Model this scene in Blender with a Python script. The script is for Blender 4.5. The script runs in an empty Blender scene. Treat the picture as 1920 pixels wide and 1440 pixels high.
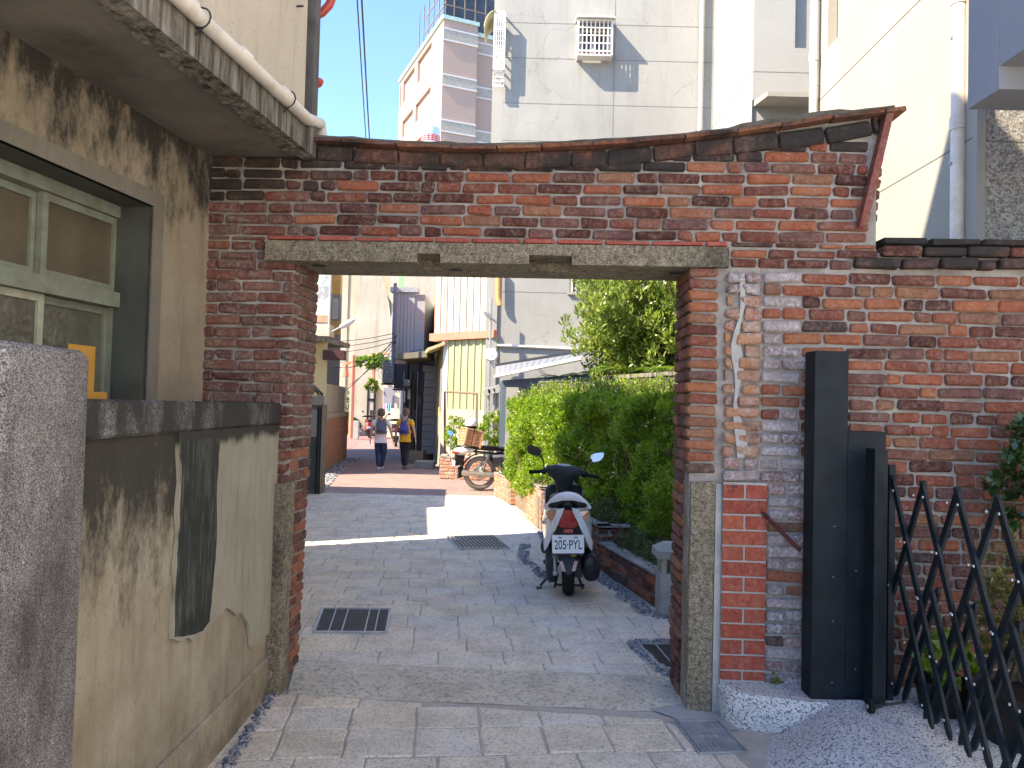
import bpy, bmesh, math, random
import numpy as np
from mathutils import Vector, Matrix, noise as mnoise
R_ = math.radians
random.seed(7); rs = np.random.RandomState(7)
scene = bpy.context.scene
# ------------------------------------------------------------------ camera
CAMH = 1.65; FPX = 1440.0; PIT = math.atan(43/1440); ROL = 0.025
camd = bpy.data.cameras.new('camera'); cam = bpy.data.objects.new('camera', camd)
scene.collection.objects.link(cam); scene.camera = cam
camd.sensor_width = 36.0; camd.lens = 36.0*FPX/1920.0; camd.clip_start = 0.05; camd.clip_end = 600
_F = Vector((0, math.cos(PIT), math.sin(PIT))); _U0 = Vector((0, -math.sin(PIT), math.cos(PIT))); _X = Vector((1, 0, 0))
_R = _X*math.cos(ROL)+_U0*math.sin(ROL); _U = _U0*math.cos(ROL)-_X*math.sin(ROL)
_C = Vector((0, 0, CAMH))
cam.matrix_world = Matrix(((_R.x, _U.x, -_F.x, 0), (_R.y, _U.y, -_F.y, 0), (_R.z, _U.z, -_F.z, CAMH), (0, 0, 0, 1)))
# ------------------------------------------------------------------ light
SUN_AZ = R_(27.0)      # travel direction, measured from +X towards +Y
SUN_EL = R_(43.0)
world = bpy.data.worlds.new('World'); scene.world = world; world.use_nodes = True
wn = world.node_tree; wn.nodes.clear()
wo = wn.nodes.new('ShaderNodeOutputWorld'); wb = wn.nodes.new('ShaderNodeBackground'); ws = wn.nodes.new('ShaderNodeTexSky')
ws.sky_type = 'NISHITA'; ws.sun_disc = False; ws.sun_elevation = SUN_EL
# the sun stands at azimuth opposite its travel direction; sky rotation is clockwise from +Y
_sx, _sy = -math.cos(SUN_AZ), -math.sin(SUN_AZ)
ws.sun_rotation = math.atan2(_sx, _sy)
ws.air_density = 1.0; ws.dust_density = 0.2; ws.ozone_density = 4.0
wb.inputs['Strength'].default_value = 0.066
wt_ = wn.nodes.new('ShaderNodeMix'); wt_.data_type = 'RGBA'; wt_.blend_type = 'MULTIPLY'; wt_.inputs[0].default_value = 1.0; wt_.inputs[7].default_value = (.88, .90, 1.0, 1)   # whole-sky white balance
wn.links.new(ws.outputs[0], wt_.inputs[6]); wn.links.new(wt_.outputs[2], wb.inputs[0]); wn.links.new(wb.outputs[0], wo.inputs[0])
sd = bpy.data.lights.new('sun', 'SUN'); so = bpy.data.objects.new('sun', sd); scene.collection.objects.link(so)
sd.energy = 2.15; sd.angle = R_(0.6); sd.color = (1.0, 0.845, 0.64)
_tr = Vector((math.cos(SUN_AZ)*math.cos(SUN_EL), math.sin(SUN_AZ)*math.cos(SUN_EL), -math.sin(SUN_EL)))
so.rotation_euler = _tr.to_track_quat('-Z', 'Y').to_euler(); so.location = (-20, -10, 25)
scene.view_settings.view_transform = 'Standard'; scene.view_settings.look = 'None'
scene.view_settings.exposure = 2.95; scene.view_settings.gamma = 1.0; scene.view_settings.use_curve_mapping = False
scene.render.engine = 'CYCLES'
scene.cycles.max_bounces = 8; scene.cycles.diffuse_bounces = 4; scene.cycles.caustics_reflective = False; scene.cycles.caustics_refractive = False
# ------------------------------------------------------------------ helpers
def ray(x, y): return (_F*FPX+_R*(x-960)+_U*(720-y))
def atZ(x, y, z=0.0): d = ray(x, y); return _C+d*((z-CAMH)/d.z)
def atY(x, y, Y): d = ray(x, y); return _C+d*(Y/d.y)
def atX(x, y, X): d = ray(x, y); return _C+d*(X/d.x)
class Fr:
    """vertical plane: p0 on the ground, u along it, n its outward normal"""
    def __init__(s, p0, deg, flip=1):
        s.p = Vector((p0[0], p0[1], 0)); a = R_(deg)
        s.u = Vector((math.cos(a), math.sin(a), 0)); s.n = Vector((s.u.y, -s.u.x, 0))*flip
    def pt(s, u, z, d=0.0): q = s.p+s.u*u+s.n*d; return (q.x, q.y, z)
    def px(s, x, y, d=0.0):
        r = ray(x, y); p = s.p+s.n*d
        t = (p-_C).dot(s.n)/r.dot(s.n); q = _C+r*t
        return ((q-s.p).dot(s.u), q.z)
    def U(s, x, y, d=0.0): return s.px(x, y, d)[0]
    def Zz(s, x, y, d=0.0): return s.px(x, y, d)[1]
TH = {}
def tag(o, label=None, cat=None, group=None, kind=None):
    if label: o['label'] = label
    if cat: o['category'] = cat
    if group: o['group'] = group
    if kind: o['kind'] = kind
    return o
def thing(name, label, cat, loc=(0, 0, 0), rz=0.0, group=None):
    o = bpy.data.objects.new(name, None); scene.collection.objects.link(o)
    o.location = loc; o.rotation_euler = (0, 0, rz); o.empty_display_size = 0.2
    TH[o.name] = Matrix.Translation(Vector(loc)) @ Matrix.Rotation(rz, 4, 'Z')
    return tag(o, label, cat, group)
def wmat(o):
    return TH.get(o.name, Matrix.Identity(4))
def adopt(o, parent, world=True):
    """parent keeps o where its world coordinates put it"""
    o.parent = parent
    W = TH.get(parent.name, Matrix.Identity(4))
    if world: o.matrix_parent_inverse = W.inverted(); TH[o.name] = Matrix.Translation(o.location)
    else: TH[o.name] = W @ Matrix.Translation(o.location)
class MB:
    def __init__(s): s.v = []; s.f = []; s.mi = []
    def add(s, vs, fs, m=0):
        b = len(s.v); s.v += [tuple(v) for v in vs]; s.f += [tuple(i+b for i in f) for f in fs]; s.mi += [m]*len(fs); return s
    def hexa(s, p, m=0):  # 8 pts: bottom 0-3 ccw, top 4-7
        return s.add(p, [(0, 3, 2, 1), (4, 5, 6, 7), (0, 1, 5, 4), (1, 2, 6, 5), (2, 3, 7, 6), (3, 0, 4, 7)], m)
    def box(s, x0, x1, y0, y1, z0, z1, m=0):
        return s.hexa([(x0, y0, z0), (x1, y0, z0), (x1, y1, z0), (x0, y1, z0), (x0, y0, z1), (x1, y0, z1), (x1, y1, z1), (x0, y1, z1)], m)
    def fbox(s, fr, u0, u1, z0, z1, d0, d1, m=0):
        P = fr.pt
        return s.hexa([P(u0, z0, d1), P(u1, z0, d1), P(u1, z0, d0), P(u0, z0, d0), P(u0, z1, d1), P(u1, z1, d1), P(u1, z1, d0), P(u0, z1, d0)], m)
    def cham(s, x0, x1, y0, y1, z0, z1, c=0.006, jit=0.0, m=0, rng=random):
        X = (x0, x1); Y = (y0, y1); Z = (z0, z1); vs = []; ix = {}
        for i in (0, 1):
            for j in (0, 1):
                for k in (0, 1):
                    q = Vector((X[i], Y[j], Z[k])); sx, sy, sz = (1-2*i)*c, (1-2*j)*c, (1-2*k)*c
                    if jit: q = q+Vector([rng.uniform(-jit, jit) for _ in range(3)])
                    for a, off in enumerate(((0, sy, sz), (sx, 0, sz), (sx, sy, 0))):
                        ix[(i, j, k, a)] = len(vs); vs.append(tuple(q+Vector(off)))
        g = lambda i, j, k, a: ix[(i, j, k, a)]
        fs = []
        for i in (0, 1): fs.append([g(i, 0, 0, 0), g(i, 1, 0, 0), g(i, 1, 1, 0), g(i, 0, 1, 0)])
        for j in (0, 1): fs.append([g(0, j, 0, 1), g(1, j, 0, 1), g(1, j, 1, 1), g(0, j, 1, 1)])
        for k in (0, 1): fs.append([g(0, 0, k, 2), g(1, 0, k, 2), g(1, 1, k, 2), g(0, 1, k, 2)])
        for i in (0, 1):
            for j in (0, 1):
                fs.append([g(i, j, 0, 0), g(i, j, 1, 0), g(i, j, 1, 1), g(i, j, 0, 1)])
                fs.append([g(i, 0, j, 0), g(i, 1, j, 0), g(i, 1, j, 2), g(i, 0, j, 2)])
                fs.append([g(0, i, j, 1), g(1, i, j, 1), g(1, i, j, 2), g(0, i, j, 2)])
                for k in (0, 1): fs.append([g(i, j, k, 0), g(i, j, k, 1), g(i, j, k, 2)])
        return s.add(vs, fs, m)
    def prism(s, poly, z0, z1, m=0):
        n = len(poly)
        vs = [(p[0], p[1], z0) for p in poly]+[(p[0], p[1], z1) for p in poly]
        return s.add(vs, [tuple(range(n-1, -1, -1)), tuple(range(n, 2*n))]+[(i, (i+1) % n, n+(i+1) % n, n+i) for i in range(n)], m)
    def fprism(s, fr, poly, d0, d1, m=0):
        n = len(poly)
        vs = [fr.pt(p[0], p[1], d0) for p in poly]+[fr.pt(p[0], p[1], d1) for p in poly]
        return s.add(vs, [tuple(range(n-1, -1, -1)), tuple(range(n, 2*n))]+[(i, (i+1) % n, n+(i+1) % n, n+i) for i in range(n)], m)
    def tube(s, pts, r, n=8, cap=True, m=0, sq=None):
        pts = [Vector(p) for p in pts]; rr = r if isinstance(r, (list, tuple)) else [r]*len(pts); vs = []; fs = []
        prev = None
        for i, p in enumerate(pts):
            t = (pts[min(i+1, len(pts)-1)]-pts[max(i-1, 0)]).normalized()
            if prev is None:
                a = Vector((0, 0, 1)) if abs(t.z) < 0.9 else Vector((1, 0, 0)); a = (a-t*a.dot(t)).normalized()
            else: a = (prev-t*prev.dot(t)).normalized()
            prev = a; b = t.cross(a)
            for k in range(n):
                th = 2*math.pi*k/n+(math.pi/4 if n == 4 else 0)
                vs.append(tuple(p+a*(math.cos(th)*rr[i])+b*(math.sin(th)*rr[i]*(sq or 1))))
        for i in range(len(pts)-1):
            for k in range(n): fs.append((i*n+k, i*n+(k+1) % n, (i+1)*n+(k+1) % n, (i+1)*n+k))
        if cap: fs.append(tuple(range(n-1, -1, -1))); fs.append(tuple(range((len(pts)-1)*n, len(pts)*n)))
        return s.add(vs, fs, m)
    def lathe(s, prof, c=(0, 0, 0), axis='z', n=16, m=0):
        vs = []; fs = []
        for r, h in prof:
            for k in range(n):
                a = 2*math.pi*k/n; x, y = r*math.cos(a), r*math.sin(a)
                q = {'z': (x, y, h), 'x': (h, x, y), 'y': (x, h, y)}[axis]; vs.append((q[0]+c[0], q[1]+c[1], q[2]+c[2]))
        for i in range(len(prof)-1):
            for k in range(n): fs.append((i*n+k, i*n+(k+1) % n, (i+1)*n+(k+1) % n, (i+1)*n+k))
        fs.append(tuple(range(n-1, -1, -1))); fs.append(tuple(range((len(prof)-1)*n, len(prof)*n)))
        return s.add(vs, fs, m)
    def ball(s, c, r, nu=12, nv=8, m=0, zr=(0, 1), rot=None):
        r = r if isinstance(r, (tuple, list)) else (r, r, r); vs = []; fs = []
        a0, a1 = zr
        for j in range(nv+1):
            ph = math.pi*(a0+(a1-a0)*j/nv)
            for i in range(nu):
                th = 2*math.pi*i/nu; q = Vector((r[0]*math.sin(ph)*math.cos(th), r[1]*math.sin(ph)*math.sin(th), r[2]*math.cos(ph)))
                if rot: q = rot @ q
                vs.append((c[0]+q.x, c[1]+q.y, c[2]+q.z))
        for j in range(nv):
            for i in range(nu): fs.append((j*nu+i, (j+1)*nu+i, (j+1)*nu+(i+1) % nu, j*nu+(i+1) % nu))
        return s.add(vs, fs, m)
    def facade(s, fr, u0, u1, z0, z1, holes=(), depth=0.15, m=0, mr=None):
        us = sorted({u0, u1, *[h[0] for h in holes], *[h[1] for h in holes]}); zs = sorted({z0, z1, *[h[2] for h in holes], *[h[3] for h in holes]})
        for a, b in zip(us, us[1:]):
            for c, d in zip(zs, zs[1:]):
                um, zm = (a+b)/2, (c+d)/2
                if any(h[0] < um < h[1] and h[2] < zm < h[3] for h in holes): continue
                s.add([fr.pt(a, c), fr.pt(b, c), fr.pt(b, d), fr.pt(a, d)], [(0, 1, 2, 3)], m)
        for h in holes:
            c = [(h[0], h[2]), (h[1], h[2]), (h[1], h[3]), (h[0], h[3])]
            for i in range(4):
                p, q = c[i], c[(i+1) % 4]
                s.add([fr.pt(*p), fr.pt(*q), fr.pt(*q, -depth), fr.pt(*p, -depth)], [(0, 1, 2, 3)], m if mr is None else mr)
        return s
    def build(s, name, mats, parent=None, world=True, smooth=False, kind=None, fix=True):
        if not isinstance(mats, (list, tuple)): mats = [mats]
        A = np.array(s.v, dtype=np.float64); c = (A.min(0)+A.max(0))/2
        me = bpy.data.meshes.new(name); me.from_pydata((A-c).tolist(), [], s.f)
        for mm in mats: me.materials.append(mm)
        if len(mats) > 1: me.polygons.foreach_set('material_index', s.mi)
        if fix:
            bm = bmesh.new(); bm.from_mesh(me); bmesh.ops.recalc_face_normals(bm, faces=bm.faces); bm.to_mesh(me); bm.free()
        if smooth:
            me.polygons.foreach_set('use_smooth', [True]*len(me.polygons))
            if smooth is not True: me.set_sharp_from_angle(angle=R_(smooth))
        me.update()
        o = bpy.data.objects.new(name, me); scene.collection.objects.link(o); o.location = Vector(c)
        if parent is not None: adopt(o, parent, world)
        else: TH[o.name] = Matrix.Translation(Vector(c))
        if kind: o['kind'] = kind
        return o
def fastmesh(name, V, Fq, mat, parent=None, kind=None, world=True):
    """V (n,3) array, Fq (m,4) int array"""
    V = np.asarray(V, dtype=np.float32); c = (V.min(0)+V.max(0))/2
    me = bpy.data.meshes.new(name); k = Fq.shape[1]
    me.vertices.add(len(V)); me.vertices.foreach_set('co', (V-c).ravel())
    me.loops.add(Fq.size); me.loops.foreach_set('vertex_index', Fq.astype(np.int32).ravel())
    me.polygons.add(len(Fq)); me.polygons.foreach_set('loop_start', np.arange(0, Fq.size, k, dtype=np.int32))
    me.update(calc_edges=True); me.materials.append(mat)
    o = bpy.data.objects.new(name, me); scene.collection.objects.link(o); o.location = Vector([float(q) for q in c])
    if parent is not None: adopt(o, parent, world)
    else: TH[o.name] = Matrix.Translation(o.location)
    if kind: o['kind'] = kind
    return o
def interp(tab, u):
    if u <= tab[0][0]: return tab[0][1]
    for (a, b), (c, d) in zip(tab, tab[1:]):
        if u <= c: return b+(d-b)*(u-a)/(c-a)
    return tab[-1][1]
def clip_poly(sub, clip):
    """Sutherland-Hodgman, clip convex ccw"""
    out = list(sub)
    for i in range(len(clip)):
        a, b = clip[i], clip[(i+1) % len(clip)]; inp = out; out = []
        if not inp: return []
        ins = lambda p: (b[0]-a[0])*(p[1]-a[1])-(b[1]-a[1])*(p[0]-a[0]) >= 0
        for j in range(len(inp)):
            p, q = inp[j-1], inp[j]; ip, iq = ins(p), ins(q)
            if ip != iq:
                dx, dy = q[0]-p[0], q[1]-p[1]; ex, ey = b[0]-a[0], b[1]-a[1]
                den = dx*ey-dy*ex
                if abs(den) > 1e-12:
                    t = ((a[0]-p[0])*ey-(a[1]-p[1])*ex)/den; out.append((p[0]+dx*t, p[1]+dy*t))
            if iq: out.append(q)
    return out
def area(p): return 0.5*sum(p[i-1][0]*p[i][1]-p[i][0]*p[i-1][1] for i in range(len(p)))
# ------------------------------------------------------------------ materials
class NT:
    def __init__(s, name):
        s.m = bpy.data.materials.new(name); s.m.use_nodes = True; s.t = s.m.node_tree
        s.b = s.t.nodes['Principled BSDF']; s.o = s.t.nodes['Material Output']; s._p = None
    def n(s, ty, props=None, **inp):
        nd = s.t.nodes.new('ShaderNode'+ty)
        for k, v in (props or {}).items(): setattr(nd, k, v)
        for k, v in inp.items():
            k = {'F': 'Factor', 'V': 'Vector', 'S': 'Scale', 'D': 'Detail', 'Rg': 'Roughness'}.get(k, k)
            sk = nd.inputs[int(k[1:])] if k[0] == 'i' and k[1:].isdigit() else nd.inputs[k.replace('_', ' ')]
            s.set(sk, v)
        return nd
    def set(s, sk, v):
        if isinstance(v, bpy.types.NodeSocket): s.t.links.new(v, sk)
        elif isinstance(v, (tuple, list)) and len(v) == 3 and sk.type == 'RGBA': sk.default_value = (*v, 1)
        else: sk.default_value = v
    def pos(s):
        if s._p is None: s._p = s.n('NewGeometry')
        return s._p.outputs['Position']
    def isl(s): s.pos(); return s._p.outputs['Random Per Island']
    def mapv(s, sc=(1, 1, 1), v=None, loc=(0, 0, 0), rot=(0, 0, 0)):
        return s.n('Mapping', Vector=v or s.pos(), Scale=sc, Location=loc, Rotation=rot).outputs[0]
    def noise(s, sc, det=4, rg=.55, v=None, dist=0.0):
        return s.n('TexNoise', Vector=v or s.pos(), S=sc, D=det, Rg=rg, Distortion=dist).outputs[0]
    def vor(s, sc, v=None, feat='F1', out='Distance', rand=1.0):
        return s.n('TexVoronoi', {'feature': feat}, Vector=v or s.pos(), S=sc, Randomness=rand).outputs[out]
    def ramp(s, f, stops, interp='LINEAR'):
        nd = s.n('ValToRGB', i0=f); cr = nd.color_ramp; cr.interpolation = interp
        while len(cr.elements) < len(stops): cr.elements.new(0.5)
        for e, (p, c) in zip(cr.elements, stops):
            e.position = p; e.color = (c, c, c, 1) if isinstance(c, (int, float)) else (*c, 1)
        return nd.outputs[0]
    def mix(s, f, a, b, mode='MIX'):
        nd = s.n('Mix', {'data_type': 'RGBA', 'blend_type': mode}); s.set(nd.inputs[0], f); s.set(nd.inputs[6], a); s.set(nd.inputs[7], b)
        return nd.outputs[2]
    def math(s, op, a, b=0.0, clamp=False):
        nd = s.n('Math', {'operation': op, 'use_clamp': clamp}); s.set(nd.inputs[0], a); s.set(nd.inputs[1], b); return nd.outputs[0]
    def sep(s, v=None): return s.n('SeparateXYZ', i0=v or s.pos()).outputs
    def bump(s, h, st=0.3, dist=0.01, nrm=None):
        nd = s.n('Bump', Strength=st, Distance=dist, Height=h)
        if nrm: s.set(nd.inputs['Normal'], nrm)
        return nd.outputs[0]
    def fin(s, col=None, rough=0.8, metal=0.0, nrm=None, spec=None, coat=None):
        if col is not None: s.set(s.b.inputs['Base Color'], col)
        s.set(s.b.inputs['Roughness'], rough); s.set(s.b.inputs['Metallic'], metal)
        if nrm: s.set(s.b.inputs['Normal'], nrm)
        if spec is not None: s.set(s.b.inputs['Specular IOR Level'], spec)
        if coat is not None: s.set(s.b.inputs['Coat Weight'], coat); s.set(s.b.inputs['Coat Roughness'], 0.08)
        return s.m
    def rnd(s):
        a = s.n('ObjectInfo').outputs['Random']
        return s.math('FRACT', s.math('ADD', a, s.isl()))
def M_plain(name, col, rough=0.6, metal=0.0, var=0.12, sc=6.0, bump=0.0, bsc=60.0, coat=None, dirt=None, spec=None):
    t = NT(name); n = t.noise(sc, 5)
    c = t.mix(t.ramp(n, [(0.3, 0.0), (0.7, 1.0)]), tuple(q*(1-var) for q in col), tuple(min(1, q*(1+var)) for q in col))
    if dirt:
        c = t.mix(t.ramp(t.noise(sc*.6, 8, .7), [(0.5, 0.0), (0.72, 0.6)]), c, dirt)
    nr = t.bump(t.noise(bsc, 4), bump, 0.004) if bump else None
    return t.fin(c, rough, metal, nr, coat=coat, spec=spec)
def M_brick(name, stops, smear=0.5, smear_col=(.36, .34, .31), soot=0.0, bump=0.6, patch=.45):
    t = NT(name); r = t.rnd()
    base = t.ramp(r, stops)
    v = t.noise(14, 6, .65)
    base = t.mix(t.ramp(v, [(0.35, 0), (0.7, patch)]), base, t.mix(1.0, base, (.5, .42, .42), 'MULTIPLY'))
    base = t.mix(t.ramp(t.noise(38, 4, .6), [(0.48, 0), (0.68, .45)]), base, t.mix(.4, base, (.62, .32, .20)))
    base = t.mix(t.ramp(t.noise(70, 5, .7), [(0.54, 0), (0.66, .7)]), base, t.mix(1.0, base, (.3, .26, .25), 'MULTIPLY'))
    sm = t.ramp(t.noise(9, 8, .72), [(0.5-.12*smear, 0), (0.68-.08*smear, 1)])
    sm2 = t.ramp(t.noise(55, 5, .7), [(0.42, 0), (0.62, 1)])
    base = t.mix(t.math('MULTIPLY', t.math('MULTIPLY', sm, sm2), min(1, smear*1.3)), base, smear_col)
    if soot: base = t.mix(t.ramp(t.noise(4, 7, .7), [(0.62-.25*soot, 0), (0.75-.2*soot, .92)]), base, (.022, .021, .02))
    h = t.math('ADD', t.noise(26, 6, .65), t.math('MULTIPLY', t.noise(120, 4, .7), .5))
    return t.fin(base, 0.88, 0, t.bump(h, bump, 0.012), spec=.3)
RED = [(0.0, (.06, .022, .02)), (.14, (.105, .035, .028)), (.28, (.20, .066, .046)), (.42, (.28, .082, .044)), (.55, (.34, .108, .054)), (.66, (.39, .15, .07)),
       (.74, (.17, .078, .066)), (.84, (.135, .066, .064)), (.92, (.32, .155, .08)), (.955, (.05, .042, .044)), (1.0, (.14, .045, .034))]
MT = {}
MT['brick'] = M_brick('old_red_brick', RED, .5, (.33, .25, .20), bump=1.5, patch=.6)
MT['brick_top'] = M_brick('weathered_shaded_coping_brick', [(0, (.025, .019, .018)), (.3, (.06, .032, .026)), (.6, (.12, .055, .04)), (.8, (.065, .042, .038)), (1, (.13, .055, .038))], .35, (.2, .18, .16), soot=1.1)  # weathered brick, blackened further to paint in shade under the capping tiles
MT['brick_pier'] = M_brick('rough_pier_brick', [(0, (.09, .034, .03)), (.3, (.14, .05, .04)), (.6, (.175, .06, .045)), (.8, (.13, .07, .058)), (1, (.2, .08, .052))], .8, (.24, .205, .18), bump=1.0)
MT['brick_white'] = M_brick('limewashed_brick', [(0, (.15, .085, .075)), (.3, (.24, .20, .19)), (.6, (.3, .26, .25)), (.85, (.24, .12, .10)), (1, (.32, .28, .26))], 1.4, (.42, .42, .43))
MT['brick_orange'] = M_brick('eroded_orange_brick', [(0, (.32, .16, .09)), (.35, (.42, .22, .12)), (.6, (.36, .15, .10)), (.85, (.4, .25, .16)), (1, (.25, .14, .11))], .8, (.42, .40, .38), soot=.12, bump=1.0)
MT['brick_new'] = M_brick('smooth_new_red_brick', [(0, (.22, .045, .028)), (.4, (.29, .062, .036)), (.7, (.24, .05, .03)), (1, (.31, .08, .042))], .3, (.32, .19, .16), bump=.15, patch=.2)
MT['brick_warm'] = M_brick('sun_tinted_brick', [(0, (.36, .14, .08)), (.4, (.43, .19, .11)), (.7, (.38, .2, .13)), (1, (.46, .24, .15))], .5, (.5, .42, .34))  # lighter copy of the brick with sunlight put into its colour
def m_mortar(name, a, b, soot=0):
    t = NT(name); c = t.mix(t.ramp(t.noise(7, 6, .65), [(.35, 0), (.65, 1)]), a, b)
    if soot: c = t.mix(t.ramp(t.noise(3, 7, .7), [(0.5-.1*soot, 0), (0.7, soot)]), c, (.03, .03, .028))
    h = t.math('ADD', t.noise(90, 5, .7), t.noise(22, 4, .6))
    return t.fin(c, .95, 0, t.bump(h, .7, .01), spec=.2)
MT['mortar'] = m_mortar('lime_mortar', (.22, .20, .18), (.38, .355, .32), .4)
MT['mortar_dark'] = m_mortar('dark_mortar', (.12, .115, .105), (.24, .225, .21), .8)
MT['cement'] = m_mortar('pale_cement_smear', (.32, .31, .29), (.42, .41, .39))
def m_granite(name, cols, sc=160, stain=0.0, bump=.5, rough=.85):
    t = NT(name)
    v = t.vor(sc, out='Color'); g = t.n('SeparateColor', i0=v).outputs[0]
    c = t.ramp(g, cols)
    c = t.mix(t.ramp(t.noise(9, 6, .65), [(.35, 0), (.68, .45 if rough > .6 and sc != 150 else .12)]), c, t.mix(1, c, (.5, .46, .38), 'MULTIPLY'))
    if bump >= 1: c = t.mix(t.ramp(t.noise(34, 5, .75), [(.42, 0), (.62, .75)]), c, t.mix(1, c, (.33, .30, .27), 'MULTIPLY'))
    if stain:
        z = t.noise(2.2, 7, .7, v=t.mapv((1, 1, .45)))
        c = t.mix(t.ramp(z, [(.5-.16*(stain > .9), 0), (.66-.14*(stain > .9), stain)]), c, (.025, .022, .02))
    h = t.math('ADD', t.noise(sc*.6, 4, .7), t.math('MULTIPLY', t.noise(16, 5, .7), 1.5))
    return t.fin(c, rough, 0, t.bump(h, bump, .012), spec=.35)
MT['granite'] = m_granite('yellow_grey_granite', [(0, (.09, .075, .05)), (.2, (.22, .19, .13)), (.45, (.33, .29, .21)), (.8, (.40, .36, .265)), (1, (.48, .43, .33))], 210, .6, 1.0)
MT['post_granite'] = m_granite('pinkish_terrazzo_granite', [(0, (.04, .036, .035)), (.25, (.10, .09, .088)), (.5, (.19, .175, .17)), (.8, (.25, .235, .23)), (1, (.40, .38, .37))], 300, .75, .25)
MT['coping_granite'] = m_granite('blackened_granolithic', [(0, (.05, .05, .05)), (.3, (.16, .155, .15)), (.6, (.28, .27, .26)), (1, (.42, .41, .4))], 190, .97, .4)
MT['terrazzo'] = m_granite('pebble_wash_terrazzo', [(0, (.10, .105, .115)), (.18, (.18, .19, .21)), (.28, (.50, .49, .47)), (.8, (.62, .60, .58)), (1, (.70, .68, .65))], 150, .0, .5)
def m_paving(name, cols, sc=110, bump=1.0):
    t = NT(name); r = t.rnd()
    c = t.ramp(r, cols)
    g = t.n('SeparateColor', i0=t.vor(sc, out='Color')).outputs[0]
    c = t.mix(.5, c, t.ramp(g, [(0, .08), (.12, .25), (.24, .62), (1, .92)]), 'MULTIPLY')
    c = t.mix(1.0, c, (1.42, 1.4, 1.38), 'MULTIPLY')
    c = t.mix(t.ramp(t.noise(3.0, 8, .7), [(.42, 0), (.70, .7)]), c, t.mix(1, c, (.55, .54, .53), 'MULTIPLY'))
    h = t.math('ADD', t.noise(70, 5, .75), t.math('MULTIPLY', t.noise(24, 5, .6), 1.2))
    return t.fin(c, .9, 0, t.bump(h, bump, .012), spec=.3)
MT['paving'] = m_paving('chiselled_granite_paving', [(0, (.66, .58, .455)), (.3, (.64, .58, .48)), (.55, (.70, .60, .45)), (.75, (.61, .57, .50)), (1, (.69, .58, .47))])
MT['joint'] = m_mortar('paving_joint', (.38, .34, .29), (.48, .43, .37), .2)
MT['threshold'] = m_paving('rough_hammered_threshold', [(0, (.70, .64, .53)), (1, (.72, .66, .55))], 60, 1.8)
MT['redpave'] = M_brick('clay_paver', [(0, (.28, .195, .175)), (.3, (.33, .23, .21)), (.6, (.30, .23, .21)), (1, (.35, .25, .22))], .15, (.4, .36, .33), bump=.3, patch=.25)
MT['pebble'] = m_granite('dark_river_pebble', [(0, (.07, .08, .10)), (.5, (.17, .18, .2)), (1, (.34, .34, .34))], 40, 0, .1, .5)
def m_plaster(name, a, b, streak=.5, streak_col=(.05, .05, .045), top=None, low=None, bump=.35, sc=1.5, speck=0, st0=.0):
    """painted / rendered wall with rain streaks; top=(z,h) extra grime, or painted canopy shade, hanging from a height"""
    t = NT(name)
    c = t.mix(t.ramp(t.noise(sc, 7, .65), [(.32, 0), (.68, 1)]), a, b)
    if streak:
        s_ = t.noise(1.0, 8, .68, v=t.mapv((7*sc, 7*sc, .9*sc)))
        c = t.mix(t.ramp(s_, [(.5-st0, 0), (.78-st0, streak)]), c, streak_col)
    if top:
        z = t.sep()[2]
        g = t.n('MapRange', Value=z, i1=top[0]-top[1], i2=top[0], i3=0.0, i4=1.0).outputs[0]
        nn = t.math('ADD', t.noise(2.4, 9, .75, v=t.mapv((2.2, 2.2, 1.3))), t.math('MULTIPLY', t.math('SUBTRACT', g, .55), .62))
        nn = t.math('ADD', nn, t.math('MULTIPLY', t.math('SUBTRACT', t.noise(1.0, 9, .78, v=t.mapv((15, 15, 4.5))), .5), .5))
        c = t.mix(t.ramp(nn, [(.42, 0), (.52, .35), (.66, .93)]), c, (.020, .019, .016))
    if low:
        z = t.sep()[2]
        g = t.n('MapRange', Value=z, i1=low, i2=0.0, i3=0.0, i4=1.0).outputs[0]
        c = t.mix(t.math('MULTIPLY', g, t.ramp(t.noise(4, 7, .7), [(.4, 0), (.62, .8)])), c, (.09, .075, .05))
    if speck: c = t.mix(t.ramp(t.vor(38), [(0, 1), (.10, 1), (.16, 0)]), c, t.mix(.6, c, (.10, .08, .05)))
    h = t.math('ADD', t.noise(45, 6, .7), t.math('MULTIPLY', t.noise(5, 5, .6), 1.5))
    return t.fin(c, .9, 0, t.bump(h, bump, .01), spec=.3)
MT['lowwall'] = m_plaster('stained_yellow_plaster', (.22, .185, .125), (.38, .335, .25), .6, (.13, .095, .055), top=(1.5, 1.0), low=.5, sc=2.2, bump=.5, speck=1)
MT['lowwall_skin'] = m_plaster('grey_green_plaster_skin', (.25, .235, .18), (.33, .31, .24), .7, (.12, .11, .085), top=(1.5, .10), sc=2.6, bump=.3)
MT['darkskin'] = m_plaster('black_algae_streak', (.014, .019, .016), (.035, .038, .032), .9, (.15, .145, .125), sc=6, bump=.4)
MT['house_wall'] = m_plaster('weathered_cream_plaster', (.19, .155, .105), (.31, .26, .19), .6, (.10, .075, .045), top=(3.25, 1.1), sc=1.4, speck=1)  # dark top band: mould plus the canopy's shade painted into the colour
MT['house_trim'] = m_plaster('grey_cement_trim', (.13, .12, .095), (.18, .165, .135), .3, sc=3)
MT['soffit'] = m_plaster('shade_darkened_soffit', (.05, .046, .04), (.19, .175, .15), 0, sc=1.6, bump=.5)  # colour darkened to stand in for contact shade under the canopy
MT['fascia'] = m_plaster('mould_streaked_fascia', (.20, .185, .155), (.30, .28, .24), .97, (.02, .019, .016), sc=3.4, bump=.9, st0=.13)
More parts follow.
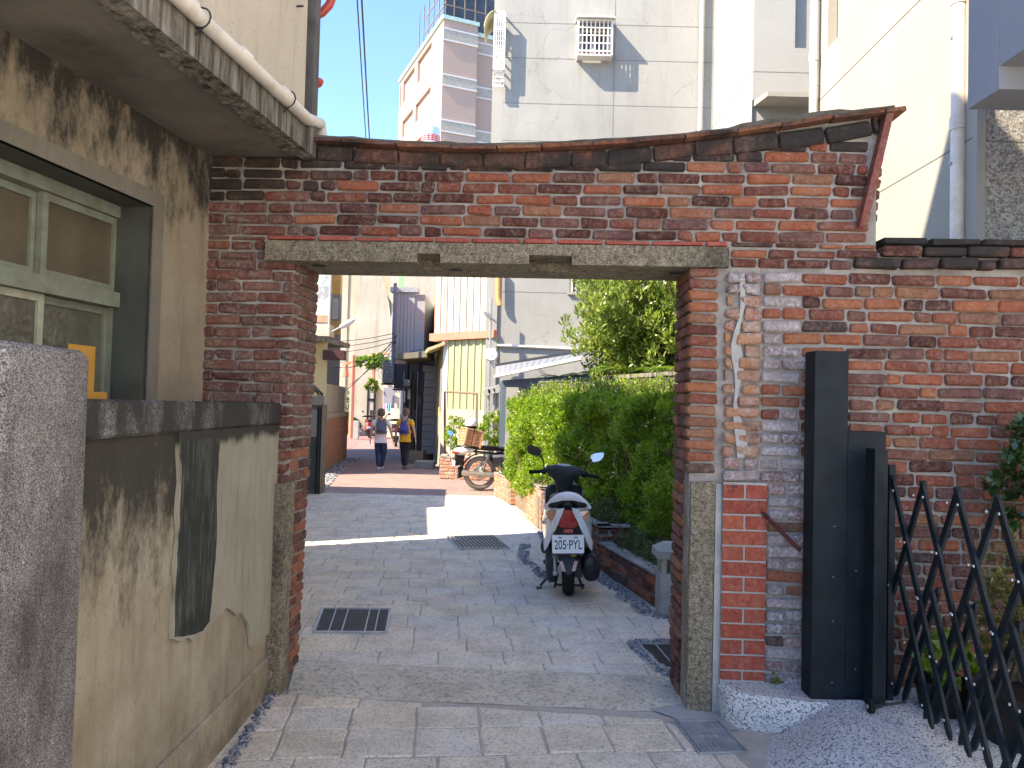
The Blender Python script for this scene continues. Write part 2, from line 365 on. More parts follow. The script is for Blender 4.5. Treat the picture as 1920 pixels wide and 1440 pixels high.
MT['upper_wall'] = m_plaster('cream_washed_render', (.46, .41, .32), (.54, .48, .38), .45, (.30, .25, .16), sc=1.6, speck=1)
def m_concrete_facade(name, a, b, cracks=1, lines=None, streak=.25, col2=(.42, .40, .35)):
    t = NT(name)
    c = t.mix(t.ramp(t.noise(.55, 8, .65), [(.3, 0), (.7, 1)]), a, b)
    s_ = t.noise(1, 9, .7, v=t.mapv((2.2, 2.2, .25)))
    c = t.mix(t.ramp(s_, [(.5, 0), (.75, streak)]), c, col2)
    if cracks:
        e = t.vor(.85, v=t.n('VectorMath', {'operation': 'ADD'}, i0=t.pos(), i1=t.n('Mapping', Vector=t.n('TexNoise', Vector=t.pos(), S=2.5, D=6.).outputs[1], Scale=(.9, .9, .9)).outputs[0]).outputs[0], feat='DISTANCE_TO_EDGE')
        k = t.math('MULTIPLY', t.ramp(e, [(0, 1), (.005, .9), (.013, 0)]), t.ramp(t.noise(.35, 2), [(.48, 0), (.6, .75)]))
        c = t.mix(k, c, (.22, .2, .17))
    h = t.noise(14, 6, .7)
    return t.fin(c, .92, 0, t.bump(h, .25, .02), spec=.2)
MT['conc_white'] = m_concrete_facade('cracked_off_white_render', (.255, .257, .243), (.325, .327, .308), 1, streak=.5, col2=(.19, .185, .165))
MT['cream_side'] = m_concrete_facade('pale_cream_stucco', (.29, .272, .23), (.335, .318, .275), 0, streak=.15, col2=(.55, .50, .42))
MT['cream_white'] = m_concrete_facade('white_stucco', (.29, .285, .26), (.335, .33, .305), 0, streak=.12)
MT['old_conc'] = m_concrete_facade('old_bare_concrete', (.33, .305, .24), (.43, .40, .33), 0, streak=.85, col2=(.2, .19, .16))
MT['balcony'] = m_concrete_facade('pale_blue_grey_paint', (.22, .23, .255), (.26, .27, .30), 0, streak=.1)
MT['grey_pebble'] = m_granite('grey_pebbledash', [(0, (.16, .16, .15)), (.5, (.33, .32, .30)), (1, (.5, .49, .46))], 60, 0, .6)
MT['white_paint'] = M_plain('white_paint', (.66, .65, .61), .5, var=.05, dirt=(.5, .45, .38))
MT['pvc'] = M_plain('cream_pvc_pipe', (.66, .62, .55), .4, var=.08, sc=9, dirt=(.34, .3, .25))
MT['black_steel'] = M_plain('blue_black_powder_coat', (.008, .014, .019), .55, .0, var=.35, sc=9, spec=.18, dirt=(.022, .024, .024), bump=.15, bsc=9)
MT['dark_steel'] = M_plain('dark_steel', (.035, .038, .045), .4, .5, var=.2, sc=20)
MT['galv'] = M_plain('galvanised_steel', (.36, .38, .40), .5, .6, var=.2, sc=14)
MT['rivet'] = M_plain('bright_rivet', (.7, .7, .7), .3, .9)
MT['rubber'] = M_plain('black_rubber', (.014, .014, .014), .8, 0, var=.3, sc=30, spec=.2)
MT['blackplastic'] = M_plain('black_plastic', (.012, .0125, .014), .45, 0, var=.25, sc=25, spec=.3)
MT['pit_dark'] = M_plain('dark_drain_pit', (.015, .016, .018), .8)
MT['teal_frame'] = M_plain('peeling_sage_window_paint', (.18, .20, .155), .6, var=.15, sc=14, dirt=(.13, .08, .045), bump=.3)
MT['teal_light'] = M_plain('chalky_sage_paint', (.33, .345, .265), .6, var=.12, sc=12, dirt=(.2, .11, .05), bump=.3)
MT['cardboard'] = M_plain('orange_cardboard', (.52, .27, .045), .8, var=.1)
MT['rust_red'] = M_plain('dark_red_oxide_steel', (.06, .014, .012), .6, .2, var=.3, sc=20)
MT['red_plastic'] = M_plain('faded_red_plastic', (.5, .07, .045), .35, var=.1)
MT['tile'] = M_brick('thin_clay_tile', [(0, (.12, .05, .035)), (.5, (.22, .085, .05)), (1, (.30, .14, .07))], .5, (.2, .18, .14), soot=.75)
MT['tile_dark'] = M_brick('dull_red_tile', [(0, (.15, .045, .038)), (1, (.20, .07, .055))], .5, (.22, .17, .15), bump=.3)
MT['tile_red'] = M_brick('flat_red_tile', [(0, (.30, .06, .045)), (1, (.36, .10, .07))], .3, (.4, .3, .27), bump=.2)
t = NT('obscure_glass'); v = t.vor(34); c = t.mix(t.ramp(t.noise(2.2, 6, .7), [(.35, 0), (.7, 1)]), (.06, .055, .04), (.13, .13, .10))
MT['obscure'] = t.fin(c, .22, 0, t.bump(v, .35, .01), spec=.6)
t = NT('dusty_glass'); c = t.mix(t.ramp(t.noise(3, 6, .7), [(.35, 0), (.7, 1)]), (.07, .058, .038), (.125, .105, .072))
MT['dustglass'] = t.fin(c, .35, 0, None, spec=.5)
MT['glass_dark'] = M_plain('dark_window_glass', (.05, .06, .075), .08, 0, var=.3, sc=1.5)
MT['glass_blue'] = M_plain('blue_window_glass', (.16, .34, .42), .25, 0, var=.25, sc=1.2)
def m_leaf(name, a, b, c2, tr=.35):
    t = NT(name); c = t.ramp(t.isl(), [(0, a), (.5, b), (.82, c2), (.96, tuple(q*.6 for q in a)), (1, (.20, .13, .05))])
    c = t.mix(t.ramp(t.noise(2.2, 3), [(.35, 0), (.65, .6)]), c, t.mix(1, c, (.5, .7, .6), 'MULTIPLY'))
    c = t.mix(t.ramp(t.noise(4.5, 3), [(.5, 0), (.68, .5)]), c, t.mix(1, c, (1.45, 1.25, .9), 'MULTIPLY'))
    t.fin(c, .32, 0, spec=.6)
    tl = t.n('BsdfTranslucent', Color=t.mix(1, c, (1.3, 1.45, .7), 'MULTIPLY'))
    mx = t.n('MixShader', i0=tr, i1=t.b.outputs[0], i2=tl.outputs[0]); t.t.links.new(mx.outputs[0], t.o.inputs[0]); return t.m
MT['hedge'] = m_leaf('hedge_leaf', (.17, .27, .022), (.26, .37, .035), (.36, .44, .055), .5)
MT['treeleaf'] = m_leaf('tree_leaf', (.18, .23, .04), (.27, .33, .07), (.35, .40, .12), .42)
MT['fern'] = m_leaf('fern_leaf', (.14, .26, .03), (.2, .32, .04), (.26, .35, .05), .4)
MT['darkleaf'] = m_leaf('dark_shrub_leaf', (.02, .05, .012), (.035, .08, .02), (.05, .10, .025), .25)
MT['yellowleaf'] = m_leaf('yellow_green_leaf', (.09, .11, .015), (.13, .13, .02), (.16, .14, .03), .3)
MT['leanroof'] = M_plain('dull_grey_roof_sheet', (.15, .165, .19), .5, var=.1)
MT['weed'] = m_leaf('dry_weed', (.08, .11, .035), (.13, .15, .05), (.20, .19, .08), .3)
MT['bark'] = M_plain('bark', (.10, .075, .05), .9, var=.3, sc=30, bump=.6)
MT['soil'] = M_plain('dry_soil', (.16, .125, .09), .95, var=.3, sc=12, bump=.8)
def strip(name, pts, w, z, mat, parent=None):
    pass
# ================================================================== GROUND
bd = MB(); bd.add([(-70, -25, -.03), (70, -25, -.03), (70, 160, -.03), (-70, 160, -.03)], [(0, 1, 2, 3)])
o = bd.build('ground', MT['joint'], fix=False); o['kind'] = 'structure'
pav = MB(); pav.add([(-6.5, 1.2, -.006), (5.5, 1.2, -.006), (5.5, 14.3, -.006), (-6.5, 14.3, -.006)], [(0, 1, 2, 3)])
PAV = pav.build('alley_paving', MT['joint'], fix=False); PAV['kind'] = 'structure'
def stone_mesh(poly, zt, rng, th=.05, ins=.007, mat=None, name='paving_stone', jit=.004):
    P = []
    n = len(poly)
    for i in range(n):
        a, b = Vector(poly[i]), Vector(poly[(i+1) % n]); L = (b-a).length
        if L < 1e-4: continue
        P.append(a+Vector((rng.uniform(-jit, jit), rng.uniform(-jit, jit))))
        k = 2 if L > .15 else 0
        for j in range(1, k+1):
            nn = Vector((-(b-a).y, (b-a).x)).normalized(); P.append(a.lerp(b, j/(k+1))+nn*rng.uniform(-jit, jit))
    c = sum(P, Vector((0, 0)))/len(P); m = len(P)
    tl = (rng.uniform(-.008, .008), rng.uniform(-.008, .008))
    vs = [(p.x, p.y, -th) for p in P]+[(p.x, p.y, zt-.0045) for p in P]
    for p in P:
        d = (c-p); q = p+d.normalized()*ins; vs.append((q.x, q.y, zt+(q.x-c.x)*tl[0]+(q.y-c.y)*tl[1]))
    fs = [(i, (i+1) % m, m+(i+1) % m, m+i) for i in range(m)]+[(m+i, m+(i+1) % m, 2*m+(i+1) % m, 2*m+i) for i in range(m)]+[tuple(range(2*m, 3*m))]
    return vs, fs
def pave(region, org, deg, w, d, rows, cols, mat, parent, bond=.5, gap=.009, zt=0.0, ysplit=None, skip=(), name='paving_stone', stuffname='distant_paving_stones', wvar=.25, dvar=.12, seed=1):
    rng = random.Random(seed); a = R_(deg); u = Vector((math.cos(a), math.sin(a))); v = Vector((-math.sin(a), math.cos(a))); stuff = MB(); n = 0
    if area(region) < 0: region = region[::-1]
    y = 0; shift = 0
    for r in range(rows):
        dd = d*(1+rng.uniform(-dvar, dvar)); x = -cols*w/2
        if rng.random() < bond: shift = rng.uniform(.3, .7)*w
        x += shift
        while x < cols*w/2:
            ww = w*(1+rng.uniform(-wvar, wvar))
            q = [Vector(org)+u*px+v*py for px, py in ((x+gap/2, y+gap/2), (x+ww-gap/2, y+gap/2), (x+ww-gap/2, y+dd-gap/2), (x+gap/2, y+dd-gap/2))]
            x += ww
            poly = clip_poly([tuple(p) for p in q], region)
            if len(poly) < 3 or abs(area(poly)) < .006: continue
            cc = (sum(p[0] for p in poly)/len(poly), sum(p[1] for p in poly)/len(poly))
            if any(s[0] < cc[0] < s[1] and s[2] < cc[1] < s[3] for s in skip): continue
            vs, fs = stone_mesh(poly, zt+rng.uniform(-.003, .003), rng)
            if ysplit is None or cc[1] < ysplit:
                MB().add(vs, fs).build(name, mat, parent, fix=False); n += 1
            else: stuff.add(vs, fs)
        y += dd
    if stuff.v: stuff.build(stuffname, mat, parent, kind='stuff', fix=False)
    return n
front = [(-1.37, 1.6), (1.02, 1.6), (1.2, 3.4), (1.02, 4.27), (-1.18, 4.38), (-1.37, 4.4)]
n1 = pave(front, (0.02, 1.6), 5.9, .335, .30, 14, 12, MT['paving'], PAV, bond=.25, wvar=.06, dvar=.1, seed=3, gap=.011)
inner = [(-3.35, 5.15), (-1.3, 4.99), (1.33, 4.83), (1.28, 6.3), (1.0, 7.7), (.5, 10.1), (.22, 11.5), (0.0, 13), (-.1, 14.2), (-3.9, 14.2), (-3.5, 10)]
# the region is slightly concave: pave it in convex strips
strips = [[(-3.3, 4.99), (1.33, 4.81), (1.27, 6.5), (-3.3, 6.5)], [(-3.3, 6.5), (1.18, 6.5), (.70, 9.0), (-3.45, 9.0)],
          [(-3.45, 9.0), (.66, 9.0), (.20, 11.3), (-3.6, 11.3)], [(-3.6, 11.3), (.22, 11.3), (-.1, 14.0), (-3.75, 14.0)]]
n2 = 0
for k, (s_, ys, sp) in enumerate(zip(strips, (None, None, 9.1, 0), (.6, .8, .9, .9))):
    n2 += pave(s_, (-1.0, (4.6, 6.1, 8.6, 10.9)[k]), 4.5+k*1.2, .36, .30, (8, 10, 10, 12)[k], 20, MT['paving'], PAV, bond=sp, ysplit=ys, seed=11+k, gap=.009)
print('paving stones', n1, n2)
th = MB()
T4 = [(-1.34, 4.985), (1.16, 4.83), (1.06, 4.262), (-1.22, 4.378)]
nx, ny = 24, 6; vs = []; fs = []
for j in range(ny+1):
    for i in range(nx+1):
        a, b = i/nx, j/ny
        x = (T4[3][0]*(1-b)+T4[0][0]*b)*(1-a)+(T4[2][0]*(1-b)+T4[1][0]*b)*a; y = (T4[3][1]*(1-b)+T4[0][1]*b)*(1-a)+(T4[2][1]*(1-b)+T4[1][1]*b)*a
        e = min(b, 1-b)*2; z = -.004+.016*min(1, e*3)+.005*mnoise.noise((x*4, y*4, 0))
        vs.append((x, y, z))
for j in range(ny):
    for i in range(nx): q = j*(nx+1)+i; fs.append((q, q+1, q+nx+2, q+nx+1))
th.add(vs, fs); th.build('threshold_slab', MT['threshold'], PAV, smooth=True, fix=False)
# clay paver stretch of the alley beyond the granite
rp = MB(); rng = random.Random(5)
zt = -.006
for r in range(150):
    y0 = 14.02+r*.125
    for c in range(56):
        x0 = -9.6+c*.235+(r % 2)*.117
        if x0 < -4.2-(y0-14)*.125 or x0 > 2.5-max(0, y0-20)*.3: continue
        if y0 > 24 and x0 > -1.6: continue
        j = rng.uniform(-.0015, .0015)
        rp.add([(x0+.004, y0+.004, zt+j), (x0+.231, y0+.004, zt+j), (x0+.231, y0+.121, zt+j), (x0+.004, y0+.121, zt+j)], [(0, 1, 2, 3)])
RP = MB().add([(-14, 14.3, -.016), (4, 14.3, -.016), (4, 60, -.016), (-22, 60, -.016)], [(0, 1, 2, 3)]).build('clay_paving', m_mortar('far_paving', (.26, .15, .13), (.32, .19, .165)), fix=False); RP['kind'] = 'structure'
rp.build('clay_pavers', MT['redpave'], RP, kind='stuff', fix=False)
band = MB()
for k in range(16):
    band.box(-4.0+k*.3, -4.0+k*.3+.292, 13.83, 14.03, -.03, .001)
band.build('paving_band', MT['paving'], PAV, kind='stuff')
# pebble bands
def pebbles(name, pts, w, n, zt=.0, seed=1, size=(.014, .024), base=True, parent=None):
    rng = random.Random(seed); mb = MB(); pts = [Vector(p) for p in pts]; L = [(pts[i+1]-pts[i]).length for i in range(len(pts)-1)]; T = sum(L)
    for k in range(n):
        s = rng.uniform(0, T); i = 0
        while s > L[i] and i < len(L)-1: s -= L[i]; i += 1
        d = (pts[i+1]-pts[i]).normalized(); nn = Vector((-d.y, d.x)); q = pts[i]+d*s+nn*rng.uniform(-w/2, w/2); r = rng.uniform(*size)
        mb.ball((q.x, q.y, zt+.002), (r*rng.uniform(.8, 1.5), r, r*.75), 6, 4, rot=Matrix.Rotation(rng.uniform(0, 3), 3, 'Z'))
    o = mb.build(name, MT['pebble'], parent, kind='stuff', smooth=True, fix=False)
    if parent is None: tag(o, None)
    if base:
        b = MB()
        for i in range(len(pts)-1):
            d = (pts[i+1]-pts[i]).normalized(); nn = Vector((-d.y, d.x))*(w/2+.02)
            b.add([(*(pts[i]-nn), zt+.001), (*(pts[i+1]-nn), zt+.001), (*(pts[i+1]+nn), zt+.001), (*(pts[i]+nn), zt+.001)], [(0, 1, 2, 3)])
        b.build('pebble_bed', MT['joint'], parent, fix=False)
    return o
P2 = lambda x, y: tuple(atZ(x, y, 0))[:2]
pebbles('pebble_band', [P2(425, 1440), P2(470, 1370), P2(512, 1300)], .05, 95, seed=2, size=(.010, .019), base=False, parent=PAV)
pebbles('pebble_band', [P2(1010, 985), P2(1030, 1020), P2(1123, 1080), P2(1215, 1150), P2(1270, 1165)], .13, 420, seed=3, size=(.014, .024), parent=PAV)
pebbles('pebble_band', [P2(1185, 1205), P2(1245, 1262), P2(1275, 1268)], .07, 120, seed=4, parent=PAV)
pebbles('pebble_band', [P2(1180, 1204), P2(1275, 1204)], .06, 60, seed=5, parent=PAV)
pebbles('pebble_band', [P2(1025, 1085), P2(980, 1045), P2(985, 1020)], .1, 110, seed=6, parent=PAV)
pebbles('pebble_band', [P2(585, 925), P2(618, 890), P2(640, 872), P2(665, 860)], .35, 420, seed=7, size=(.03, .05), parent=PAV)
sqm = MB().add([(-30, -24, -.02), (30, -24, -.02), (30, 1.15, -.02), (-30, 1.15, -.02)], [(0, 1, 2, 3)]).build('street', m_mortar('pale_street_concrete', (.48, .44, .38), (.54, .50, .44), .05), fix=False); sqm['kind'] = 'structure'
# ------------------------------------------------------------------ drains and cover
def grate(label, p, nb, nc, long_dir, solid=False, white=(), group=None):
    """p: four ground corners (near-left, near-right, far-right, far-left)"""
    A, B, C_, D = [Vector(q) for q in p]; c = (A+B+C_+D)/4
    t = thing('drain_grate', label, 'drain grate', (c.x, c.y, 0), group=group)
    f = MB(); w = .018
    for a, b in ((A, B), (B, C_), (C_, D), (D, A)):
        f.tube([(a.x, a.y, .008), (b.x, b.y, .008)], w*.6, 4)
    f.build('frame', MT['galv'], t)
    MB().add([(*A, .003), (*B, .003), (*C_, .003), (*D, .003)], [(0, 1, 2, 3)]).build('pit_dark', MT['pit_dark'], t, fix=False)  # dark plate on the paving, painted shade in place of an open drain
    bars = MB()
    for k in range(1, nb):
        s = k/nb; a = A.lerp(D, s) if long_dir else A.lerp(B, s); b = B.lerp(C_, s) if long_dir else D.lerp(C_, s)
        d = (b-a).normalized(); nn = Vector((-d.y, d.x))*.0035
        bars.add([(*(a-nn), .010), (*(b-nn), .010), (*(b+nn), .010), (*(a+nn), .010)], [(0, 1, 2, 3)])
    bars.build('bearing_bars', MT['dark_steel'] if not solid else MT['galv'], t, kind='stuff', fix=False)
    for s in nc:
        a = A.lerp(B, s) if long_dir else A.lerp(D, s); b = D.lerp(C_, s) if long_dir else B.lerp(C_, s)
        MB().tube([(a.x, a.y, .011), (b.x, b.y, .011)], .006, 4).build('cross_bar', MT['galv'], t)
    return t
grate('dark steel drain grate in the paving just inside the gateway on the left', [(-1.37, 5.54), (-.86, 5.57), (-.93, 6.2), (-1.46, 6.17)], 22, (.2, .38, .7, .84), True)
grate('dark drain grate edged with pebbles, partly hidden behind the right gate jamb', [(1.0, 4.95), (1.3, 4.95), (1.33, 5.47), (.93, 5.45)], 20, (.3, .62), True)
grate('pale square mesh drain cover flush in the paving left of the parked white scooter', [(-.57, 8.9), (.02, 8.97), (-.19, 9.83), (-.77, 9.7)], 22, [k/13 for k in range(1, 13)], True, solid=True)
A, B, C_, D = [Vector(P2(*q)) for q in ((1312, 1415), (1400, 1412), (1350, 1355), (1265, 1355))]
c = (A+B+C_+D)/4
cv = thing('manhole_cover', 'grey metal inspection cover with slots and emblem in front of the terrazzo step', 'manhole cover', (c.x, c.y, 0))
e1, e2 = (B-A), (D-A)
q = lambda a, b: A+e1*a+e2*b
MB().prism([q(0, 0), q(1, 0), q(1, 1), q(0, 1)], -.01, .006).build('plate', M_plain('brushed_cover_steel', (.30, .31, .32), .55, .4, var=.3, sc=9, bump=.3), cv)
fr_ = MB()
for a, b in (((0, 0), (1, 0)), ((1, 0), (1, 1)), ((1, 1), (0, 1)), ((0, 1), (0, 0))):
    a, b = q(*a), q(*b); fr_.tube([(a.x, a.y, .009), (b.x, b.y, .009)], .005, 4)
a, b = q(.07, .02), q(.07, .98); fr_.tube([(a.x, a.y, .008), (b.x, b.y, .008)], .006, 4)
fr_.build('frame', MT['galv'], cv)
for k in range(8):
    row = k % 4; fx = .16+.1*row if k < 4 else .55+.1*row; yy = (.08, .26) if k < 4 else (.08, .24)
    if k >= 4: yy = (.72, .9)
    m_ = MB(); m_.prism([q(fx, yy[0]), q(fx+.035, yy[0]), q(fx+.035, yy[1]), q(fx, yy[1])], .0065, .0105)
    m_.build('raised_rib', MT['rivet'], cv)
em = MB()
for k in range(8):
    a = k*math.pi/4; r0, r1 = .02, .045; cx_ = q(.5, .5)
    em.tube([(cx_.x+math.cos(a)*r0, cx_.y+math.sin(a)*r0, .009), (cx_.x+math.cos(a)*r1, cx_.y+math.sin(a)*r1, .009)], .004, 4)
em.lathe([(.012, .006), (.012, .011)], (cx_.x, cx_.y, 0), 'z', 10)
em.build('emblem', MT['rivet'], cv)
# ================================================================== GATEWAY
G = Fr((.98, 4.29), -2.7)      # n points to the camera side
ZT = [(-2.9, 3.2), (-2.126, 3.176), (-1.66, 3.149), (-1.198, 3.135), (-.742, 3.151), (-.351, 3.179), (-.052, 3.203), (.304, 3.251), (.687, 3.315), (1.125, 3.372)]
ZB = [(-2.9, 3.07), (-2.153, 3.055), (-1.523, 3.027), (-1.012, 3.017), (-.408, 3.038), (.102, 3.107), (.821, 3.183), (1.007, 3.236), (1.2, 3.26)]
TK = .46
gate = thing('brick_gateway', 'old red brick gateway with sagging curved top and granite lintel spanning the alley', 'gateway', G.pt(-.9, 0, -TK/2))
core = MB(); MD = -.017
core.fprism(G, [(-2.80, 0), (-2.305, 0), (-2.258, 2.0), (-2.258, 2.462), (-2.80, 2.462)], -TK, MD)
core.fprism(G, [(.022, 0), (.40, 0), (.40, 2.462), (.022, 2.462)], -TK, MD)
us = np.linspace(-2.80, 1.03, 30)
top = [(float(u), interp(ZT, float(u))-.035) for u in us]
core.fprism(G, [(-2.80, 2.463), (-2.425, 2.463), (-2.425, 2.574), (.222, 2.574), (.222, 2.463), (1.03, 2.463)]+top[::-1], -TK, MD)
core.build('mortar_core', MT['mortar'], gate)
VAR = {}
def brickvar(L, D, H, seed, c=.007, jit=.0035):
    k = (round(L, 3), round(D, 3), round(H, 3), seed, c, jit)
    if k not in VAR:
        mb = MB(); mb.cham(-L/2, L/2, -D/2, D/2, -H/2, H/2, c, jit, rng=random.Random(seed*7+int(L*1000)))
        me = bpy.data.meshes.new('brick'); me.from_pydata(mb.v, [], mb.f)
        bm = bmesh.new(); bm.from_mesh(me); bmesh.ops.recalc_face_normals(bm, faces=bm.faces); bm.to_mesh(me); bm.free()
        VAR[k] = me
    return VAR[k]
def brick(fr, parent, u0, u1, z0, z1, d0, d1, mat, name='brick', rng=random, tilt=0.0, c=.009, jit=.0045):
    """one brick as its own object; meshes are shared between bricks of one class and scaled a little"""
    L, H, D = u1-u0, z1-z0, d1-d0
    Lc = min((.06, .11, .16, .22, .26), key=lambda q: abs(q-L)); sd = rng.randrange(12)
    base = brickvar(Lc, .1, .055, sd, c, jit)
    key = (base.name, mat.name)
    if key not in VAR:
        me = base.copy(); me.materials.clear(); me.materials.append(mat); VAR[key] = me
    o = bpy.data.objects.new(name, VAR[key]); scene.collection.objects.link(o)
    o.location = fr.pt((u0+u1)/2, (z0+z1)/2, (d0+d1)/2)
    o.scale = (L/Lc, D/.1, H/.055)
    a = math.atan2(fr.u.y, fr.u.x)
    o.rotation_euler = (rng.uniform(-.012, .012), tilt+rng.uniform(-.012, .012), a)
    o.parent = parent; o.matrix_parent_inverse = TH[parent.name].inverted() if parent.name in TH else Matrix.Identity(4)
    return o
rb = random.Random(21)
def course(fr, parent, ua, ub, z, h, mat, name='brick', rng=rb, lens=(.15, .215, .24, .25), hd=.16, gap=.014, pro=.0, dep=.1, wav=.004, first=None, minl=.05, matf=None, jit=.0048):
    u = ua; n = 0
    while u < ub-.02:
        L = rng.choice(lens)*rng.uniform(.93, 1.07)
        if rng.random() < hd: L = rng.uniform(.09, .12)
        if n == 0 and first: L = first
        if ub-(u+L) < minl: L = ub-u
        u1 = min(u+L, ub)
        zz = z+wav*math.sin(u*2.3+z*9)+rng.uniform(-.002, .002)
        pr = pro+rng.uniform(-.005, .006)
        m = matf(u+L/2, zz) if matf else mat
        brick(fr, parent, u+gap/2, u1-gap/2, zz, zz+h+rng.uniform(-.005, .004), pr-dep, pr, m, name, rng, jit=jit)
        u = u1; n += 1
    return n
cnt = 0
CH = .0645
def edgeL(z): return -2.292+.047*min(1, z/2.0)
def mat_gate(u, z):
    if z > interp(ZB, u)-.085 and rb.random() < .75: return MT['brick_top']
    if u < -2.0 and z > 2.8 and rb.random() < .8: return MT['brick_top']
    if u < -2.2: return MT['brick_pier']
    return MT['brick']
# left pier
z = .02; r = 0
while z < 2.44:
    w0 = edgeL(z)
    cnt += course(G, gate, -2.795, w0, z, CH-.011, MT['brick_pier'], hd=.12, first=(.09 if r % 2 else .2)*rb.uniform(.8, 1.2), matf=lambda u, zz: (MT['brick_pier'] if zz > 1.35 else MT['brick']), jit=.006, wav=.006, gap=.010)
    z += CH; r += 1
# corner bricks of the left pier seen in the reveal
Gr = Fr((G.pt(-2.25, 0)[0], G.pt(-2.25, 0)[1]), 90-2.7)      # runs away from the camera; n points to +X
z = .02; r = 0
while z < 2.44:
    dl = edgeL(z)+2.25
    cuts = [.10, .245, TK] if r % 2 else [.10, .34, TK]
    for a, b in zip(cuts, cuts[1:]):
        pr = dl+rb.uniform(-.003, .004)
        brick(Gr, gate, a+.006, b-.006, z+rb.uniform(-.002, .002), z+CH-.011, pr-.08, pr, MT['brick'] if z < 1.4 else MT['brick_pier'], 'jamb_brick', rb, jit=.006)
    z += CH; r += 1
# right pier: header column, recess, reveal
Gq = Fr((G.pt(.0, 0)[0], G.pt(.0, 0)[1]), 90-2.7, -1)        # n points to -X
z = .02; r = 0
while z < 2.44:
    if z > 1.27: brick(G, gate, .0+rb.uniform(-.004, .004), .162+rb.uniform(-.008, .006), z, z+CH-.013, -.1, .004, MT['brick'], 'brick', rb)
    cuts = [.10, .245, TK] if r % 2 else [.10, .34, TK]
    if z < 1.27: cuts = [.16, TK] if r % 2 else [.16, .3, TK]
    for a, b in zip(cuts, cuts[1:]):
        pr = rb.uniform(-.003, .004)
        brick(Gq, gate, a+.006, b-.006, z, z+CH-.011, pr-.08, pr, MT['brick'], 'jamb_brick', rb)
    z += CH; r += 1
# band above the lintel, following the sagging top
LZ = 2.575
n_thin = course(G, gate, -2.42, .22, LZ+.004, .027, MT['tile_red'], 'thin_brick', lens=(.2, .26, .28), hd=.1, wav=0, pro=.002)
z = LZ+.038; k = 0
while z < 3.2:
    # interval where this course lies below the curved top
    uu = [float(u) for u in np.linspace(-2.79, 1.0, 120) if interp(ZB, float(u)) > z+.012]
    if uu:
        # split into runs
        run = [uu[0]]
        runs = []
        for a, b in zip(uu, uu[1:]):
            if b-a > .06: runs.append((run[0], run[-1])); run = [b]
            else: run.append(b)
        runs.append((run[0], run[-1]))
        for a, b in runs:
            if b-a < .1: continue
            a2 = a if a > -2.7 else -2.795
            lim = min(b, .985)
            cnt += course(G, gate, a2, lim, z, CH-.011, MT['brick'], matf=mat_gate, first=(.12 if k % 2 else .22))
        # narrow end column beyond the slanting tile
        e = 1.045+.058*(z-2.66)/.64
        if z > 2.66 and z < 3.26: brick(G, gate, e-.085, e, z, z+CH-.013, -.16, -.05, MT['brick'], 'brick', rb)
    z += CH; k += 1
# courses beside the lintel
for z in (2.468, 2.468+.057):
    course(G, gate, -2.795, -2.425, z, .045, MT['brick_pier']); 
    course(G, gate, .225, .90 if z < 2.5 else 1.04, z, .047, MT['brick'])
course(G, gate, -2.795, -2.425, 2.579, .024, MT['brick_pier'], wav=0); course(G, gate, .225, 1.035, 2.579, .024, MT['brick'], wav=0)
# slanting tile on the gable end
A_, B_ = G.px(1664, 215, .03), G.px(1608, 428, .03)
sl = MB(); w = .045
sl.fprism(G, [(B_[0]-.0, B_[1]), (B_[0]+w, B_[1]+.02), (A_[0]+w*.55, A_[1]), (A_[0]-.012, A_[1])], -.12, .055)
sl.build('slanting_edge_tile', MT['tile_dark'], gate)
# corbelled row and tile capping along the curve
u = -2.8
while u < 1.03:
    L = rb.uniform(.19, .27); u1 = min(u+L, 1.03); um = (u+u1)/2
    zb, zt_ = interp(ZB, um), interp(ZT, um)
    ang = -math.atan2(interp(ZB, u1)-interp(ZB, u), u1-u)
    hh = min(zt_-zb-.042, .085)
    brick(G, gate, u+.004, u1-.004, zb-.010, zb-.002+min(hh, .085), -.1, .018+rb.uniform(-.003, .004), MT['brick_top'], 'corbel_brick', rb, tilt=ang)
    u = u1
u = -2.3
while u < 1.13:
    L = rb.uniform(.24, .32); u1 = min(u+L, 1.155); um = (u+u1)/2; zt_ = interp(ZT, um)
    ang = -math.atan2(interp(ZT, u1)-interp(ZT, u), u1-u)
    brick(G, gate, u+.002, u1-.002, zt_-.040, zt_-.018, -.2, .068+rb.uniform(-.008, .006), MT['tile'], 'capping_tile', rb, tilt=ang, c=.003)
    u = u1
u = -2.3; cm = MB()
pp = [(float(u), interp(ZT, float(u))) for u in np.linspace(-2.3, 1.10, 46)]
low_ = [(a, b-.020) for a, b in pp]; up_ = [(a, b-.004+.014*max(0, mnoise.noise((a*9, 0, 3)))+(.02 if .2 < a < .85 else .004)) for a, b in pp]
cm.fprism(G, low_+up_[::-1], -TK-.03, .045)
cm.build('mossy_cap_mortar', m_mortar('mossy_mortar', (.10, .09, .07), (.17, .16, .13), .8), gate)
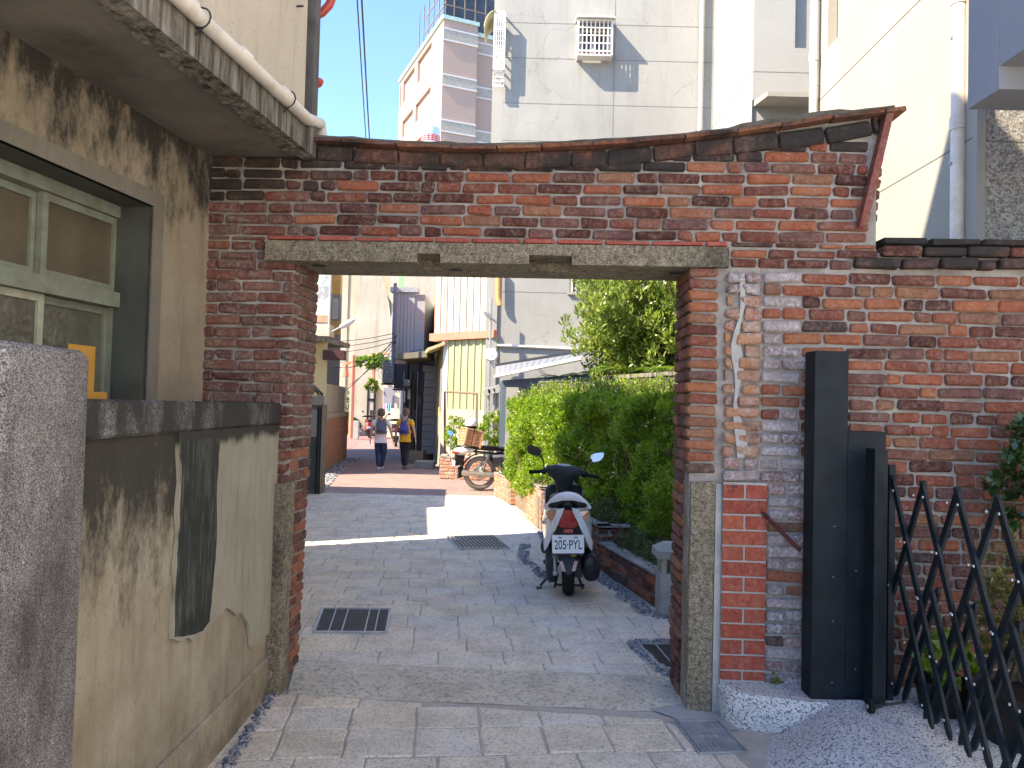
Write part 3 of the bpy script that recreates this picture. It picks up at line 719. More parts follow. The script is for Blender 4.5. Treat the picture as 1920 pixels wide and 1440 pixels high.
# granite lintel with two hinge sockets cut in its lower front edge
lt = MB(); L0, L1, zl0, zl1 = -2.418, .215, 2.458, 2.572; LD = .022
nt = [(G.U(783, 483), G.U(826, 500)), (G.U(992, 483), G.U(1073, 483))]
segs = [(L0, nt[0][0]), (nt[0][1], nt[1][0]), (nt[1][1], L1)]
def lbox(u0, u1, z0, z1, d0, d1):
    n = max(1, int((u1-u0)/.08)); 
    for i in range(n):
        a, b = u0+(u1-u0)*i/n, u0+(u1-u0)*(i+1)/n
        lt.fbox(G, a, b, z0, z1, d0, d1)
for a, b in segs: lt.fbox(G, a, b, zl0, zl1, -TK, LD)
for a, b in nt:
    lt.fbox(G, a, b, zl0+.052, zl1, -TK, LD); lt.fbox(G, a+.0, b-.0, zl0+.0, zl0+.052, -TK, -.20)
LN = lt.build('lintel', MT['granite'], gate)
for x, y in ((598, 498), (855, 506), (1268, 512)):
    pz = atZ(x, y, zl0-.001); MB().lathe([(.045, 0), (.045, .001)], (pz.x, pz.y, zl0-.0025), 'z', 14).build('pivot_hole', MT['pit_dark'], LN)  # flat dark disc paints the shade inside each hole
# granite jamb stones at the foot of both piers
def roughblock(fr, u0, u1, z0, z1, d0, d1, seed, amp=.008, nu=5, nz=14, nd=3):
    mb = MB(); bm = bmesh.new(); bmesh.ops.create_cube(bm, size=1.0)
    bmesh.ops.subdivide_edges(bm, edges=bm.edges[:], cuts=5, use_grid_fill=True)
    vs = []
    for v in bm.verts:
        u = u0+(v.co.x+.5)*(u1-u0); z = z0+(v.co.z+.5)*(z1-z0); d = d0+(v.co.y+.5)*(d1-d0)
        n = Vector((mnoise.noise((u*9+seed, z*7, d*9)), mnoise.noise((u*9, z*7+seed, d*9)), mnoise.noise((u*9, z*7, d*9+seed))))*amp
        ed = sum(1 for q in (v.co.x, v.co.y, v.co.z) if abs(abs(q)-.5) < .01)
        if ed >= 2: u += -.006*np.sign(v.co.x)*(abs(v.co.x) > .49); d += -.006*np.sign(v.co.y)*(abs(v.co.y) > .49)
        vs.append(fr.pt(u+n.x, z+n.z, d+n.y))
    bm.verts.index_update()
    fs = [tuple(v.index for v in f.verts) for f in bm.faces]; bm.free()
    return mb.add(vs, fs)
roughblock(G, .022, .165, .0, 1.262, -.15, .02, 1).build('jamb_stone', MT['granite'], gate, smooth=40)
roughblock(G, -2.345, -2.235, .0, 1.185, -.10, .05, 5, .008).build('jamb_stone', MT['granite'], gate, smooth=40)
MB().fprism(G, [(.166, 0), (.205, 0), (.20, 1.25), (.168, 1.255)], -.05, -.002).build('cement_strip', MT['cement'], gate)
MB().fprism(G, [(.164, 1.262), (.198, 1.262), (.193, 2.45), (.166, 2.45)], -.1, -.03).build('recess_back', MT['mortar_dark'], gate)  # recess back in a darker mortar tone
# eroded pilaster, half bricks either side of a cement repair
z = 1.27; r = 0
for k in range(17):
    f = k/16.0; mid = .30-.035*math.sin(f*3.2)+.02*math.sin(k*2.1)
    gapw = .028+.02*abs(math.sin(k*1.7)) if 3 < k < 15 else .012
    mt_ = MT['brick_white'] if (k < 2 or k > 14) else MT['brick_orange']
    if k in (0, 4, 5): brick(G, gate, .208, .402, z, z+.058, -.08, .012, mt_, 'eroded_brick', rb, jit=.008)
    else:
        brick(G, gate, .207+rb.uniform(-.003, .004), mid-gapw/2, z, z+.057, -.08, .012+rb.uniform(-.008, .008), mt_, 'eroded_brick', rb, jit=.009)
        brick(G, gate, mid+gapw/2, .402+rb.uniform(-.005, .005), z, z+.057, -.08, .012+rb.uniform(-.008, .008), mt_, 'eroded_brick', rb, jit=.009)
    z += .0695
st = MB(); pl_ = []; pr_ = []
for k in range(14):
    zz = 1.40+k*.078; mid = .30-.03*math.sin(k/13*3.2)+.012*math.sin(k*1.3); w = (.02+.012*math.sin(k*1.1))*(1 if k < 12 else .5); pl_.append((mid-w, zz)); pr_.append((mid+w, zz))
st.fprism(G, pr_+pl_[::-1], -.03, .006); st.build('cement_repair', MT['cement'], gate)
# new red brick infill below it
z = .186; k = 0
MB().fbox(G, .203, .443, .15, 1.264, -.06, .016).build('pale_joint_backing', MT['cement'], gate)
for k in range(13):
    h = .0735 if k else .045
    if k % 2: brick(G, gate, .204, .442, z, z+h, -.05, .024, MT['brick_new'], 'new_red_brick', rb, c=.002, jit=.0008)
    else:
        brick(G, gate, .204, .317, z, z+h, -.05, .024, MT['brick_new'], 'new_red_brick', rb, c=.002, jit=.0008); brick(G, gate, .329, .442, z, z+h, -.05, .024, MT['brick_new'], 'new_red_brick', rb, c=.002, jit=.0008)
    z += h+.0115
mk = MB()
for i in range(5): mk.fbox(G, .222+i*.013, .228+i*.013, 1.235, 1.248, .0245, .0255)
for i in range(3): mk.fbox(G, .228+i*.012, .235+i*.012, 1.213, 1.220, .0245, .0255)
mk.build('pencilled_mark', MT['pit_dark'], gate)
print('gate bricks', cnt)
# ================================================================== SIDE WALL right of the gateway
sw = thing('brick_wall', 'weathered red brick boundary wall with corbelled dark coping right of the gateway', 'wall', G.pt(2.3, 0, -.15))
MB().fprism(G, [(.402, 0), (4.2, 0), (4.2, 2.56), (1.02, 2.56), (1.02, 2.462), (.402, 2.462)], -.34, MD-.001).build('mortar_core', MT['mortar'], sw)
stuffw = []
z = .02; r = 0; CW = .0695; c2 = 0
def mat_side(u, z):
    if u < .62 and z < 1.45: return MT['brick_white'] if rb.random() < .85 else MT['brick']
    if u < .72 and rb.random() < .45: return MT['brick_white']
    if z < .75 and rb.random() < .3: return MT['brick_pier']
    return MT['brick']
while z < 2.44:
    c2 += course(G, sw, .447 if z < 1.26 else .407, 2.02, z, CW-.012, MT['brick'], matf=mat_side, first=(.11 if r % 2 else .22))
    z += CW; r += 1
far = MB(); z = .02; rng = random.Random(8)
while z < 2.44:
    u = 2.025
    while u < 4.15:
        L = rng.choice((.11, .21, .24)); P = G.pt; d = rng.uniform(-.003, .004)
        far.fbox(G, u+.006, min(u+L, 4.2)-.006, z, z+CW-.012, -.08, d); u += L
    z += CW
far.build('bricks_out_of_frame', MT['brick'], sw, kind='stuff')
def mt_cop(u, z): return MT['brick_top'] if rb.random() < .72 else MT['brick']
course(G, sw, .902, 2.05, 2.470, .052, None, 'coping_brick', matf=mt_cop, pro=.045, lens=(.22, .24, .2), hd=.05)
course(G, sw, 1.045, 2.05, 2.535, .055, None, 'coping_brick', matf=mt_cop, pro=.03, lens=(.25, .24), hd=.05)
course(G, sw, 1.06, 2.05, 2.602, .043, None, 'coping_brick', matf=lambda u, z: MT['brick_top'], pro=.0, lens=(.27, .26), hd=.0, dep=.2)
MB().fbox(G, 2.05, 4.2, 2.47, 2.645, -.3, .04).build('coping_out_of_frame', MT['brick_top'], sw)
print('side bricks', c2)
# red diagonal stay rod
A_, B_ = G.px(1432, 962, .05), G.px(1496, 1030, .12)
rod = MB(); rod.tube([G.pt(A_[0], A_[1], .02), G.pt(B_[0], B_[1], .16)], .013, 6); tag(rod.build('stay_rod', MT['rust_red']), 'dark red steel rod slanting from the new brickwork to behind the black gate post', 'rod')
# ================================================================== LEFT HOUSE
hd = 8.3
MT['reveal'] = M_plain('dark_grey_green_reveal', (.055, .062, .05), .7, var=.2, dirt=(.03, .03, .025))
H = Fr((-1.78, 4.42), 90-hd)                 # u runs away from the camera; n points to the alley (+X)
house = thing('house', 'weathered cream plaster house with deep concrete canopy and sage framed window at left', 'house', (-5.5, -1, 0))
s_o = H.U(279, 600); s_t = H.U(297, 600); z_top = H.Zz(100, 306); z_trim = H.Zz(200, 317)
S0 = -4.35; WS0 = -3.9; WZ0 = 1.30; dep = .20
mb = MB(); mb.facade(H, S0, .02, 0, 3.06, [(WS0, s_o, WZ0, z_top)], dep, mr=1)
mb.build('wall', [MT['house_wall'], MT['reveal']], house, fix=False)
tr = MB(); tw = s_t-s_o
tr.fbox(H, s_o, s_t, WZ0-.02, z_trim, -.02, .009); tr.fbox(H, WS0, s_o, z_top, z_trim, -.02, .009); tr.fbox(H, WS0, s_o-.001, WZ0-.08, WZ0, -.02, .03)
tr.build('window_trim', MT['house_trim'], house)
# frames sit at depth -dep
FD = -dep
win = MB(); f = lambda x, y: H.px(x, y, FD)
u_r = f(222, 500)[0]
win.fbox(H, s_o-.0, s_o+.0-.001 if False else s_o-.0005, WZ0, WZ0+.001, FD, FD+.001)
win = MB()
win.fbox(H, u_r-.005, s_o+.001, WZ0, z_top, FD-.06, FD+.02)
zt0 = (f(0, 503)[1]+f(213, 547)[1])/2; zt1 = (f(0, 535)[1]+f(213, 577)[1])/2
win.fbox(H, WS0, u_r-.006, zt1, zt0, FD-.05, FD+.035)
win.fbox(H, WS0, u_r-.006, z_top-.06, z_top, FD-.05, FD+.02)
win.fbox(H, WS0, u_r-.006, WZ0, WZ0+.05, FD-.05, FD+.03)
WIN = win.build('window_frame', MT['teal_frame'], house)
# upper sashes
m0, m1 = f(80, 400)[0], f(104, 400)[0]
pitch = u_r-m0
def sash(u0, u1, z0, z1, d, gl, fw=.035, fm='teal_frame'):
    a = MB(); a.fbox(H, u0, u0+fw, z0, z1, d-.03, d); a.fbox(H, u1-fw, u1, z0, z1, d-.03, d); a.fbox(H, u0+fw, u1-fw, z0, z0+fw, d-.03, d-.001); a.fbox(H, u0+fw, u1-fw, z1-fw, z1, d-.03, d-.001)
    a.build('sash', MT[fm], WIN.parent); MB().fbox(H, u0+fw, u1-fw, z0+fw, z1-fw, d-.02, d-.014).build('pane', MT[gl], house)
lw = u_r-.01-m0
for k in range(4):
    sash(m0-k*lw*.98+.0, u_r-.01-k*lw*.98, zt0+.002, z_top-.062, FD-(.0 if k % 2 == 0 else .035), 'dustglass')
q0, q1 = f(75, 620)[0], f(93, 620)[0]
lw2 = u_r-.012-q0
for k in range(4):
    sash(q0-k*lw2*.97, u_r-.01-k*lw2*.97, WZ0+.052, zt1-.002, FD-(.035 if k % 2 == 0 else .0), 'obscure', fm='teal_light' if k % 2 else 'teal_frame')
rev = MB(); rev.fbox(H, u_r+.0, s_o+.0006, WZ0, z_top, FD+.021, FD+.022); rev.build('reveal_lining', MT['reveal'], house)
cb = MB(); a0, a1 = f(112, 700), f(165, 650); b1 = f(187, 735)
cb.fprism(H, [(a0[0], WZ0+.06), (b1[0], WZ0+.06), (b1[0], b1[1]), (a1[0], b1[1]), (a1[0], a1[1]), (a0[0], a1[1])], FD+.036, FD+.041)
tag(cb.build('cardboard_sheet', MT['cardboard']), 'orange cardboard sheet with notched corner propped in the lower window', 'cardboard')
# canopy slab
pA = atZ(590, 297, 3.045); pB = atZ(230, 0, 3.045)
dirf = Vector((pA.x-pB.x, pA.y-pB.y)).normalized(); degf = math.degrees(math.atan2(dirf.y, dirf.x))
FF = Fr((pA.x, pA.y), degf)                   # fascia plane, u=0 at its far end
n_in = -FF.n
def hx(u, d): return FF.pt(u, 0, d)[:2]
wa = H.pt(.03, 0, -.03)[:2]; wb_ = H.pt(-4.3, 0, -.03)[:2]
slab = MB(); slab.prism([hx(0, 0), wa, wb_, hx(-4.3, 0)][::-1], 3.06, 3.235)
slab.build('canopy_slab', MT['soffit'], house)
fa = MB(); fa.fbox(FF, -4.3, .0, 3.045, 3.238, -.03, .006); fa.fbox(FF, -4.3, -.0, 3.040, 3.06, -.075, -.031)
fa.build('canopy_fascia', MT['fascia'], house)
# broken drip edge
dr = MB(); rng = random.Random(4)
for k in range(70):
    u = -4.28+k*.061; dr.fprism(FF, [(u, 3.0605), (u+.061, 3.0605), (u+.045, 3.060-rng.uniform(.002, .012)), (u+.01, 3.060-rng.uniform(.002, .012))], -.12-rng.uniform(0, .02), -.076)
dr.build('crumbled_drip_edge', MT['fascia'], house)
# upper storeys
UB = -.045
up = MB(); ue = FF.U(574, 100, UB)
up.facade(FF, -7.5, ue, 3.235, 10.0, [], .1)
c4 = [FF.pt(ue, 0, UB)[:2], FF.pt(-4.2, 0, UB)[:2]]
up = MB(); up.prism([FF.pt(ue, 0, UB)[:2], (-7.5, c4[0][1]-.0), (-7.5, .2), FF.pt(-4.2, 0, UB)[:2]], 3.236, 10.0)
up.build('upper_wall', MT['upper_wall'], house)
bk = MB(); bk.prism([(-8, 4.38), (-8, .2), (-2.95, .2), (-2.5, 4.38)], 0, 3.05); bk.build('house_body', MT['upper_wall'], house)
nl = MB(); q = FF.px(556, 12, UB); nl.tube([FF.pt(q[0], q[1], UB-.01), FF.pt(q[0], q[1], UB+.04)], .006, 6); nl.build('wall_hook', MT['dark_steel'], house)
# corner duct and cables
qa = atY(583, 120, 4.50); 
dm = MB()
X0, X1 = atY(574, 120, 4.47).x, atY(594, 120, 4.47).x
lean = (atY(590, 0, 4.47).x-atY(594, 240, 4.47).x)
dm.box(X0, X1, 4.40, 4.52, 3.24, 5.6)
dm.fbox(Fr((0, 4.40), 0), X0+.01, X1-.02, 3.24, 5.6, 0, .01)
tag(dm.build('corner_duct', M_plain('grey_weathered_duct', (.09, .087, .08), .8, var=.3, sc=12, dirt=(.05, .05, .045), bump=.4)), 'grey weathered square duct running up the corner of the left house', 'duct')
cbm = MB(); xw = X0-.02
cbm.tube([(xw, 4.385, 5.6), (xw+.005, 4.385, 4.6), (xw, 4.385, 3.9), (xw+.01, 4.38, 3.3)], .006, 5); cbm.tube([(xw+.02, 4.38, 5.6), (xw+.02, 4.38, 4.4), (xw+.03, 4.38, 3.9), (xw+.02, 4.38, 3.28)], .005, 5)
cbm.tube([(X0-.01, 4.38, 4.02), (X0+.05, 4.36, 4.04), (X1+.01, 4.39, 4.10)], .006, 5)
tag(cbm.build('wall_cables', MT['blackplastic']), 'thin black cables strapped beside the grey corner duct', 'cables')
# white drain pipe along the canopy
pd = MB(); pr = .034
p_a = FF.px(455, 105, .035)[1]
zpipe = FF.Zz(470, 120, .03)
ue2 = FF.U(583, 222, .03)
PT = [FF.pt(-4.2, zpipe+.0, .03), FF.pt(-3.5, zpipe, .03), FF.pt(ue2-.05, zpipe-.01, .03)]
e1_ = atY(600, 232, 4.58); e2_ = atY(604, 262, 4.62)
PT += [tuple(e1_), (e2_.x, e2_.y, e2_.z)]
pipe = thing('drain_pipe', 'cream plastic drain pipe running along the canopy of the left house with a bent end', 'pipe', PT[1])
pd.tube(PT, pr, 12); pd.build('pipe', MT['pvc'], pipe, smooth=40)
for px_ in (350, 455, 532):
    uu = FF.U(px_, (px_-338)*.93+5, .03)
    cl = MB(); cl.tube([FF.pt(uu-.035, zpipe, .03), FF.pt(uu+.035, zpipe, .03)], pr+.005, 12); cl.build('coupling', MT['pvc'], pipe, smooth=40)
for px_ in (362, 530):
    uu = FF.U(px_, (px_-338)*.93+5, .03)+.06; cl = MB()
    ring = [FF.pt(uu, zpipe+(pr+.008)*math.cos(a), .03+(pr+.008)*math.sin(a)) for a in np.linspace(0, 6.28, 13)]
    cl.tube(ring, .004, 5); cl.tube([FF.pt(uu, zpipe-pr, .05), FF.pt(uu, zpipe-.09, -.02)], .004, 5); cl.build('clip', MT['dark_steel'], pipe)
# red things behind the corner
rd = MB(); pc = atY(588, 152, 4.9); rd.ball((pc.x, pc.y, pc.z), (.062, .062, .045), 18, 8, zr=(.5, 1.0)); rd.lathe([(.062, -.0), (.064, .008), (.03, .02)], (pc.x, pc.y, pc.z-.002), 'z', 18)
o = rd.build('lamp_shade', MT['red_plastic'], smooth=40); tag(o, 'red round bowl shape hanging behind the corner of the left house', 'lamp shade')
tb = MB(); pts = [atY(590, 34, 4.9), atY(603, 25, 4.9), atY(617, 10, 4.9), atY(626, -12, 4.9), atY(630, -40, 4.9)]
tb.tube(pts, [.018, .026, .028, .028, .028], 10); o = tb.build('hose', MT['red_plastic'], smooth=40); tag(o, 'thick red curved hose against the sky at the top left', 'hose')
wr = MB(); wr.tube([atY(584, 162, 4.9), atY(575, 205, 4.9), atY(573, 245, 4.9)], .004, 5); tag(wr.build('wire', MT['blackplastic']), 'thin wire hanging below the red bowl shape at the house corner', 'wire')
# two black cables across the sky
for k, (xa, xb) in enumerate(((668, 690), (677, 696))):
    a = atY(xa-2, -60, 9.0); b = atY(xb+1, 330, 17.0); w_ = MB(); w_.tube([a, a.lerp(b, .5)+Vector((0, 0, -.05)), b], .013 if k else .010, 6)
    o = w_.build('overhead_cable', MT['blackplastic']); tag(o, ('left thinner' if k == 0 else 'right thicker')+' of the two black cables crossing the blue sky', 'cable', 'overhead cables across the sky')
# ================================================================== LOW WALL and granite post, left foreground
wall = thing('plaster_wall', 'low plaster wall with blackened coping and peeling grey skin at left foreground', 'wall', (-1.45, 3.4, 0))
W = Fr((-1.345, 4.415), 90)     # u negative toward camera
rough = MB(); NU, NZ = 60, 44
def wsurf(u0, u1, z0, z1, d, amp, nu, nz, seed=0):
    vs = []; fs = []
    for j in range(nz+1):
        for i in range(nu+1):
            u = u0+(u1-u0)*i/nu; z = z0+(z1-z0)*j/nz
            vs.append(W.pt(u, z, d+amp*mnoise.noise((u*3.1, z*3.1, seed))+amp*.4*mnoise.noise((u*11, z*11, seed))))
    for j in range(nz):
        for i in range(nu): q = j*(nu+1)+i; fs.append((q, q+1, q+nu+2, q+nu+1))
    return vs, fs
vs, fs = wsurf(-2.12, 0, 0, 1.53, 0, .006, 60, 44); rough.add(vs, fs)
rough.build('wall_face', MT['lowwall'], wall, smooth=True, fix=False)
MB().box(-1.56, -1.352, 2.29, 4.415, 0, 1.52).build('wall_body', MT['lowwall'], wall)
cp = MB(); cp.cham(-1.60, -1.318, 2.30, 4.428, 1.515, 1.640, .012, .003); cp.build('coping', MT['coping_granite'], wall)
bl = MB(); bl.cham(-1.44, -1.326, 2.29, 4.40, -.02, .215, .012, .002); bl.build('plinth', MT['lowwall'], wall)
# peeling skin: raised layer with a ragged lower edge
rng = random.Random(12)
def wp(x, y): return W.px(x, y)
out = [(402, 830), (388, 850), (384, 905), (328, 905), (324, 1000), (320, 1100), (316, 1198), (330, 1202), (345, 1196), (356, 1200), (372, 1188), (378, 1182), (392, 1166), (404, 1154), (418, 1144), (430, 1146), (440, 1152), (450, 1156), (458, 1170), (462, 1190), (463, 1212), (470, 1230), (482, 1190), (492, 1130), (505, 1000), (512, 900), (520, 800)]
dark = [(402, 815), (386, 905), (326, 905)]
full = [(325, 800), (327, 860), (330, 905), (325, 960), (327, 1010), (320, 1060), (323, 1110), (316, 1160), (315, 1198), (329, 1203), (343, 1195), (355, 1201), (366, 1190), (378, 1183), (392, 1166), (398, 1156), (412, 1147), (417, 1140), (430, 1147), (436, 1154), (447, 1148), (452, 1158), (458, 1166), (462, 1185), (464, 1215)]
P_ = [wp(*q) for q in full]
P_ += [(P_[-1][0]+.05, .35), (-.005, .35), (-.005, 1.515), (P_[0][0], 1.515)]
# densify the ragged part
Q = []
for i in range(len(P_)):
    a, b = P_[i], P_[(i+1) % len(P_)]; Q.append(a)
    if i < len(full)-1:
        for k in range(1, 4): Q.append((a[0]+(b[0]-a[0])*k/4+rng.uniform(-.004, .004), a[1]+(b[1]-a[1])*k/4+rng.uniform(-.004, .004)))
MB().fprism(W, Q, .002, .020).build('plaster_skin', MT['lowwall_skin'], wall)
ds = [wp(*q) for q in ((328, 822), (331, 905), (326, 1000), (321, 1100), (318, 1194))]+[wp(345, 1191), wp(372, 1182), wp(384, 1165), wp(392, 1080), wp(398, 1000), wp(398, 905), wp(404, 822)]
D2 = []
for i in range(len(ds)):
    a, b = ds[i], ds[(i+1) % len(ds)]; D2.append(a)
    for k in range(1, 5): D2.append((a[0]+(b[0]-a[0])*k/5+rng.uniform(-.006, .006), a[1]+(b[1]-a[1])*k/5+rng.uniform(-.004, .004)))
D2 = [(a, min(b, 1.513)) for a, b in D2]
MB().fprism(W, D2, .0195, .022).build('black_algae_patch', MT['darkskin'], wall)
post = thing('stone_post', 'speckled granite gate post with rounded top in the left foreground', 'post', (-1.46, 2.15, 0))
pm = MB(); prof = []
xr = -1.275; x0_, y0_, y1_ = -1.62, 1.93, 2.325
zt_ = 1.79
layers = [(0, 0), (zt_-.035, 0), (zt_-.015, .006), (zt_-.004, .018), (zt_, .045)]
def rrect(ins, z, rad=.022):
    pts = []
    for cx_, cy_, a0 in ((xr-ins-rad, y1_-ins-rad, 0), (x0_+ins+rad, y1_-ins-rad, 90), (x0_+ins+rad, y0_+ins+rad, 180), (xr-ins-rad, y0_+ins+rad, 270)):
        for k in range(4): a = R_(a0+k*30); pts.append((cx_+rad*math.cos(a), cy_+rad*math.sin(a), z))
    return pts
V_ = []; F_ = []
for z, i in layers: V_ += rrect(i, z)
nn = 16
for l in range(len(layers)-1):
    for k in range(nn): F_.append((l*nn+k, l*nn+(k+1) % nn, (l+1)*nn+(k+1) % nn, (l+1)*nn+k))
F_.append(tuple(range((len(layers)-1)*nn, len(layers)*nn)))
pm.add(V_, F_); pm.build('shaft', MT['post_granite'], post, smooth=35)
# ================================================================== STEP, RAMP, BLACK POST, TRELLIS GATE
stp = MB()
rampz = []
st_ = thing('terrazzo_step', 'pale pebble-wash step under the black gate post', 'step', (1.6, 4.15, 0))
sb = MB(); c0 = G.pt(.20, 0, .02)[:2]
poly = [G.pt(.19, 0, -.01)[:2], G.pt(.21, 0, .14)[:2], G.pt(.27, 0, .20)[:2], (1.55, 3.98), (2.3, 3.95), (3.6, 3.9), (3.6, 4.25), G.pt(.9, 0, -.02)[:2]]
def slabcap(mb, poly, z0, z1, c=.02):
    if area(poly) < 0: poly = poly[::-1]
    cx_ = sum(p[0] for p in poly)/len(poly); cy_ = sum(p[1] for p in poly)/len(poly); n = len(poly)
    ins = [(p[0]+(cx_-p[0])*c/max(.05, math.hypot(cx_-p[0], cy_-p[1])), p[1]+(cy_-p[1])*c/max(.05, math.hypot(cx_-p[0], cy_-p[1]))) for p in poly]
    vs = [(*p, z0) for p in poly]+[(*p, z1-c) for p in poly]+[(*p, z1) for p in ins]
    fs = [(i, (i+1) % n, n+(i+1) % n, n+i) for i in range(n)]+[(n+i, n+(i+1) % n, 2*n+(i+1) % n, 2*n+i) for i in range(n)]+[tuple(range(2*n, 3*n))]
    mb.add(vs, fs)
slabcap(sb, poly, -.02, .175, .03); sb.build('step_block', MT['terrazzo'], st_, smooth=40)
ramp = MB(); NI, NJ = 26, 16; vs = []; fs = []
RL = [P2(1460, 1442), P2(1420, 1405), P2(1375, 1363)]
for j in range(NJ+1):
    b = j/NJ; y = 3.98-b*2.2
    for i in range(NI+1):
        a = i/NI
        xl = 1.20+.0*b if b < .3 else 1.20
        xl = 1.17+.16*max(0, (y-3.6))/.4 if y > 3.6 else 1.15
        x = xl+(3.6-xl)*a
        e = min(1, (x-xl)/.45); e = e*e*(3-2*e)
        z = (.16*(1-min(1, b*1.15))+.035)*e-.01*(1-e)+.004*mnoise.noise((x*3, y*3, 0))
        if a == 0: z = -.02
        vs.append((x, y, z))
for j in range(NJ):
    for i in range(NI): q = j*(NI+1)+i; fs.append((q, q+NI+1, q+NI+2, q+1))
ramp.add(vs, fs); ro_ = ramp.build('driveway_ramp', MT['terrazzo'], smooth=True, fix=False); ro_['kind'] = 'structure'
# pale cement smear at the foot of the right jamb
sm = MB(); vs = [(1.02, 4.27, .012)]; ringp = [(.86, 4.5), (.80, 4.3), (.92, 4.18), (1.0, 4.02), (1.1, 4.0), (1.22, 4.05), (1.2, 4.2), (1.16, 4.3), (1.08, 4.75), (.98, 4.7)]
sm.add(vs+[(x, y, .001) for x, y in ringp], [(0, 1+i, 1+(i+1) % len(ringp)) for i in range(len(ringp))]); sm.build('cement_fillet', MT['cement'], PAV, smooth=True, fix=False)
gp = thing('gate_post', 'tall blue-black steel gate post boxed beside the folding gate', 'gate post', (1.72, 4.08, .175))
YF = 4.03; xl, xm, xr_ = atY(1520, 1290, YF).x, atY(1588, 1000, YF).x, atY(1661, 1000, YF).x
zt1 = atY(1555, 658, YF).z; zt2 = atY(1620, 809, YF).z
a = MB(); a.cham(xl, xm, YF, YF+.135, .17, zt1, .003); a.build('tall_box', MT['black_steel'], gp)
a = MB(); a.cham(xm+.001, xr_, YF+.004, YF+.13, .17, zt2, .003); a.build('short_box', MT['black_steel'], gp)
for x, y in ((1565, 987), (1605, 1070), (1562, 1165), (1560, 1280), (1604, 1255), (1562, 1082)):
    p = atY(x, y, YF); MB().ball((p.x, YF, p.z), .004, 6, 4).build('screw', MT['galv'], gp)
XT = 1.985
tg = thing('folding_gate', 'black steel folding trellis gate standing open toward the viewer at right', 'gate', (XT, 3.2, .18))
zc = atY(1648, 841, 3.92).z; xc0, xc1 = atY(1630, 900, 3.92).x, atY(1664, 900, 3.92).x
for i in range(3):
    a = MB(); w = (xc1-xc0)/3.0; a.box(xc0+i*w+.004, xc0+(i+1)*w-.003, 3.87+.02*i, 3.97, .19, zc-.005*i); a.build('upright_channel', MT['black_steel'], tg)
a = MB(); a.box(XT-.02, XT+.012, 3.985, 4.015, .19, 1.40); a.build('upright_channel', MT['black_steel'], tg)
def bar(y0, z0, y1, z1, dx):
    a = Vector((0, y1-y0, z1-z0)); L = a.length; a.normalize(); s = Vector((0, -a.z, a.y)); w = .0165; t_ = .007
    p0 = Vector((XT+dx, y0, z0)); p1 = Vector((XT+dx, y1, z1)); X_ = Vector((t_, 0, 0))
    m_ = MB(); pts = []
    # slightly pointed ends
    tip0, tip1 = p0, p1; q0, q1 = p0+a*.03, p1-a*.03
    prof = [q0-s*w, q1-s*w, p1-s*w*.2, p1+s*w*.2, q1+s*w, q0+s*w, p0+s*w*.2, p0-s*w*.2]
    m_.add([tuple(p-X_) for p in prof]+[tuple(p+X_) for p in prof], [tuple(range(8)), tuple(range(15, 7, -1))]+[(i, 8+i, 8+(i+1) % 8, (i+1) % 8) for i in range(8)])
    return m_.build('lattice_bar', MT['black_steel'], tg)
PITCH = .285; dz, dy = 1.12, .55
tops = [3.70-k*PITCH for k in range(-1, 9)]
for y in tops:
    zb0, ztp = .225, 1.345
    if y+dy <= 4.03: bar(y+dy, zb0, y, ztp, .009)      # rises toward the camera
    elif y < 4.0:
        f_ = (4.02-y)/dy; bar(4.02, ztp-(ztp-zb0)*f_, y, ztp, .009)
    if y <= 3.99: bar(y, ztp, y-dy, zb0, -.009)
for k, y in enumerate(tops):
    ys = y-.0; zb0, ztp = .225, .865; d2 = dy*(ztp-zb0)/1.12
    y2 = y-PITCH*.5+.03
    if y2+d2 < 4.05: bar(y2+d2, zb0, y2, ztp, .021)
    if y2 < 4.0: bar(y2, ztp, y2-d2, zb0, -.021)
rv = MB()
for y in tops:
    for j in range(-3, 5):
        for kk in range(1, 10):
            pass
    for zz in np.linspace(.30, 1.27, 5):
        yy = y+(1.345-zz)/1.12*dy
        if yy < 4.0: rv.ball((XT-.026, yy, zz), (.004, .007, .007), 8, 5)
        yy = y-(1.345-zz)/1.12*dy
        if 1.2 < yy < 4.0: rv.ball((XT-.02, yy, zz), (.004, .007, .007), 8, 5)
rv.build('rivets', MT['rivet'], tg, kind='stuff')
cw = thing('caster_wheel', 'small black caster wheel at the foot of the folding gate', 'wheel', (atY(1632, 1302, 3.84).x, 3.84, .18))
px_ = atY(1632, 1304, 3.84); a = MB(); a.lathe([(.02, -.012), (.034, -.009), (.034, .009), (.02, .012)], (px_.x, 3.84, .185+.03), 'x', 18); a.build('tyre', MT['rubber'], cw, smooth=40)
a = MB(); a.lathe([(.01, -.016), (.01, .016)], (px_.x, 3.84, .215), 'x', 10); a.build('hub', MT['rivet'], cw)
a = MB(); a.tube([(px_.x, 3.84, .215), (XT, 3.84, .24)], .008, 6); a.build('axle', MT['dark_steel'], cw)
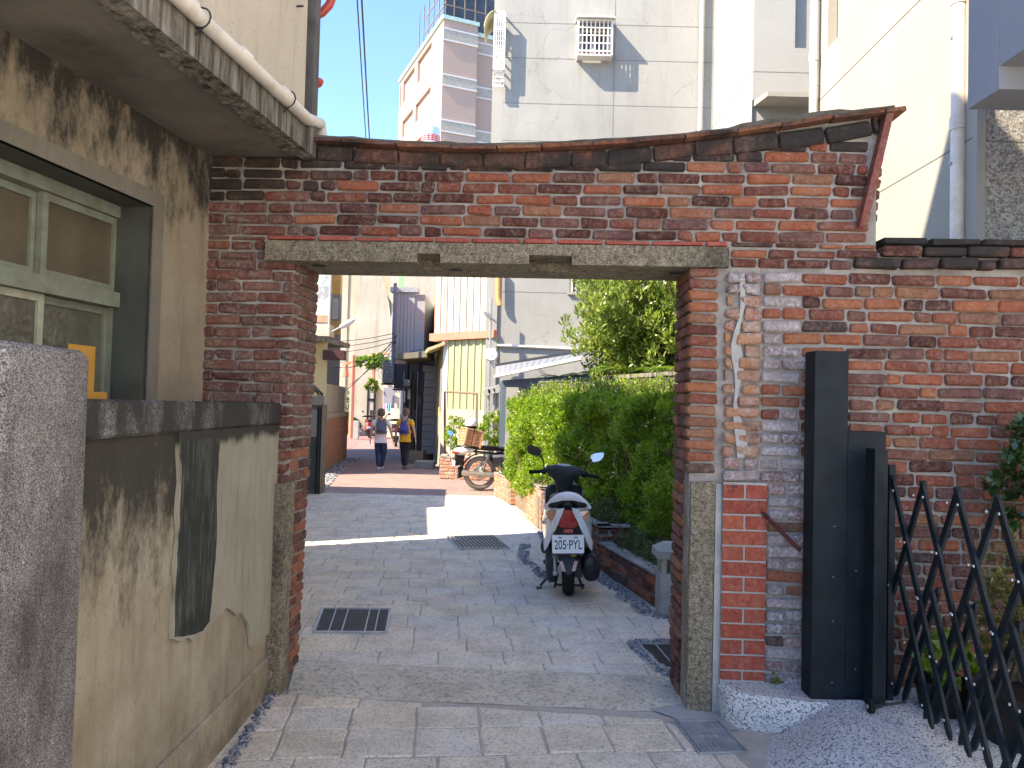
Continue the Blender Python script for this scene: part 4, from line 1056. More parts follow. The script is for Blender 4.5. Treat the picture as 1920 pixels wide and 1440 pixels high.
# ================================================================== BUILDINGS BEYOND
def bld(name, label, cat, loc, group=None): return thing(name, label, cat, (loc[0], loc[1], 0), group=group)
GRV = M_plain('groove_shadow_line', (.17, .165, .15), .9)  # dark strip colour paints the shade a recessed groove would hold
def grooves(fr, items, parent):
    """recessed-looking joints: thin proud strips with groove shade in their dark colour"""
    for (u0, z0, u1, z1) in items:
        m_ = MB()
        if abs(u1-u0) > abs(z1-z0): m_.fbox(fr, u0, u1, z0-.006, z0+.006, -.01, .004)
        else: m_.fbox(fr, u0-.009, u0+.009, z0, z1, -.01, .0035)
        m_.build('joint_line', GRV, parent)
def window(fr, h, parent, dep=.14, fm='white_paint', gl='glass_dark', fw=.045, mull=1, trans=0, z=0.0):
    u0, u1, z0, z1 = h
    a = MB(); d = -dep+z
    for p in ((u0, u0+fw, z0, z1), (u1-fw, u1, z0, z1), (u0+fw, u1-fw, z0, z0+fw), (u0+fw, u1-fw, z1-fw, z1)): a.fbox(fr, *p, d-.05, d)
    for k in range(mull):
        c = u0+(u1-u0)*(k+1)/(mull+1); a.fbox(fr, c-fw*.4, c+fw*.4, z0+fw, z1-fw, d-.05, d-.004)
    for k in range(trans):
        c = z0+(z1-z0)*(k+1)/(trans+1); a.fbox(fr, u0+fw, u1-fw, c-fw*.35, c+fw*.35, d-.05, d-.006)
    w = a.build('window', MT[fm], parent)
    MB().fbox(fr, u0+fw*.5, u1-fw*.5, z0+fw*.5, z1-fw*.5, d-.035, d-.028).build('pane', MT[gl], w)
    return w
# unseen houses added behind the gateway, shaped to cast the alley's shade
b = bld('shade_house', 'unseen plaster block added behind the left gate pier to shade the alley', 'house', (-5, 7))
MB().prism([(-2.52, 8.74), (-8, 5.45), (-8, 4.95), (-2.35, 4.95)], 0, 5.9).build('wall', MT['upper_wall'], b)
b2 = bld('shade_shed', 'unseen low block added behind the left gate pier to shade the alley', 'shed', (-6, 11))
MB().prism([(-3.78, 8.39), (-4.1, 11.1), (-8, 11.1), (-8, 8.39)], 0, 2.9).build('front_wall', MT['upper_wall'], b2)
MB().prism([(-3.78, 11.11), (-4.0, 13.8), (-8, 13.8), (-8, 11.11)], 0, 2.88).build('rear_wall', MT['house_trim'], b2)
# --- concrete building with window cages
cb_ = bld('concrete_building', 'tall off-white rendered building with hairline cracks behind the gateway', 'building', (2.2, 21))
N = Fr((0, 19.0), 0)
nu = lambda x, y: N.px(x, y)
uL = N.U(938, 400); uR = atX(1311, 200, 4.86).x; ZTOP = 17
w1 = (nu(1087, 60)[0], nu(1141, 60)[0], nu(1110, 106)[1], nu(1110, 52)[1])
w2 = (nu(1068, 530)[0], nu(1128, 530)[0], nu(1100, 549)[1], nu(1100, 549)[1]+1.05)
w3 = (nu(1073, 268)[0], nu(1134, 268)[0], nu(1100, 300)[1], nu(1100, 266)[1])
MB().facade(N, uL, uR, 0, ZTOP, [w1, w2, w3], .16).build('front_wall', MT['conc_white'], cb_, fix=False)
MB().box(uL+.002, 9, 19.17, 27, 0, ZTOP).build('building_body', MT['conc_white'], cb_)
MB().fbox(N, uL-.28, uL, 0, ZTOP, -3, -.02).build('side_strip', MT['cream_white'], cb_)
gl_ = []
for y in (46, 112, 197, 267, 551, 652): z = nu(1120, y)[1]; gl_.append((uL, z, uR-.02, z))
z_l = [g[1] for g in gl_]
grooves(N, gl_, cb_)
us_ = nu(1150, 200)[0]; grooves(N, [(us_, 8.0, us_, ZTOP), (nu(1131, 640)[0], 2.5, nu(1131, 640)[0], w2[2]-.05)], cb_)
for w in (w1, w2, w3): window(N, w, cb_, fm='white_paint', gl='glass_dark', mull=1)
# window cage
cg = thing('window_cage', 'white window cage with awning casting a shadow on the concrete wall', 'window cage', N.pt((w1[0]+w1[1])/2, w1[2], .1))
a = MB(); e = .04; c0_, c1_, cz0, cz1, cd = w1[0]-.06, w1[1]+.05, w1[2]-.12, w1[3]+.02, .34
for u in (c0_, c1_): 
    for d in (.02, cd): a.fbox(N, u-e/2, u+e/2, cz0, cz1, d-e/2, d+e/2)
for z in (cz0, cz0+.10, cz1):
    a.fbox(N, c0_+e/2, c1_-e/2, z-e/2, z+e/2, cd-e/2, cd+e/2)
    for u in (c0_, c1_): a.fbox(N, u-e/2+.001, u+e/2-.001, z-e/2, z+e/2, .02+e/2, cd-e/2)
a.build('cage_frame', MT['white_paint'], cg)
for k in range(1, 8):
    u = c0_+(c1_-c0_)*k/8; MB().fbox(N, u-.014, u+.014, cz0, cz1-.02, cd-.012, cd+.012).build('bar', MT['white_paint'], cg)
for k in range(1, 4):
    z = cz0+.1+(cz1-cz0-.1)*k/4; MB().fbox(N, c0_, c1_, z-.014, z+.014, cd+.0125, cd+.02).build('bar', MT['white_paint'], cg)
a = MB(); a.add([N.pt(c0_-.06, cz1+.10, 0), N.pt(c1_+.06, cz1+.10, 0), N.pt(c1_+.06, cz1+.02, cd+.12), N.pt(c0_-.06, cz1+.02, cd+.12), N.pt(c0_-.06, cz1+.13, 0), N.pt(c1_+.06, cz1+.13, 0), N.pt(c1_+.06, cz1+.05, cd+.12), N.pt(c0_-.06, cz1+.05, cd+.12)], [(0, 1, 2, 3), (4, 7, 6, 5), (2, 6, 7, 3), (0, 3, 7, 4), (1, 5, 6, 2)])
a.build('awning', MT['white_paint'], cg)
MB().fbox(N, c0_+.02, c1_-.02, cz0, cz0+.02, .03, cd-.03).build('tray', MT['white_paint'], cg)
for k in range(5):
    u = c0_+.12+k*.16; a = MB(); a.lathe([(.04, cz0+.02), (.06, cz0+.13)], N.pt(u, 0, .16), 'z', 8); o = a.build('flower_pot', MT['tile_red']); tag(o, ('leftmost', 'second from left', 'middle', 'second from right', 'rightmost')[k]+' small clay pot standing in the white window cage', 'flower pot', 'pots inside the window cage')
# barred lower window
for k in range(7):
    u = w2[0]+(w2[1]-w2[0])*(k+.5)/7; MB().fbox(N, u-.022, u+.022, w2[2]+.01, w2[3], -.03, .01).build('window_bar', MT['pvc'], cb_)
MB().fbox(N, w2[0]-.05, w2[1]+.05, w2[2]-.06, w2[2]-.002, -.02, .07).build('window_sill', MT['cream_side'], cb_)
# horizontal pipe
pz = nu(1000, 651)[1]; a = MB(); a.tube([N.pt(uL, pz+.02, .05), N.pt(nu(1080, 654)[0], pz-.02, .05)], .035, 8); a.ball(N.pt(nu(1081, 654)[0], pz-.02, .05), .05, 8, 6); tag(a.build('wall_pipe', MT['white_paint'], smooth=50), 'thin white pipe running level across the concrete wall above the lean-to roof', 'pipe')
# balcony cage on the left flank with yellow awning
bc = thing('balcony_cage', 'tall white balcony cage on the left flank of the concrete building', 'balcony cage', (uL-.25, 19.4, 8))
bx0, bx1 = nu(927, 90)[0], nu(946, 90)[0]; bz0, bz1 = nu(935, 138)[1], nu(935, 32)[1]
a = MB()
for u in (bx0, bx1):
    for d in (.25, -.6): a.fbox(N, u-.02, u+.02, bz0, bz1, d-.02, d+.02)
for z in (bz0, bz1, bz0+.7*(bz1-bz0), bz0+.35*(bz1-bz0)):
    a.fbox(N, bx0, bx1, z-.02, z+.02, .225, .265)
    for u in (bx0, bx1): a.fbox(N, u-.019, u+.019, z-.019, z+.019, -.6, .24)
a.build('cage_frame', MT['white_paint'], bc)
for k in range(1, 5): u = bx0+(bx1-bx0)*k/5; MB().fbox(N, u-.01, u+.01, bz0, bz1, .24, .26).build('bar', MT['white_paint'], bc)
for k in range(1, 12): z = bz0+(bz1-bz0)*k/12; MB().fbox(N, bx0, bx1, z-.009, z+.009, .23, .245).build('bar', MT['white_paint'], bc)
a = MB(); zz1 = bz1+.02
for k in range(8):
    t0, t1 = k/8*1.3, (k+1)/8*1.3
    a.fprism(N, [(bx0-.0-.28*math.sin(t0), zz1-.55*(1-math.cos(t0))), (bx0-.28*math.sin(t1), zz1-.55*(1-math.cos(t1))), (bx0-.28*math.sin(t1)+.02, zz1-.55*(1-math.cos(t1))), (bx0-.28*math.sin(t0)+.02, zz1-.55*(1-math.cos(t0)))], -.7, .3)
tag(a.build('curved_awning', M_plain('pale_yellow_fibreglass', (.60, .58, .34), .5), smooth=50), 'pale yellow curved awning beside the white balcony cage', 'awning')
a = MB(); zc0, zc1 = nu(935, 168)[1], nu(935, 142)[1]
for k in range(5): u = bx0+(bx1-bx0)*k/4; a.fbox(N, u-.014, u+.014, zc0, zc1, .16, .19)
for k in range(4): z = zc0+(zc1-zc0)*k/3; a.fbox(N, bx0, bx1, z-.014, z+.014, .19, .21)
tag(a.build('small_grille', MT['pvc']), 'small cream grille hanging just under the white balcony cage', 'grille')
# --- white side wall and front to the right
ws_ = bld('white_building', 'bright white stucco building with blue window right of the cracked facade', 'building', (7, 18))
OS = Fr((4.86, 19.0), -90)        # faces left
MB().facade(OS, 0, 3.2, 0, 17, [], .1).build('side_wall', MT['cream_white'], ws_, fix=False)
PF = Fr((4.86, 15.8), 0)
pw = (PF.U(1491, 50), PF.U(1491, 50)+.62, PF.Zz(1500, 90), PF.Zz(1500, 90)+2.2)
MB().facade(PF, 0, 4.5, 0, 17, [pw], .12).build('front_wall', MT['cream_white'], ws_, fix=False)
MB().box(4.87, 9.2, 15.95, 18.9, 0, 16.9).build('building_body', MT['cream_white'], ws_)
zz = PF.Zz(1450, 135); grooves(PF, [(.01, zz, 4.4, zz)], ws_); grooves(OS, [(0, zz, 3.19, zz)], ws_)
window(PF, pw, ws_, fm='dark_steel', gl='glass_blue', mull=0, trans=0, fw=.05)
cz = PF.Zz(1450, 203)
a = MB(); x0, x1 = PF.U(1412, 215), PF.U(1412, 215)+1.8
a.hexa([PF.pt(x0, cz-.12, .9), PF.pt(x1, cz-.12, .9), PF.pt(x1, cz+.02, .0), PF.pt(x0, cz+.02, .0), PF.pt(x0, cz-.03, .9), PF.pt(x1, cz-.03, .9), PF.pt(x1, cz+.14, .0), PF.pt(x0, cz+.14, .0)])
tag(a.build('entrance_canopy', MT['cream_side']), 'thin cream canopy slab jutting from the white stucco wall above the gateway top', 'canopy')
a = MB(); a.tube([PF.pt(x0-.05, cz-.5, .03), PF.pt(x0-.05, cz+.1, .03), PF.pt(x0-.02, cz+.16, .06)], .03, 8); tag(a.build('vent_pipe', MT['galv']), 'short grey vent pipe beside the thin cream canopy', 'pipe')
a = MB(); dx = atY(1313, 200, 18.9).x; a.tube([(dx, 18.9, 2), (dx, 18.9, 17)], .05, 8); tag(a.build('down_pipe', MT['pvc'], smooth=50), 'slim downpipe in the corner between the cracked facade and the white wall', 'pipe', )
# --- cream building along the right
cq = bld('cream_building', 'cream stucco building with white downpipes rising behind the right brick wall', 'building', (7, 9))
Q = Fr((4.0, 10.15), -90)        # u toward camera
qy = lambda x: 10.15-atX(x, 300, 4.0).y
wq = (qy(1549), qy(1581), Q.Zz(1565, 76), Q.Zz(1565, 76)+2.4)
MB().facade(Q, 0, 3.49, 0, 12, [wq], .12).build('side_wall', MT['cream_side'], cq, fix=False)
MB().box(4.13, 9, 6.68, 10.14, 0, 12).build('building_body', MT['cream_side'], cq)
MB().box(4.001, 4.14, 10.13, 10.15, 0, 12).build('wall_end', MT['cream_side'], cq)
window(Q, wq, cq, fm='white_paint', gl='dustglass', mull=1, trans=1, fw=.05)
w2q = (qy(1606), qy(1642), Q.Zz(1620, 0), Q.Zz(1620, 0)+2)
z1 = Q.Zz(1725, 0); z2 = Q.Zz(1781, 283); grooves(Q, [(0, z1, 3.48, z1), (0, z2, 3.48, z2)], cq)
MB().fbox(Fr((4.0, 6.66), 0), .02, 5, 0, 8, -.02, 0).build('end_wall', MT['grey_pebble'], cq)
Rz = atY(1870, 265, 6.66).z; grooves(Fr((4.0, 6.66), 0), [(.05, Rz, 5, Rz)], cq)
MB().prism([(5.6, 1.9), (5.6, -16), (9, -16), (9, 1.9)], 0, 9).build('bounce_block', MT['white_paint'], cq)  # unseen block added out of frame to bounce sunlight into the shade
MB().box(3.985, 4.06, 6.60, 6.665, 0, 8).build('corner_trim', MT['cream_white'], cq)
for lab, px0, Y_, r_ in (('white downpipe at the far edge of the cream building', 1525, 10.1, .055), ('thick white downpipe near the right edge of the photo', 1797, 6.86, .062)):
    X_ = atY(px0, 200, Y_).x; dp = thing('down_pipe', lab, 'pipe', (X_, Y_, 0)); MB().tube([(X_, Y_, .2), (X_, Y_, 12)], r_, 14).build('pipe', MT['pvc'], dp, smooth=50)
    for k in range(7):
        z = 2.9+k*1.15+(0.2 if Y_ < 8 else 0); MB().tube([(X_, Y_, z), (X_, Y_, z+.12)], r_+.009, 14).build('coupling', MT['pvc'], dp, smooth=50)
        MB().box(X_-r_-.012, 4.0 if Y_ < 8 else X_+.1, Y_-.012, Y_+.012, z-.32, z-.295).build('bracket', MT['galv'], dp)
bl_ = bld('balcony_block', 'pale blue-grey concrete balcony block overhanging at the top right corner', 'balcony', (5, 4))
MB().box(3.11, 8, 4.92, 5.26, 3.79, 7.5).build('edge_beam', MT['balcony'], bl_)
MB().box(3.112, 8, 2.2, 4.919, 3.94, 7.5).build('slab', MT['balcony'], bl_)
MB().box(3.45, 8, 2.0, 4.9, 3.90, 3.939).build('dark_soffit', MT['rust_red'], bl_)
# --- pink tiled tower
pk = bld('tiled_tower', 'pale pink tiled apartment tower with grey bands and blue windows against the sky', 'building', (-4, 58))
CX, CY = -5.1, 50.0
TL = Fr((CX, CY), math.degrees(math.atan2(.919, -.394)), -1)   # left face, u away
TF = Fr((CX, CY), math.degrees(math.atan2(.394, .919)))
def m_tile(name, col, g):
    t = NT(name); v = t.n('TexBrick', Vector=t.mapv((1, 1, 1), v=t.n('CombineXYZ', X=t.math('ADD', t.sep()[0], t.math('MULTIPLY', t.sep()[1], .5)), Y=t.sep()[2], Z=0.0).outputs[0]), Color1=(*col, 1), Color2=(*[q*.93 for q in col], 1), Mortar=(*g, 1), Scale=1.0)
    v.inputs['Mortar Size'].default_value = .018; v.inputs['Brick Width'].default_value = .24; v.inputs['Row Height'].default_value = .15
    return t.fin(v.outputs[0], .6)
MT['pinktile'] = m_tile('pink_facade_tile', (.40, .275, .205), (.42, .33, .27)); MT['greyband'] = M_plain('grey_tile_band', (.37, .335, .275), .7)
holesL = []
for xr0, yt, yb, xl0 in ((809, 78, 127, 783), (777, 123, 160, 756), (752, 162, 197, 733.5), (807, 162, 203, 779), (774, 203, 235, 754), (749, 236, 262, 732.5)):
    u0 = TL.U(xr0, (yt+yb)/2); zt = TL.Zz(xr0, yt); zb_ = TL.Zz(xr0, yb); u1 = TL.U(xl0, (yt+yb)/2+30); u1 = min(u1, 11.0)
    holesL.append((u0, u1, zb_, zt))
zroof = TF.Zz(814, 24)
# give the windows of one storey common heights, then repeat the storeys downwards
r1z = (sum(h[2] for h in holesL[:3])/3, sum(h[3] for h in holesL[:3])/3); r2z = (sum(h[2] for h in holesL[3:])/3, sum(h[3] for h in holesL[3:])/3)
HL = [(h[0], h[1], *r1z) for h in holesL[:3]]+[(h[0], h[1], *r2z) for h in holesL[3:]]
fh = r1z[0]-r2z[0]
for k in range(1, 4): HL += [(h[0], h[1], r2z[0]-fh*k, r2z[1]-fh*k) for h in holesL[3:]]
MB().facade(TL, 0, 11.2, 0, zroof, HL, .25).build('left_wall', MT['pinktile'], pk, fix=False)
louv = M_plain('beige_louvre', (.42, .36, .28), .7)
MT['louvre'] = louv
for i, h in enumerate(HL): window(TL, h, pk, fm='white_paint', gl=('louvre' if i in (0, 2) else 'glass_blue'), dep=.2, fw=.07)
tw_ = 2.4
MB().facade(TF, 0, tw_, 0, zroof, [], .2).build('front_wall', MT['pinktile'], pk, fix=False)
rw = (tw_+1.55, tw_+2.4, TF.Zz(915, 212), TF.Zz(915, 180))
RB = Fr(TF.pt(0, 0, -.9)[:2], math.degrees(math.atan2(.394, .919)))
MB().facade(RB, tw_, 9, 0, zroof-.3, [rw, (rw[0], rw[1], rw[2]-3, rw[3]-3)], .2).build('recessed_wall', MT['pinktile'], pk, fix=False)
for h in (rw, (rw[0], rw[1], rw[2]-3, rw[3]-3)): window(RB, h, pk, gl='glass_blue', fm='white_paint', mull=0, fw=.06)
MB().fbox(TF, tw_-.01, tw_, 0, zroof, -.9, -.0).build('return_wall', MT['pinktile'], pk)
for y0, y1 in ((50, 69), (137, 155), (223, 242)):
    za, zb_ = TF.Zz(814, y0), TF.Zz(814, y1)
    for fr_, u0, u1 in ((TF, -.02, tw_+.02), (RB, tw_, 9)):
        MB().fbox(fr_, u0, u1, zb_, za, 0, .06).build('facade_band', MT['greyband'], pk)
        a = MB(); a.fbox(fr_, u0, u1, za-.001, za+.09, 0, .08); a.fbox(fr_, u0, u1, zb_-.09, zb_+.001, 0, .08); a.build('band_moulding', MT['white_paint'], pk)
a = MB(); a.fbox(TF, -.08, tw_+.08, zroof-.25, zroof, 0, .12); a.fbox(TL, -.0, 11.2, zroof-.25, zroof+.0, 0, .12); a.fbox(RB, tw_, 9, zroof-.5, zroof-.22, 0, .12); a.build('parapet_coping', M_plain('pale_teal_coping', (.42, .58, .52), .6), pk)
bp = [TL.pt(0, 0)[:2], TF.pt(tw_, 0)[:2], RB.pt(tw_, 0)[:2], RB.pt(9, 0)[:2], TL.pt(11.2, 0)[:2]]
MB().prism([(p[0]*.99+.0, p[1]+.3) for p in bp], 0, zroof-.4).build('tower_body', MT['pinktile'], pk)
rc = thing('rooftop_enclosure', 'glazed metal frame enclosure on the roof of the pink tiled tower', 'rooftop structure', TF.pt(1, zroof, -3))
a = MB(); zr = zroof+.002
for k in range(7): 
    u = .1+k*.75; a.fbox(TF, u-.03, u+.03, zr-.3, zr+3.2, -.5, -.44)
for z in (1.0, 2.1): a.fbox(TF, .1, 6, zr+z-.03, zr+z+.03, -.5, -.44)
for k in range(6):
    u = .5+k*1.2; a.fbox(TL, u-.03, u+.03, zr, zr+3.2, -.2, -.14)
for z in (1.0, 2.1): a.fbox(TL, .1, 5.2, zr+z-.03, zr+z+.03, -.2, -.14)
a.build('metal_frame', M_plain('brown_frame', (.24, .19, .14), .6), rc)
MB().fbox(TF, .5, 5.6, zr-.2, zr+3.2, -1.6, -1.2).build('glazing', MT['glass_dark'], rc)
a = MB()
for k in range(3): a.fbox(TL, 7.2+k*.9, 7.9+k*.9, zroof, zroof+.45, -.9, -.3)
tag(a.build('roof_units', MT['white_paint']), 'row of white boxes on the far roof edge of the pink tiled tower', 'roof units')
# red and white water tank on a block in between
tk = atY(807, 262, 40.0)
MB_ = bld('tank_block', 'plain concrete block carrying the red and white water tank', 'building', (tk.x-2, 42))
MB().box(tk.x-3.5, tk.x+1.2, 39.2, 44, 0, tk.z-.35).build('wall', MT['old_conc'], MB_)
wt = thing('water_tank', 'round steel water tank with red and white lettering band above the gateway', 'water tank', (tk.x, 40, tk.z-.35))
MB().lathe([(.45, tk.z-.35), (.5, tk.z-.3), (.5, tk.z+.55), (.44, tk.z+.62), (.2, tk.z+.70), (.18, tk.z+.76)], (tk.x, 40, 0), 'z', 24).build('tank_shell', M_plain('tank_steel', (.62, .68, .74), .35, .5), wt, smooth=40)
MB().lathe([(.505, tk.z-.18), (.506, tk.z+.16)], (tk.x, 40, 0), 'z', 24).build('painted_band', M_plain('tank_red', (.62, .05, .05), .5), wt, smooth=40)
for k in range(5):
    a_ = -2.35+k*.45; m_ = MB(); d = Vector((math.cos(a_), math.sin(a_), 0))*.51; s_ = Vector((-math.sin(a_), math.cos(a_), 0)); 
    p = Vector((tk.x, 40, tk.z-.01))+d
    for sx, sz, ex, ez in ((-.1, .1, .1, .1), (0, .12, 0, -.12), (-.09, 0, .09, 0), (-.1, -.1, .1, -.1)):
        m_.tube([p+s_*sx+Vector((0, 0, sz)), p+s_*ex+Vector((0, 0, ez))], .014, 4)
    m_.build('character_mark', MT['white_paint'], wt)
# --- green and white corrugated building
kb = bld('corrugated_building', 'pale green and white corrugated metal building with red flashing by the alley bend', 'building', (-1, 22))
KF = Fr((-1.78, 20.0), -36)
KS = Fr((-1.78, 20.0), 90+9.6, -1)
def corrugated(fr, u0, u1, z0, z1, pitch, mat, parent, name='cladding_sheet', dep=.035, d=0, top=None):
    n = max(1, round((u1-u0)/pitch)); p = (u1-u0)/n
    for k in range(n):
        a = u0+k*p; pts = [(a, d), (a+p*.62, d), (a+p*.70, d+dep), (a+p*.92, d+dep), (a+p, d)]
        m_ = MB()
        for (ua, da), (ub, db) in zip(pts, pts[1:]):
            m_.add([fr.pt(ua, z0, da), fr.pt(ub, z0, db), fr.pt(ub, z1, db), fr.pt(ua, z1, da)], [(0, 1, 2, 3)])
        m_.build(name, mat, parent, fix=False)
MT['greensheet'] = M_plain('pale_lime_sheet', (.36, .38, .19), .55, var=.06, sc=2, dirt=(.40, .38, .22)); MT['whitesheet'] = M_plain('ivory_sheet', (.42, .405, .34), .5, var=.04, sc=2)
MT['yellowpaint'] = m_plaster('sun_yellow_plaster', (.46, .37, .165), (.50, .42, .21), .25, (.42, .30, .15), sc=1)
kb1 = KF.Zz(880, 768); kb2 = KF.Zz(890, 634); ku = KF.U(931, 700)
corrugated(KF, .14, ku, kb1, kb2, .24, MT['greensheet'], kb)
MB().fbox(KF, -.02, .14, kb1, kb2, -.1, .03).build('corner_trim', MT['white_paint'], kb)
corrugated(KF, -.35, ku-.10, kb2+.16, 7.2, .21, MT['whitesheet'], kb, dep=.03, d=.02)
MB().fprism(KF, [(-.4, kb2-.04), (ku-.0, kb2-.02), (ku-.0, kb2+.17), (-.4, kb2+.15)], -.1, .16).build('red_flashing', M_plain('faded_red_flashing', (.55, .17, .10), .5), kb)
MB().fprism(KF, [(-.02, 0), (ku+.1, 0), (ku+.1, kb1), (-.02, kb1)], -.1, .05).build('concrete_plinth', MT['old_conc'], kb)
# alley side
MB().facade(KS, 0.02, 6.1, kb1-.2, kb2, [(1.3, 1.75, 1.6, 2.5)], .15).build('side_wall', MT['yellowpaint'], kb, fix=False)
MB().facade(KS, 0.02, 6.1, 0, kb1-.2, [], .1).build('side_plinth', MT['cream_side'], kb, fix=False)
MB().fbox(KS, .28, .62, kb1-.1, kb2-.75, 0, .05).build('downspout_box', MT['galv'], kb)
MB().fbox(KS, 1.3, 1.75, 1.6, 2.5, -.14, -.1).build('recessed_panel', MT['rust_red'], kb)
for k in range(26): MB().fbox(KS, 3.2, 4.3, .5+k*.075, .55+k*.075, .0, .03).build('vent_slat', MT['cream_side'], kb)
corrugated(KS, -.0, 3.4, kb2+.3, 6.3, .3, M_plain('orange_rust_sheet', (.60, .24, .08), .6, var=.2, sc=3), kb, d=.05)
MB().fbox(KS, .9, 1.5, 3.5, 4.9, .07, .12).build('side_window', MT['glass_dark'], kb)
a = MB(); a.hexa([KS.pt(-.3, 6.0, .1), KS.pt(3.8, 6.0, .1), KS.pt(3.8, 6.0, .55), KS.pt(-.3, 6.0, .55), KS.pt(-.3, 6.6, -.1), KS.pt(3.8, 6.6, -.1), KS.pt(3.8, 6.08, .6), KS.pt(-.3, 6.08, .6)]); a.build('roof_overhang', M_plain('brown_fascia', (.2, .14, .09), .7), kb)
for k in range(7): 
    a = MB(); u = -.15+k*.42; a.hexa([KS.pt(u, 3.22, 0), KS.pt(u+.4, 3.22, 0), KS.pt(u+.4, 3.05, .42), KS.pt(u, 3.05, .42), KS.pt(u, 3.30, 0), KS.pt(u+.4, 3.30, 0), KS.pt(u+.4, 3.12, .45), KS.pt(u, 3.12, .45)]); a.build('eave_tile', M_plain('straw_eave_tile', (.55, .46, .26), .8), kb) if k == 0 else a.build('eave_tile', bpy.data.materials['straw_eave_tile'], kb)
MB().prism([KF.pt(.05, 0, -.12)[:2], KF.pt(ku, 0, -.12)[:2], (2.5, 25.5), KS.pt(6.0, 0, -.1)[:2]], 0, 6.9).build('building_body', MT['whitesheet'], kb)
MB().box(KF.pt(ku, 0)[0]-.02, uL-.2, 18.95, 19.9, 0, 8).build('infill_wall', MT['cream_white'], kb)
a = MB(); a.tube([atY(934, 500, 18.85), atY(934, 560, 18.85), atY(938, 572, 18.85)], .06, 8); tag(a.build('orange_pipe', M_plain('orange_pipe_paint', (.62, .33, .10), .5)), 'orange drain pipe stub between the ivory cladding and the concrete facade', 'pipe')
# rusty gallows frame
rf = thing('rusty_frame', 'rusty brown steel pipe frame standing before the lime green cladding', 'frame', (-1.0, 18.3, 0))
P0, P1, P2_, P3 = atY(834, 862, 18.4), atY(834, 734, 18.4), atY(894, 738, 18.0), atY(894, 800, 18.0)
for a_, b_ in ((P0, P1), (P1, P2_), (P2_, Vector((P3.x, P3.y, .5)))): MB().tube([a_, b_], .028, 6).build('pipe', MT['rust_red'] if a_ is P0 else bpy.data.materials['brown_fascia'], rf)
# conduits and meters
cd_ = thing('meter_conduits', 'grey conduits and round power meters on the corner of the concrete facade', 'power meters', (-.4, 18.7, 0))
for x, r_, y0 in ((912, .012, 745), (921, .03, 560), (928, .03, 700), (934, .02, 720)):
    p = atY(x, y0, 18.6); MB().tube([(p.x, 18.6, .3), (p.x, 18.6, p.z)], r_, 6).build('conduit', MT['galv'], cd_)
for x, y in ((913, 735), (922, 733), (932, 730)):
    p = atY(x, y, 18.5); MB().lathe([(.09, -.06), (.10, .0), (.10, .06)], (p.x, 18.5, p.z), 'y', 12).build('meter', MT['cream_white'], cd_)
fan = atY(921, 665, 18.6); a = MB(); a.lathe([(.14, -.05), (.17, 0), (.17, .08)], tuple(fan), 'y', 14); a.tube([fan, fan+Vector((.1, .1, -.3))], .07, 8); tag(a.build('exhaust_fan', MT['white_paint'], smooth=40), 'round white exhaust fan hood on the corner above the power meters', 'fan')
def street_lamp(p, d, L, lab):
    t = thing('street_lamp', lab, 'street lamp', tuple(p), group=None)
    d = Vector(d).normalized(); q = p+d*L
    MB().tube([p, p+d*(L*.35)], .02, 6).build('arm', MT['galv'], t)
    m_ = MB(); rot = d.to_track_quat('X', 'Z').to_matrix(); m_.ball(tuple(p+d*(L*.68)), (L*.36, L*.12, L*.10), 14, 8, rot=rot); m_.build('lamp_housing', MT['white_paint'], t, smooth=60)
    m_ = MB(); m_.ball(tuple(p+d*(L*.68)-Vector((0, 0, L*.05))), (L*.3, L*.09, L*.07), 12, 6, rot=rot); m_.build('diffuser', MT['glass_blue'] if False else MT['white_paint'], t, smooth=60)
street_lamp(atY(933, 607, 18.7), (-.9, -.5, .75), .55, 'small white street lamp on the corner of the concrete facade')
street_lamp(atY(622, 622, 17.5), (.95, -.2, .5), .62, 'white street lamp reaching out from the left eaves')
# --- lean-to roof and shed beyond the mossy wall
ln = bld('lean_to', 'grey lean-to roof with dark open shed below, behind the mossy wall', 'shed', (1.5, 15))
T0, T1 = atY(930, 690, 17.0), atY(1108, 657, 11.9); T1.z = T0.z = 2.52
E0, E1 = Vector(T0)+Vector((-.06, -1.3, -.24)), Vector(T1)+Vector((-.22, -.9, -.2))
E0 = atY(929, 706, 15.7); E1 = atY(1092, 672, 11.3)
nseg = 14
for k in range(nseg):
    f0, f1 = k/nseg, (k+.93)/nseg; a_, b_, c_, d_ = T0.lerp(T1, f0), T0.lerp(T1, f1), E0.lerp(E1, f1), E0.lerp(E1, f0); h_ = Vector((0, 0, .03))
    MB().hexa([d_, c_, b_, a_, d_+h_, c_+h_, b_+h_, a_+h_]).build('roof_sheet', MT['leanroof'], ln)
MB().tube([E0+Vector((0, -.03, .0)), E1+Vector((0, -.03, .0))], .035, 6).build('gutter', MT['white_paint'], ln)
MB().tube([T0+Vector((0, 0, .05)), T1+Vector((0, 0, .05))], .03, 4).build('ridge_flashing', MT['dark_steel'], ln)
MB().prism([(E0.x+.15, E0.y+.3), (T0.x+.1, T0.y+.3), (T1.x+1.6, T1.y+.2), (E1.x+.3, E1.y+.35)], .0, 2.2).build('shed_shade_block', M_plain('shed_shade_blue', (.03, .05, .07), .7), ln)  # solid dark block, its colour standing in for shade inside the shed
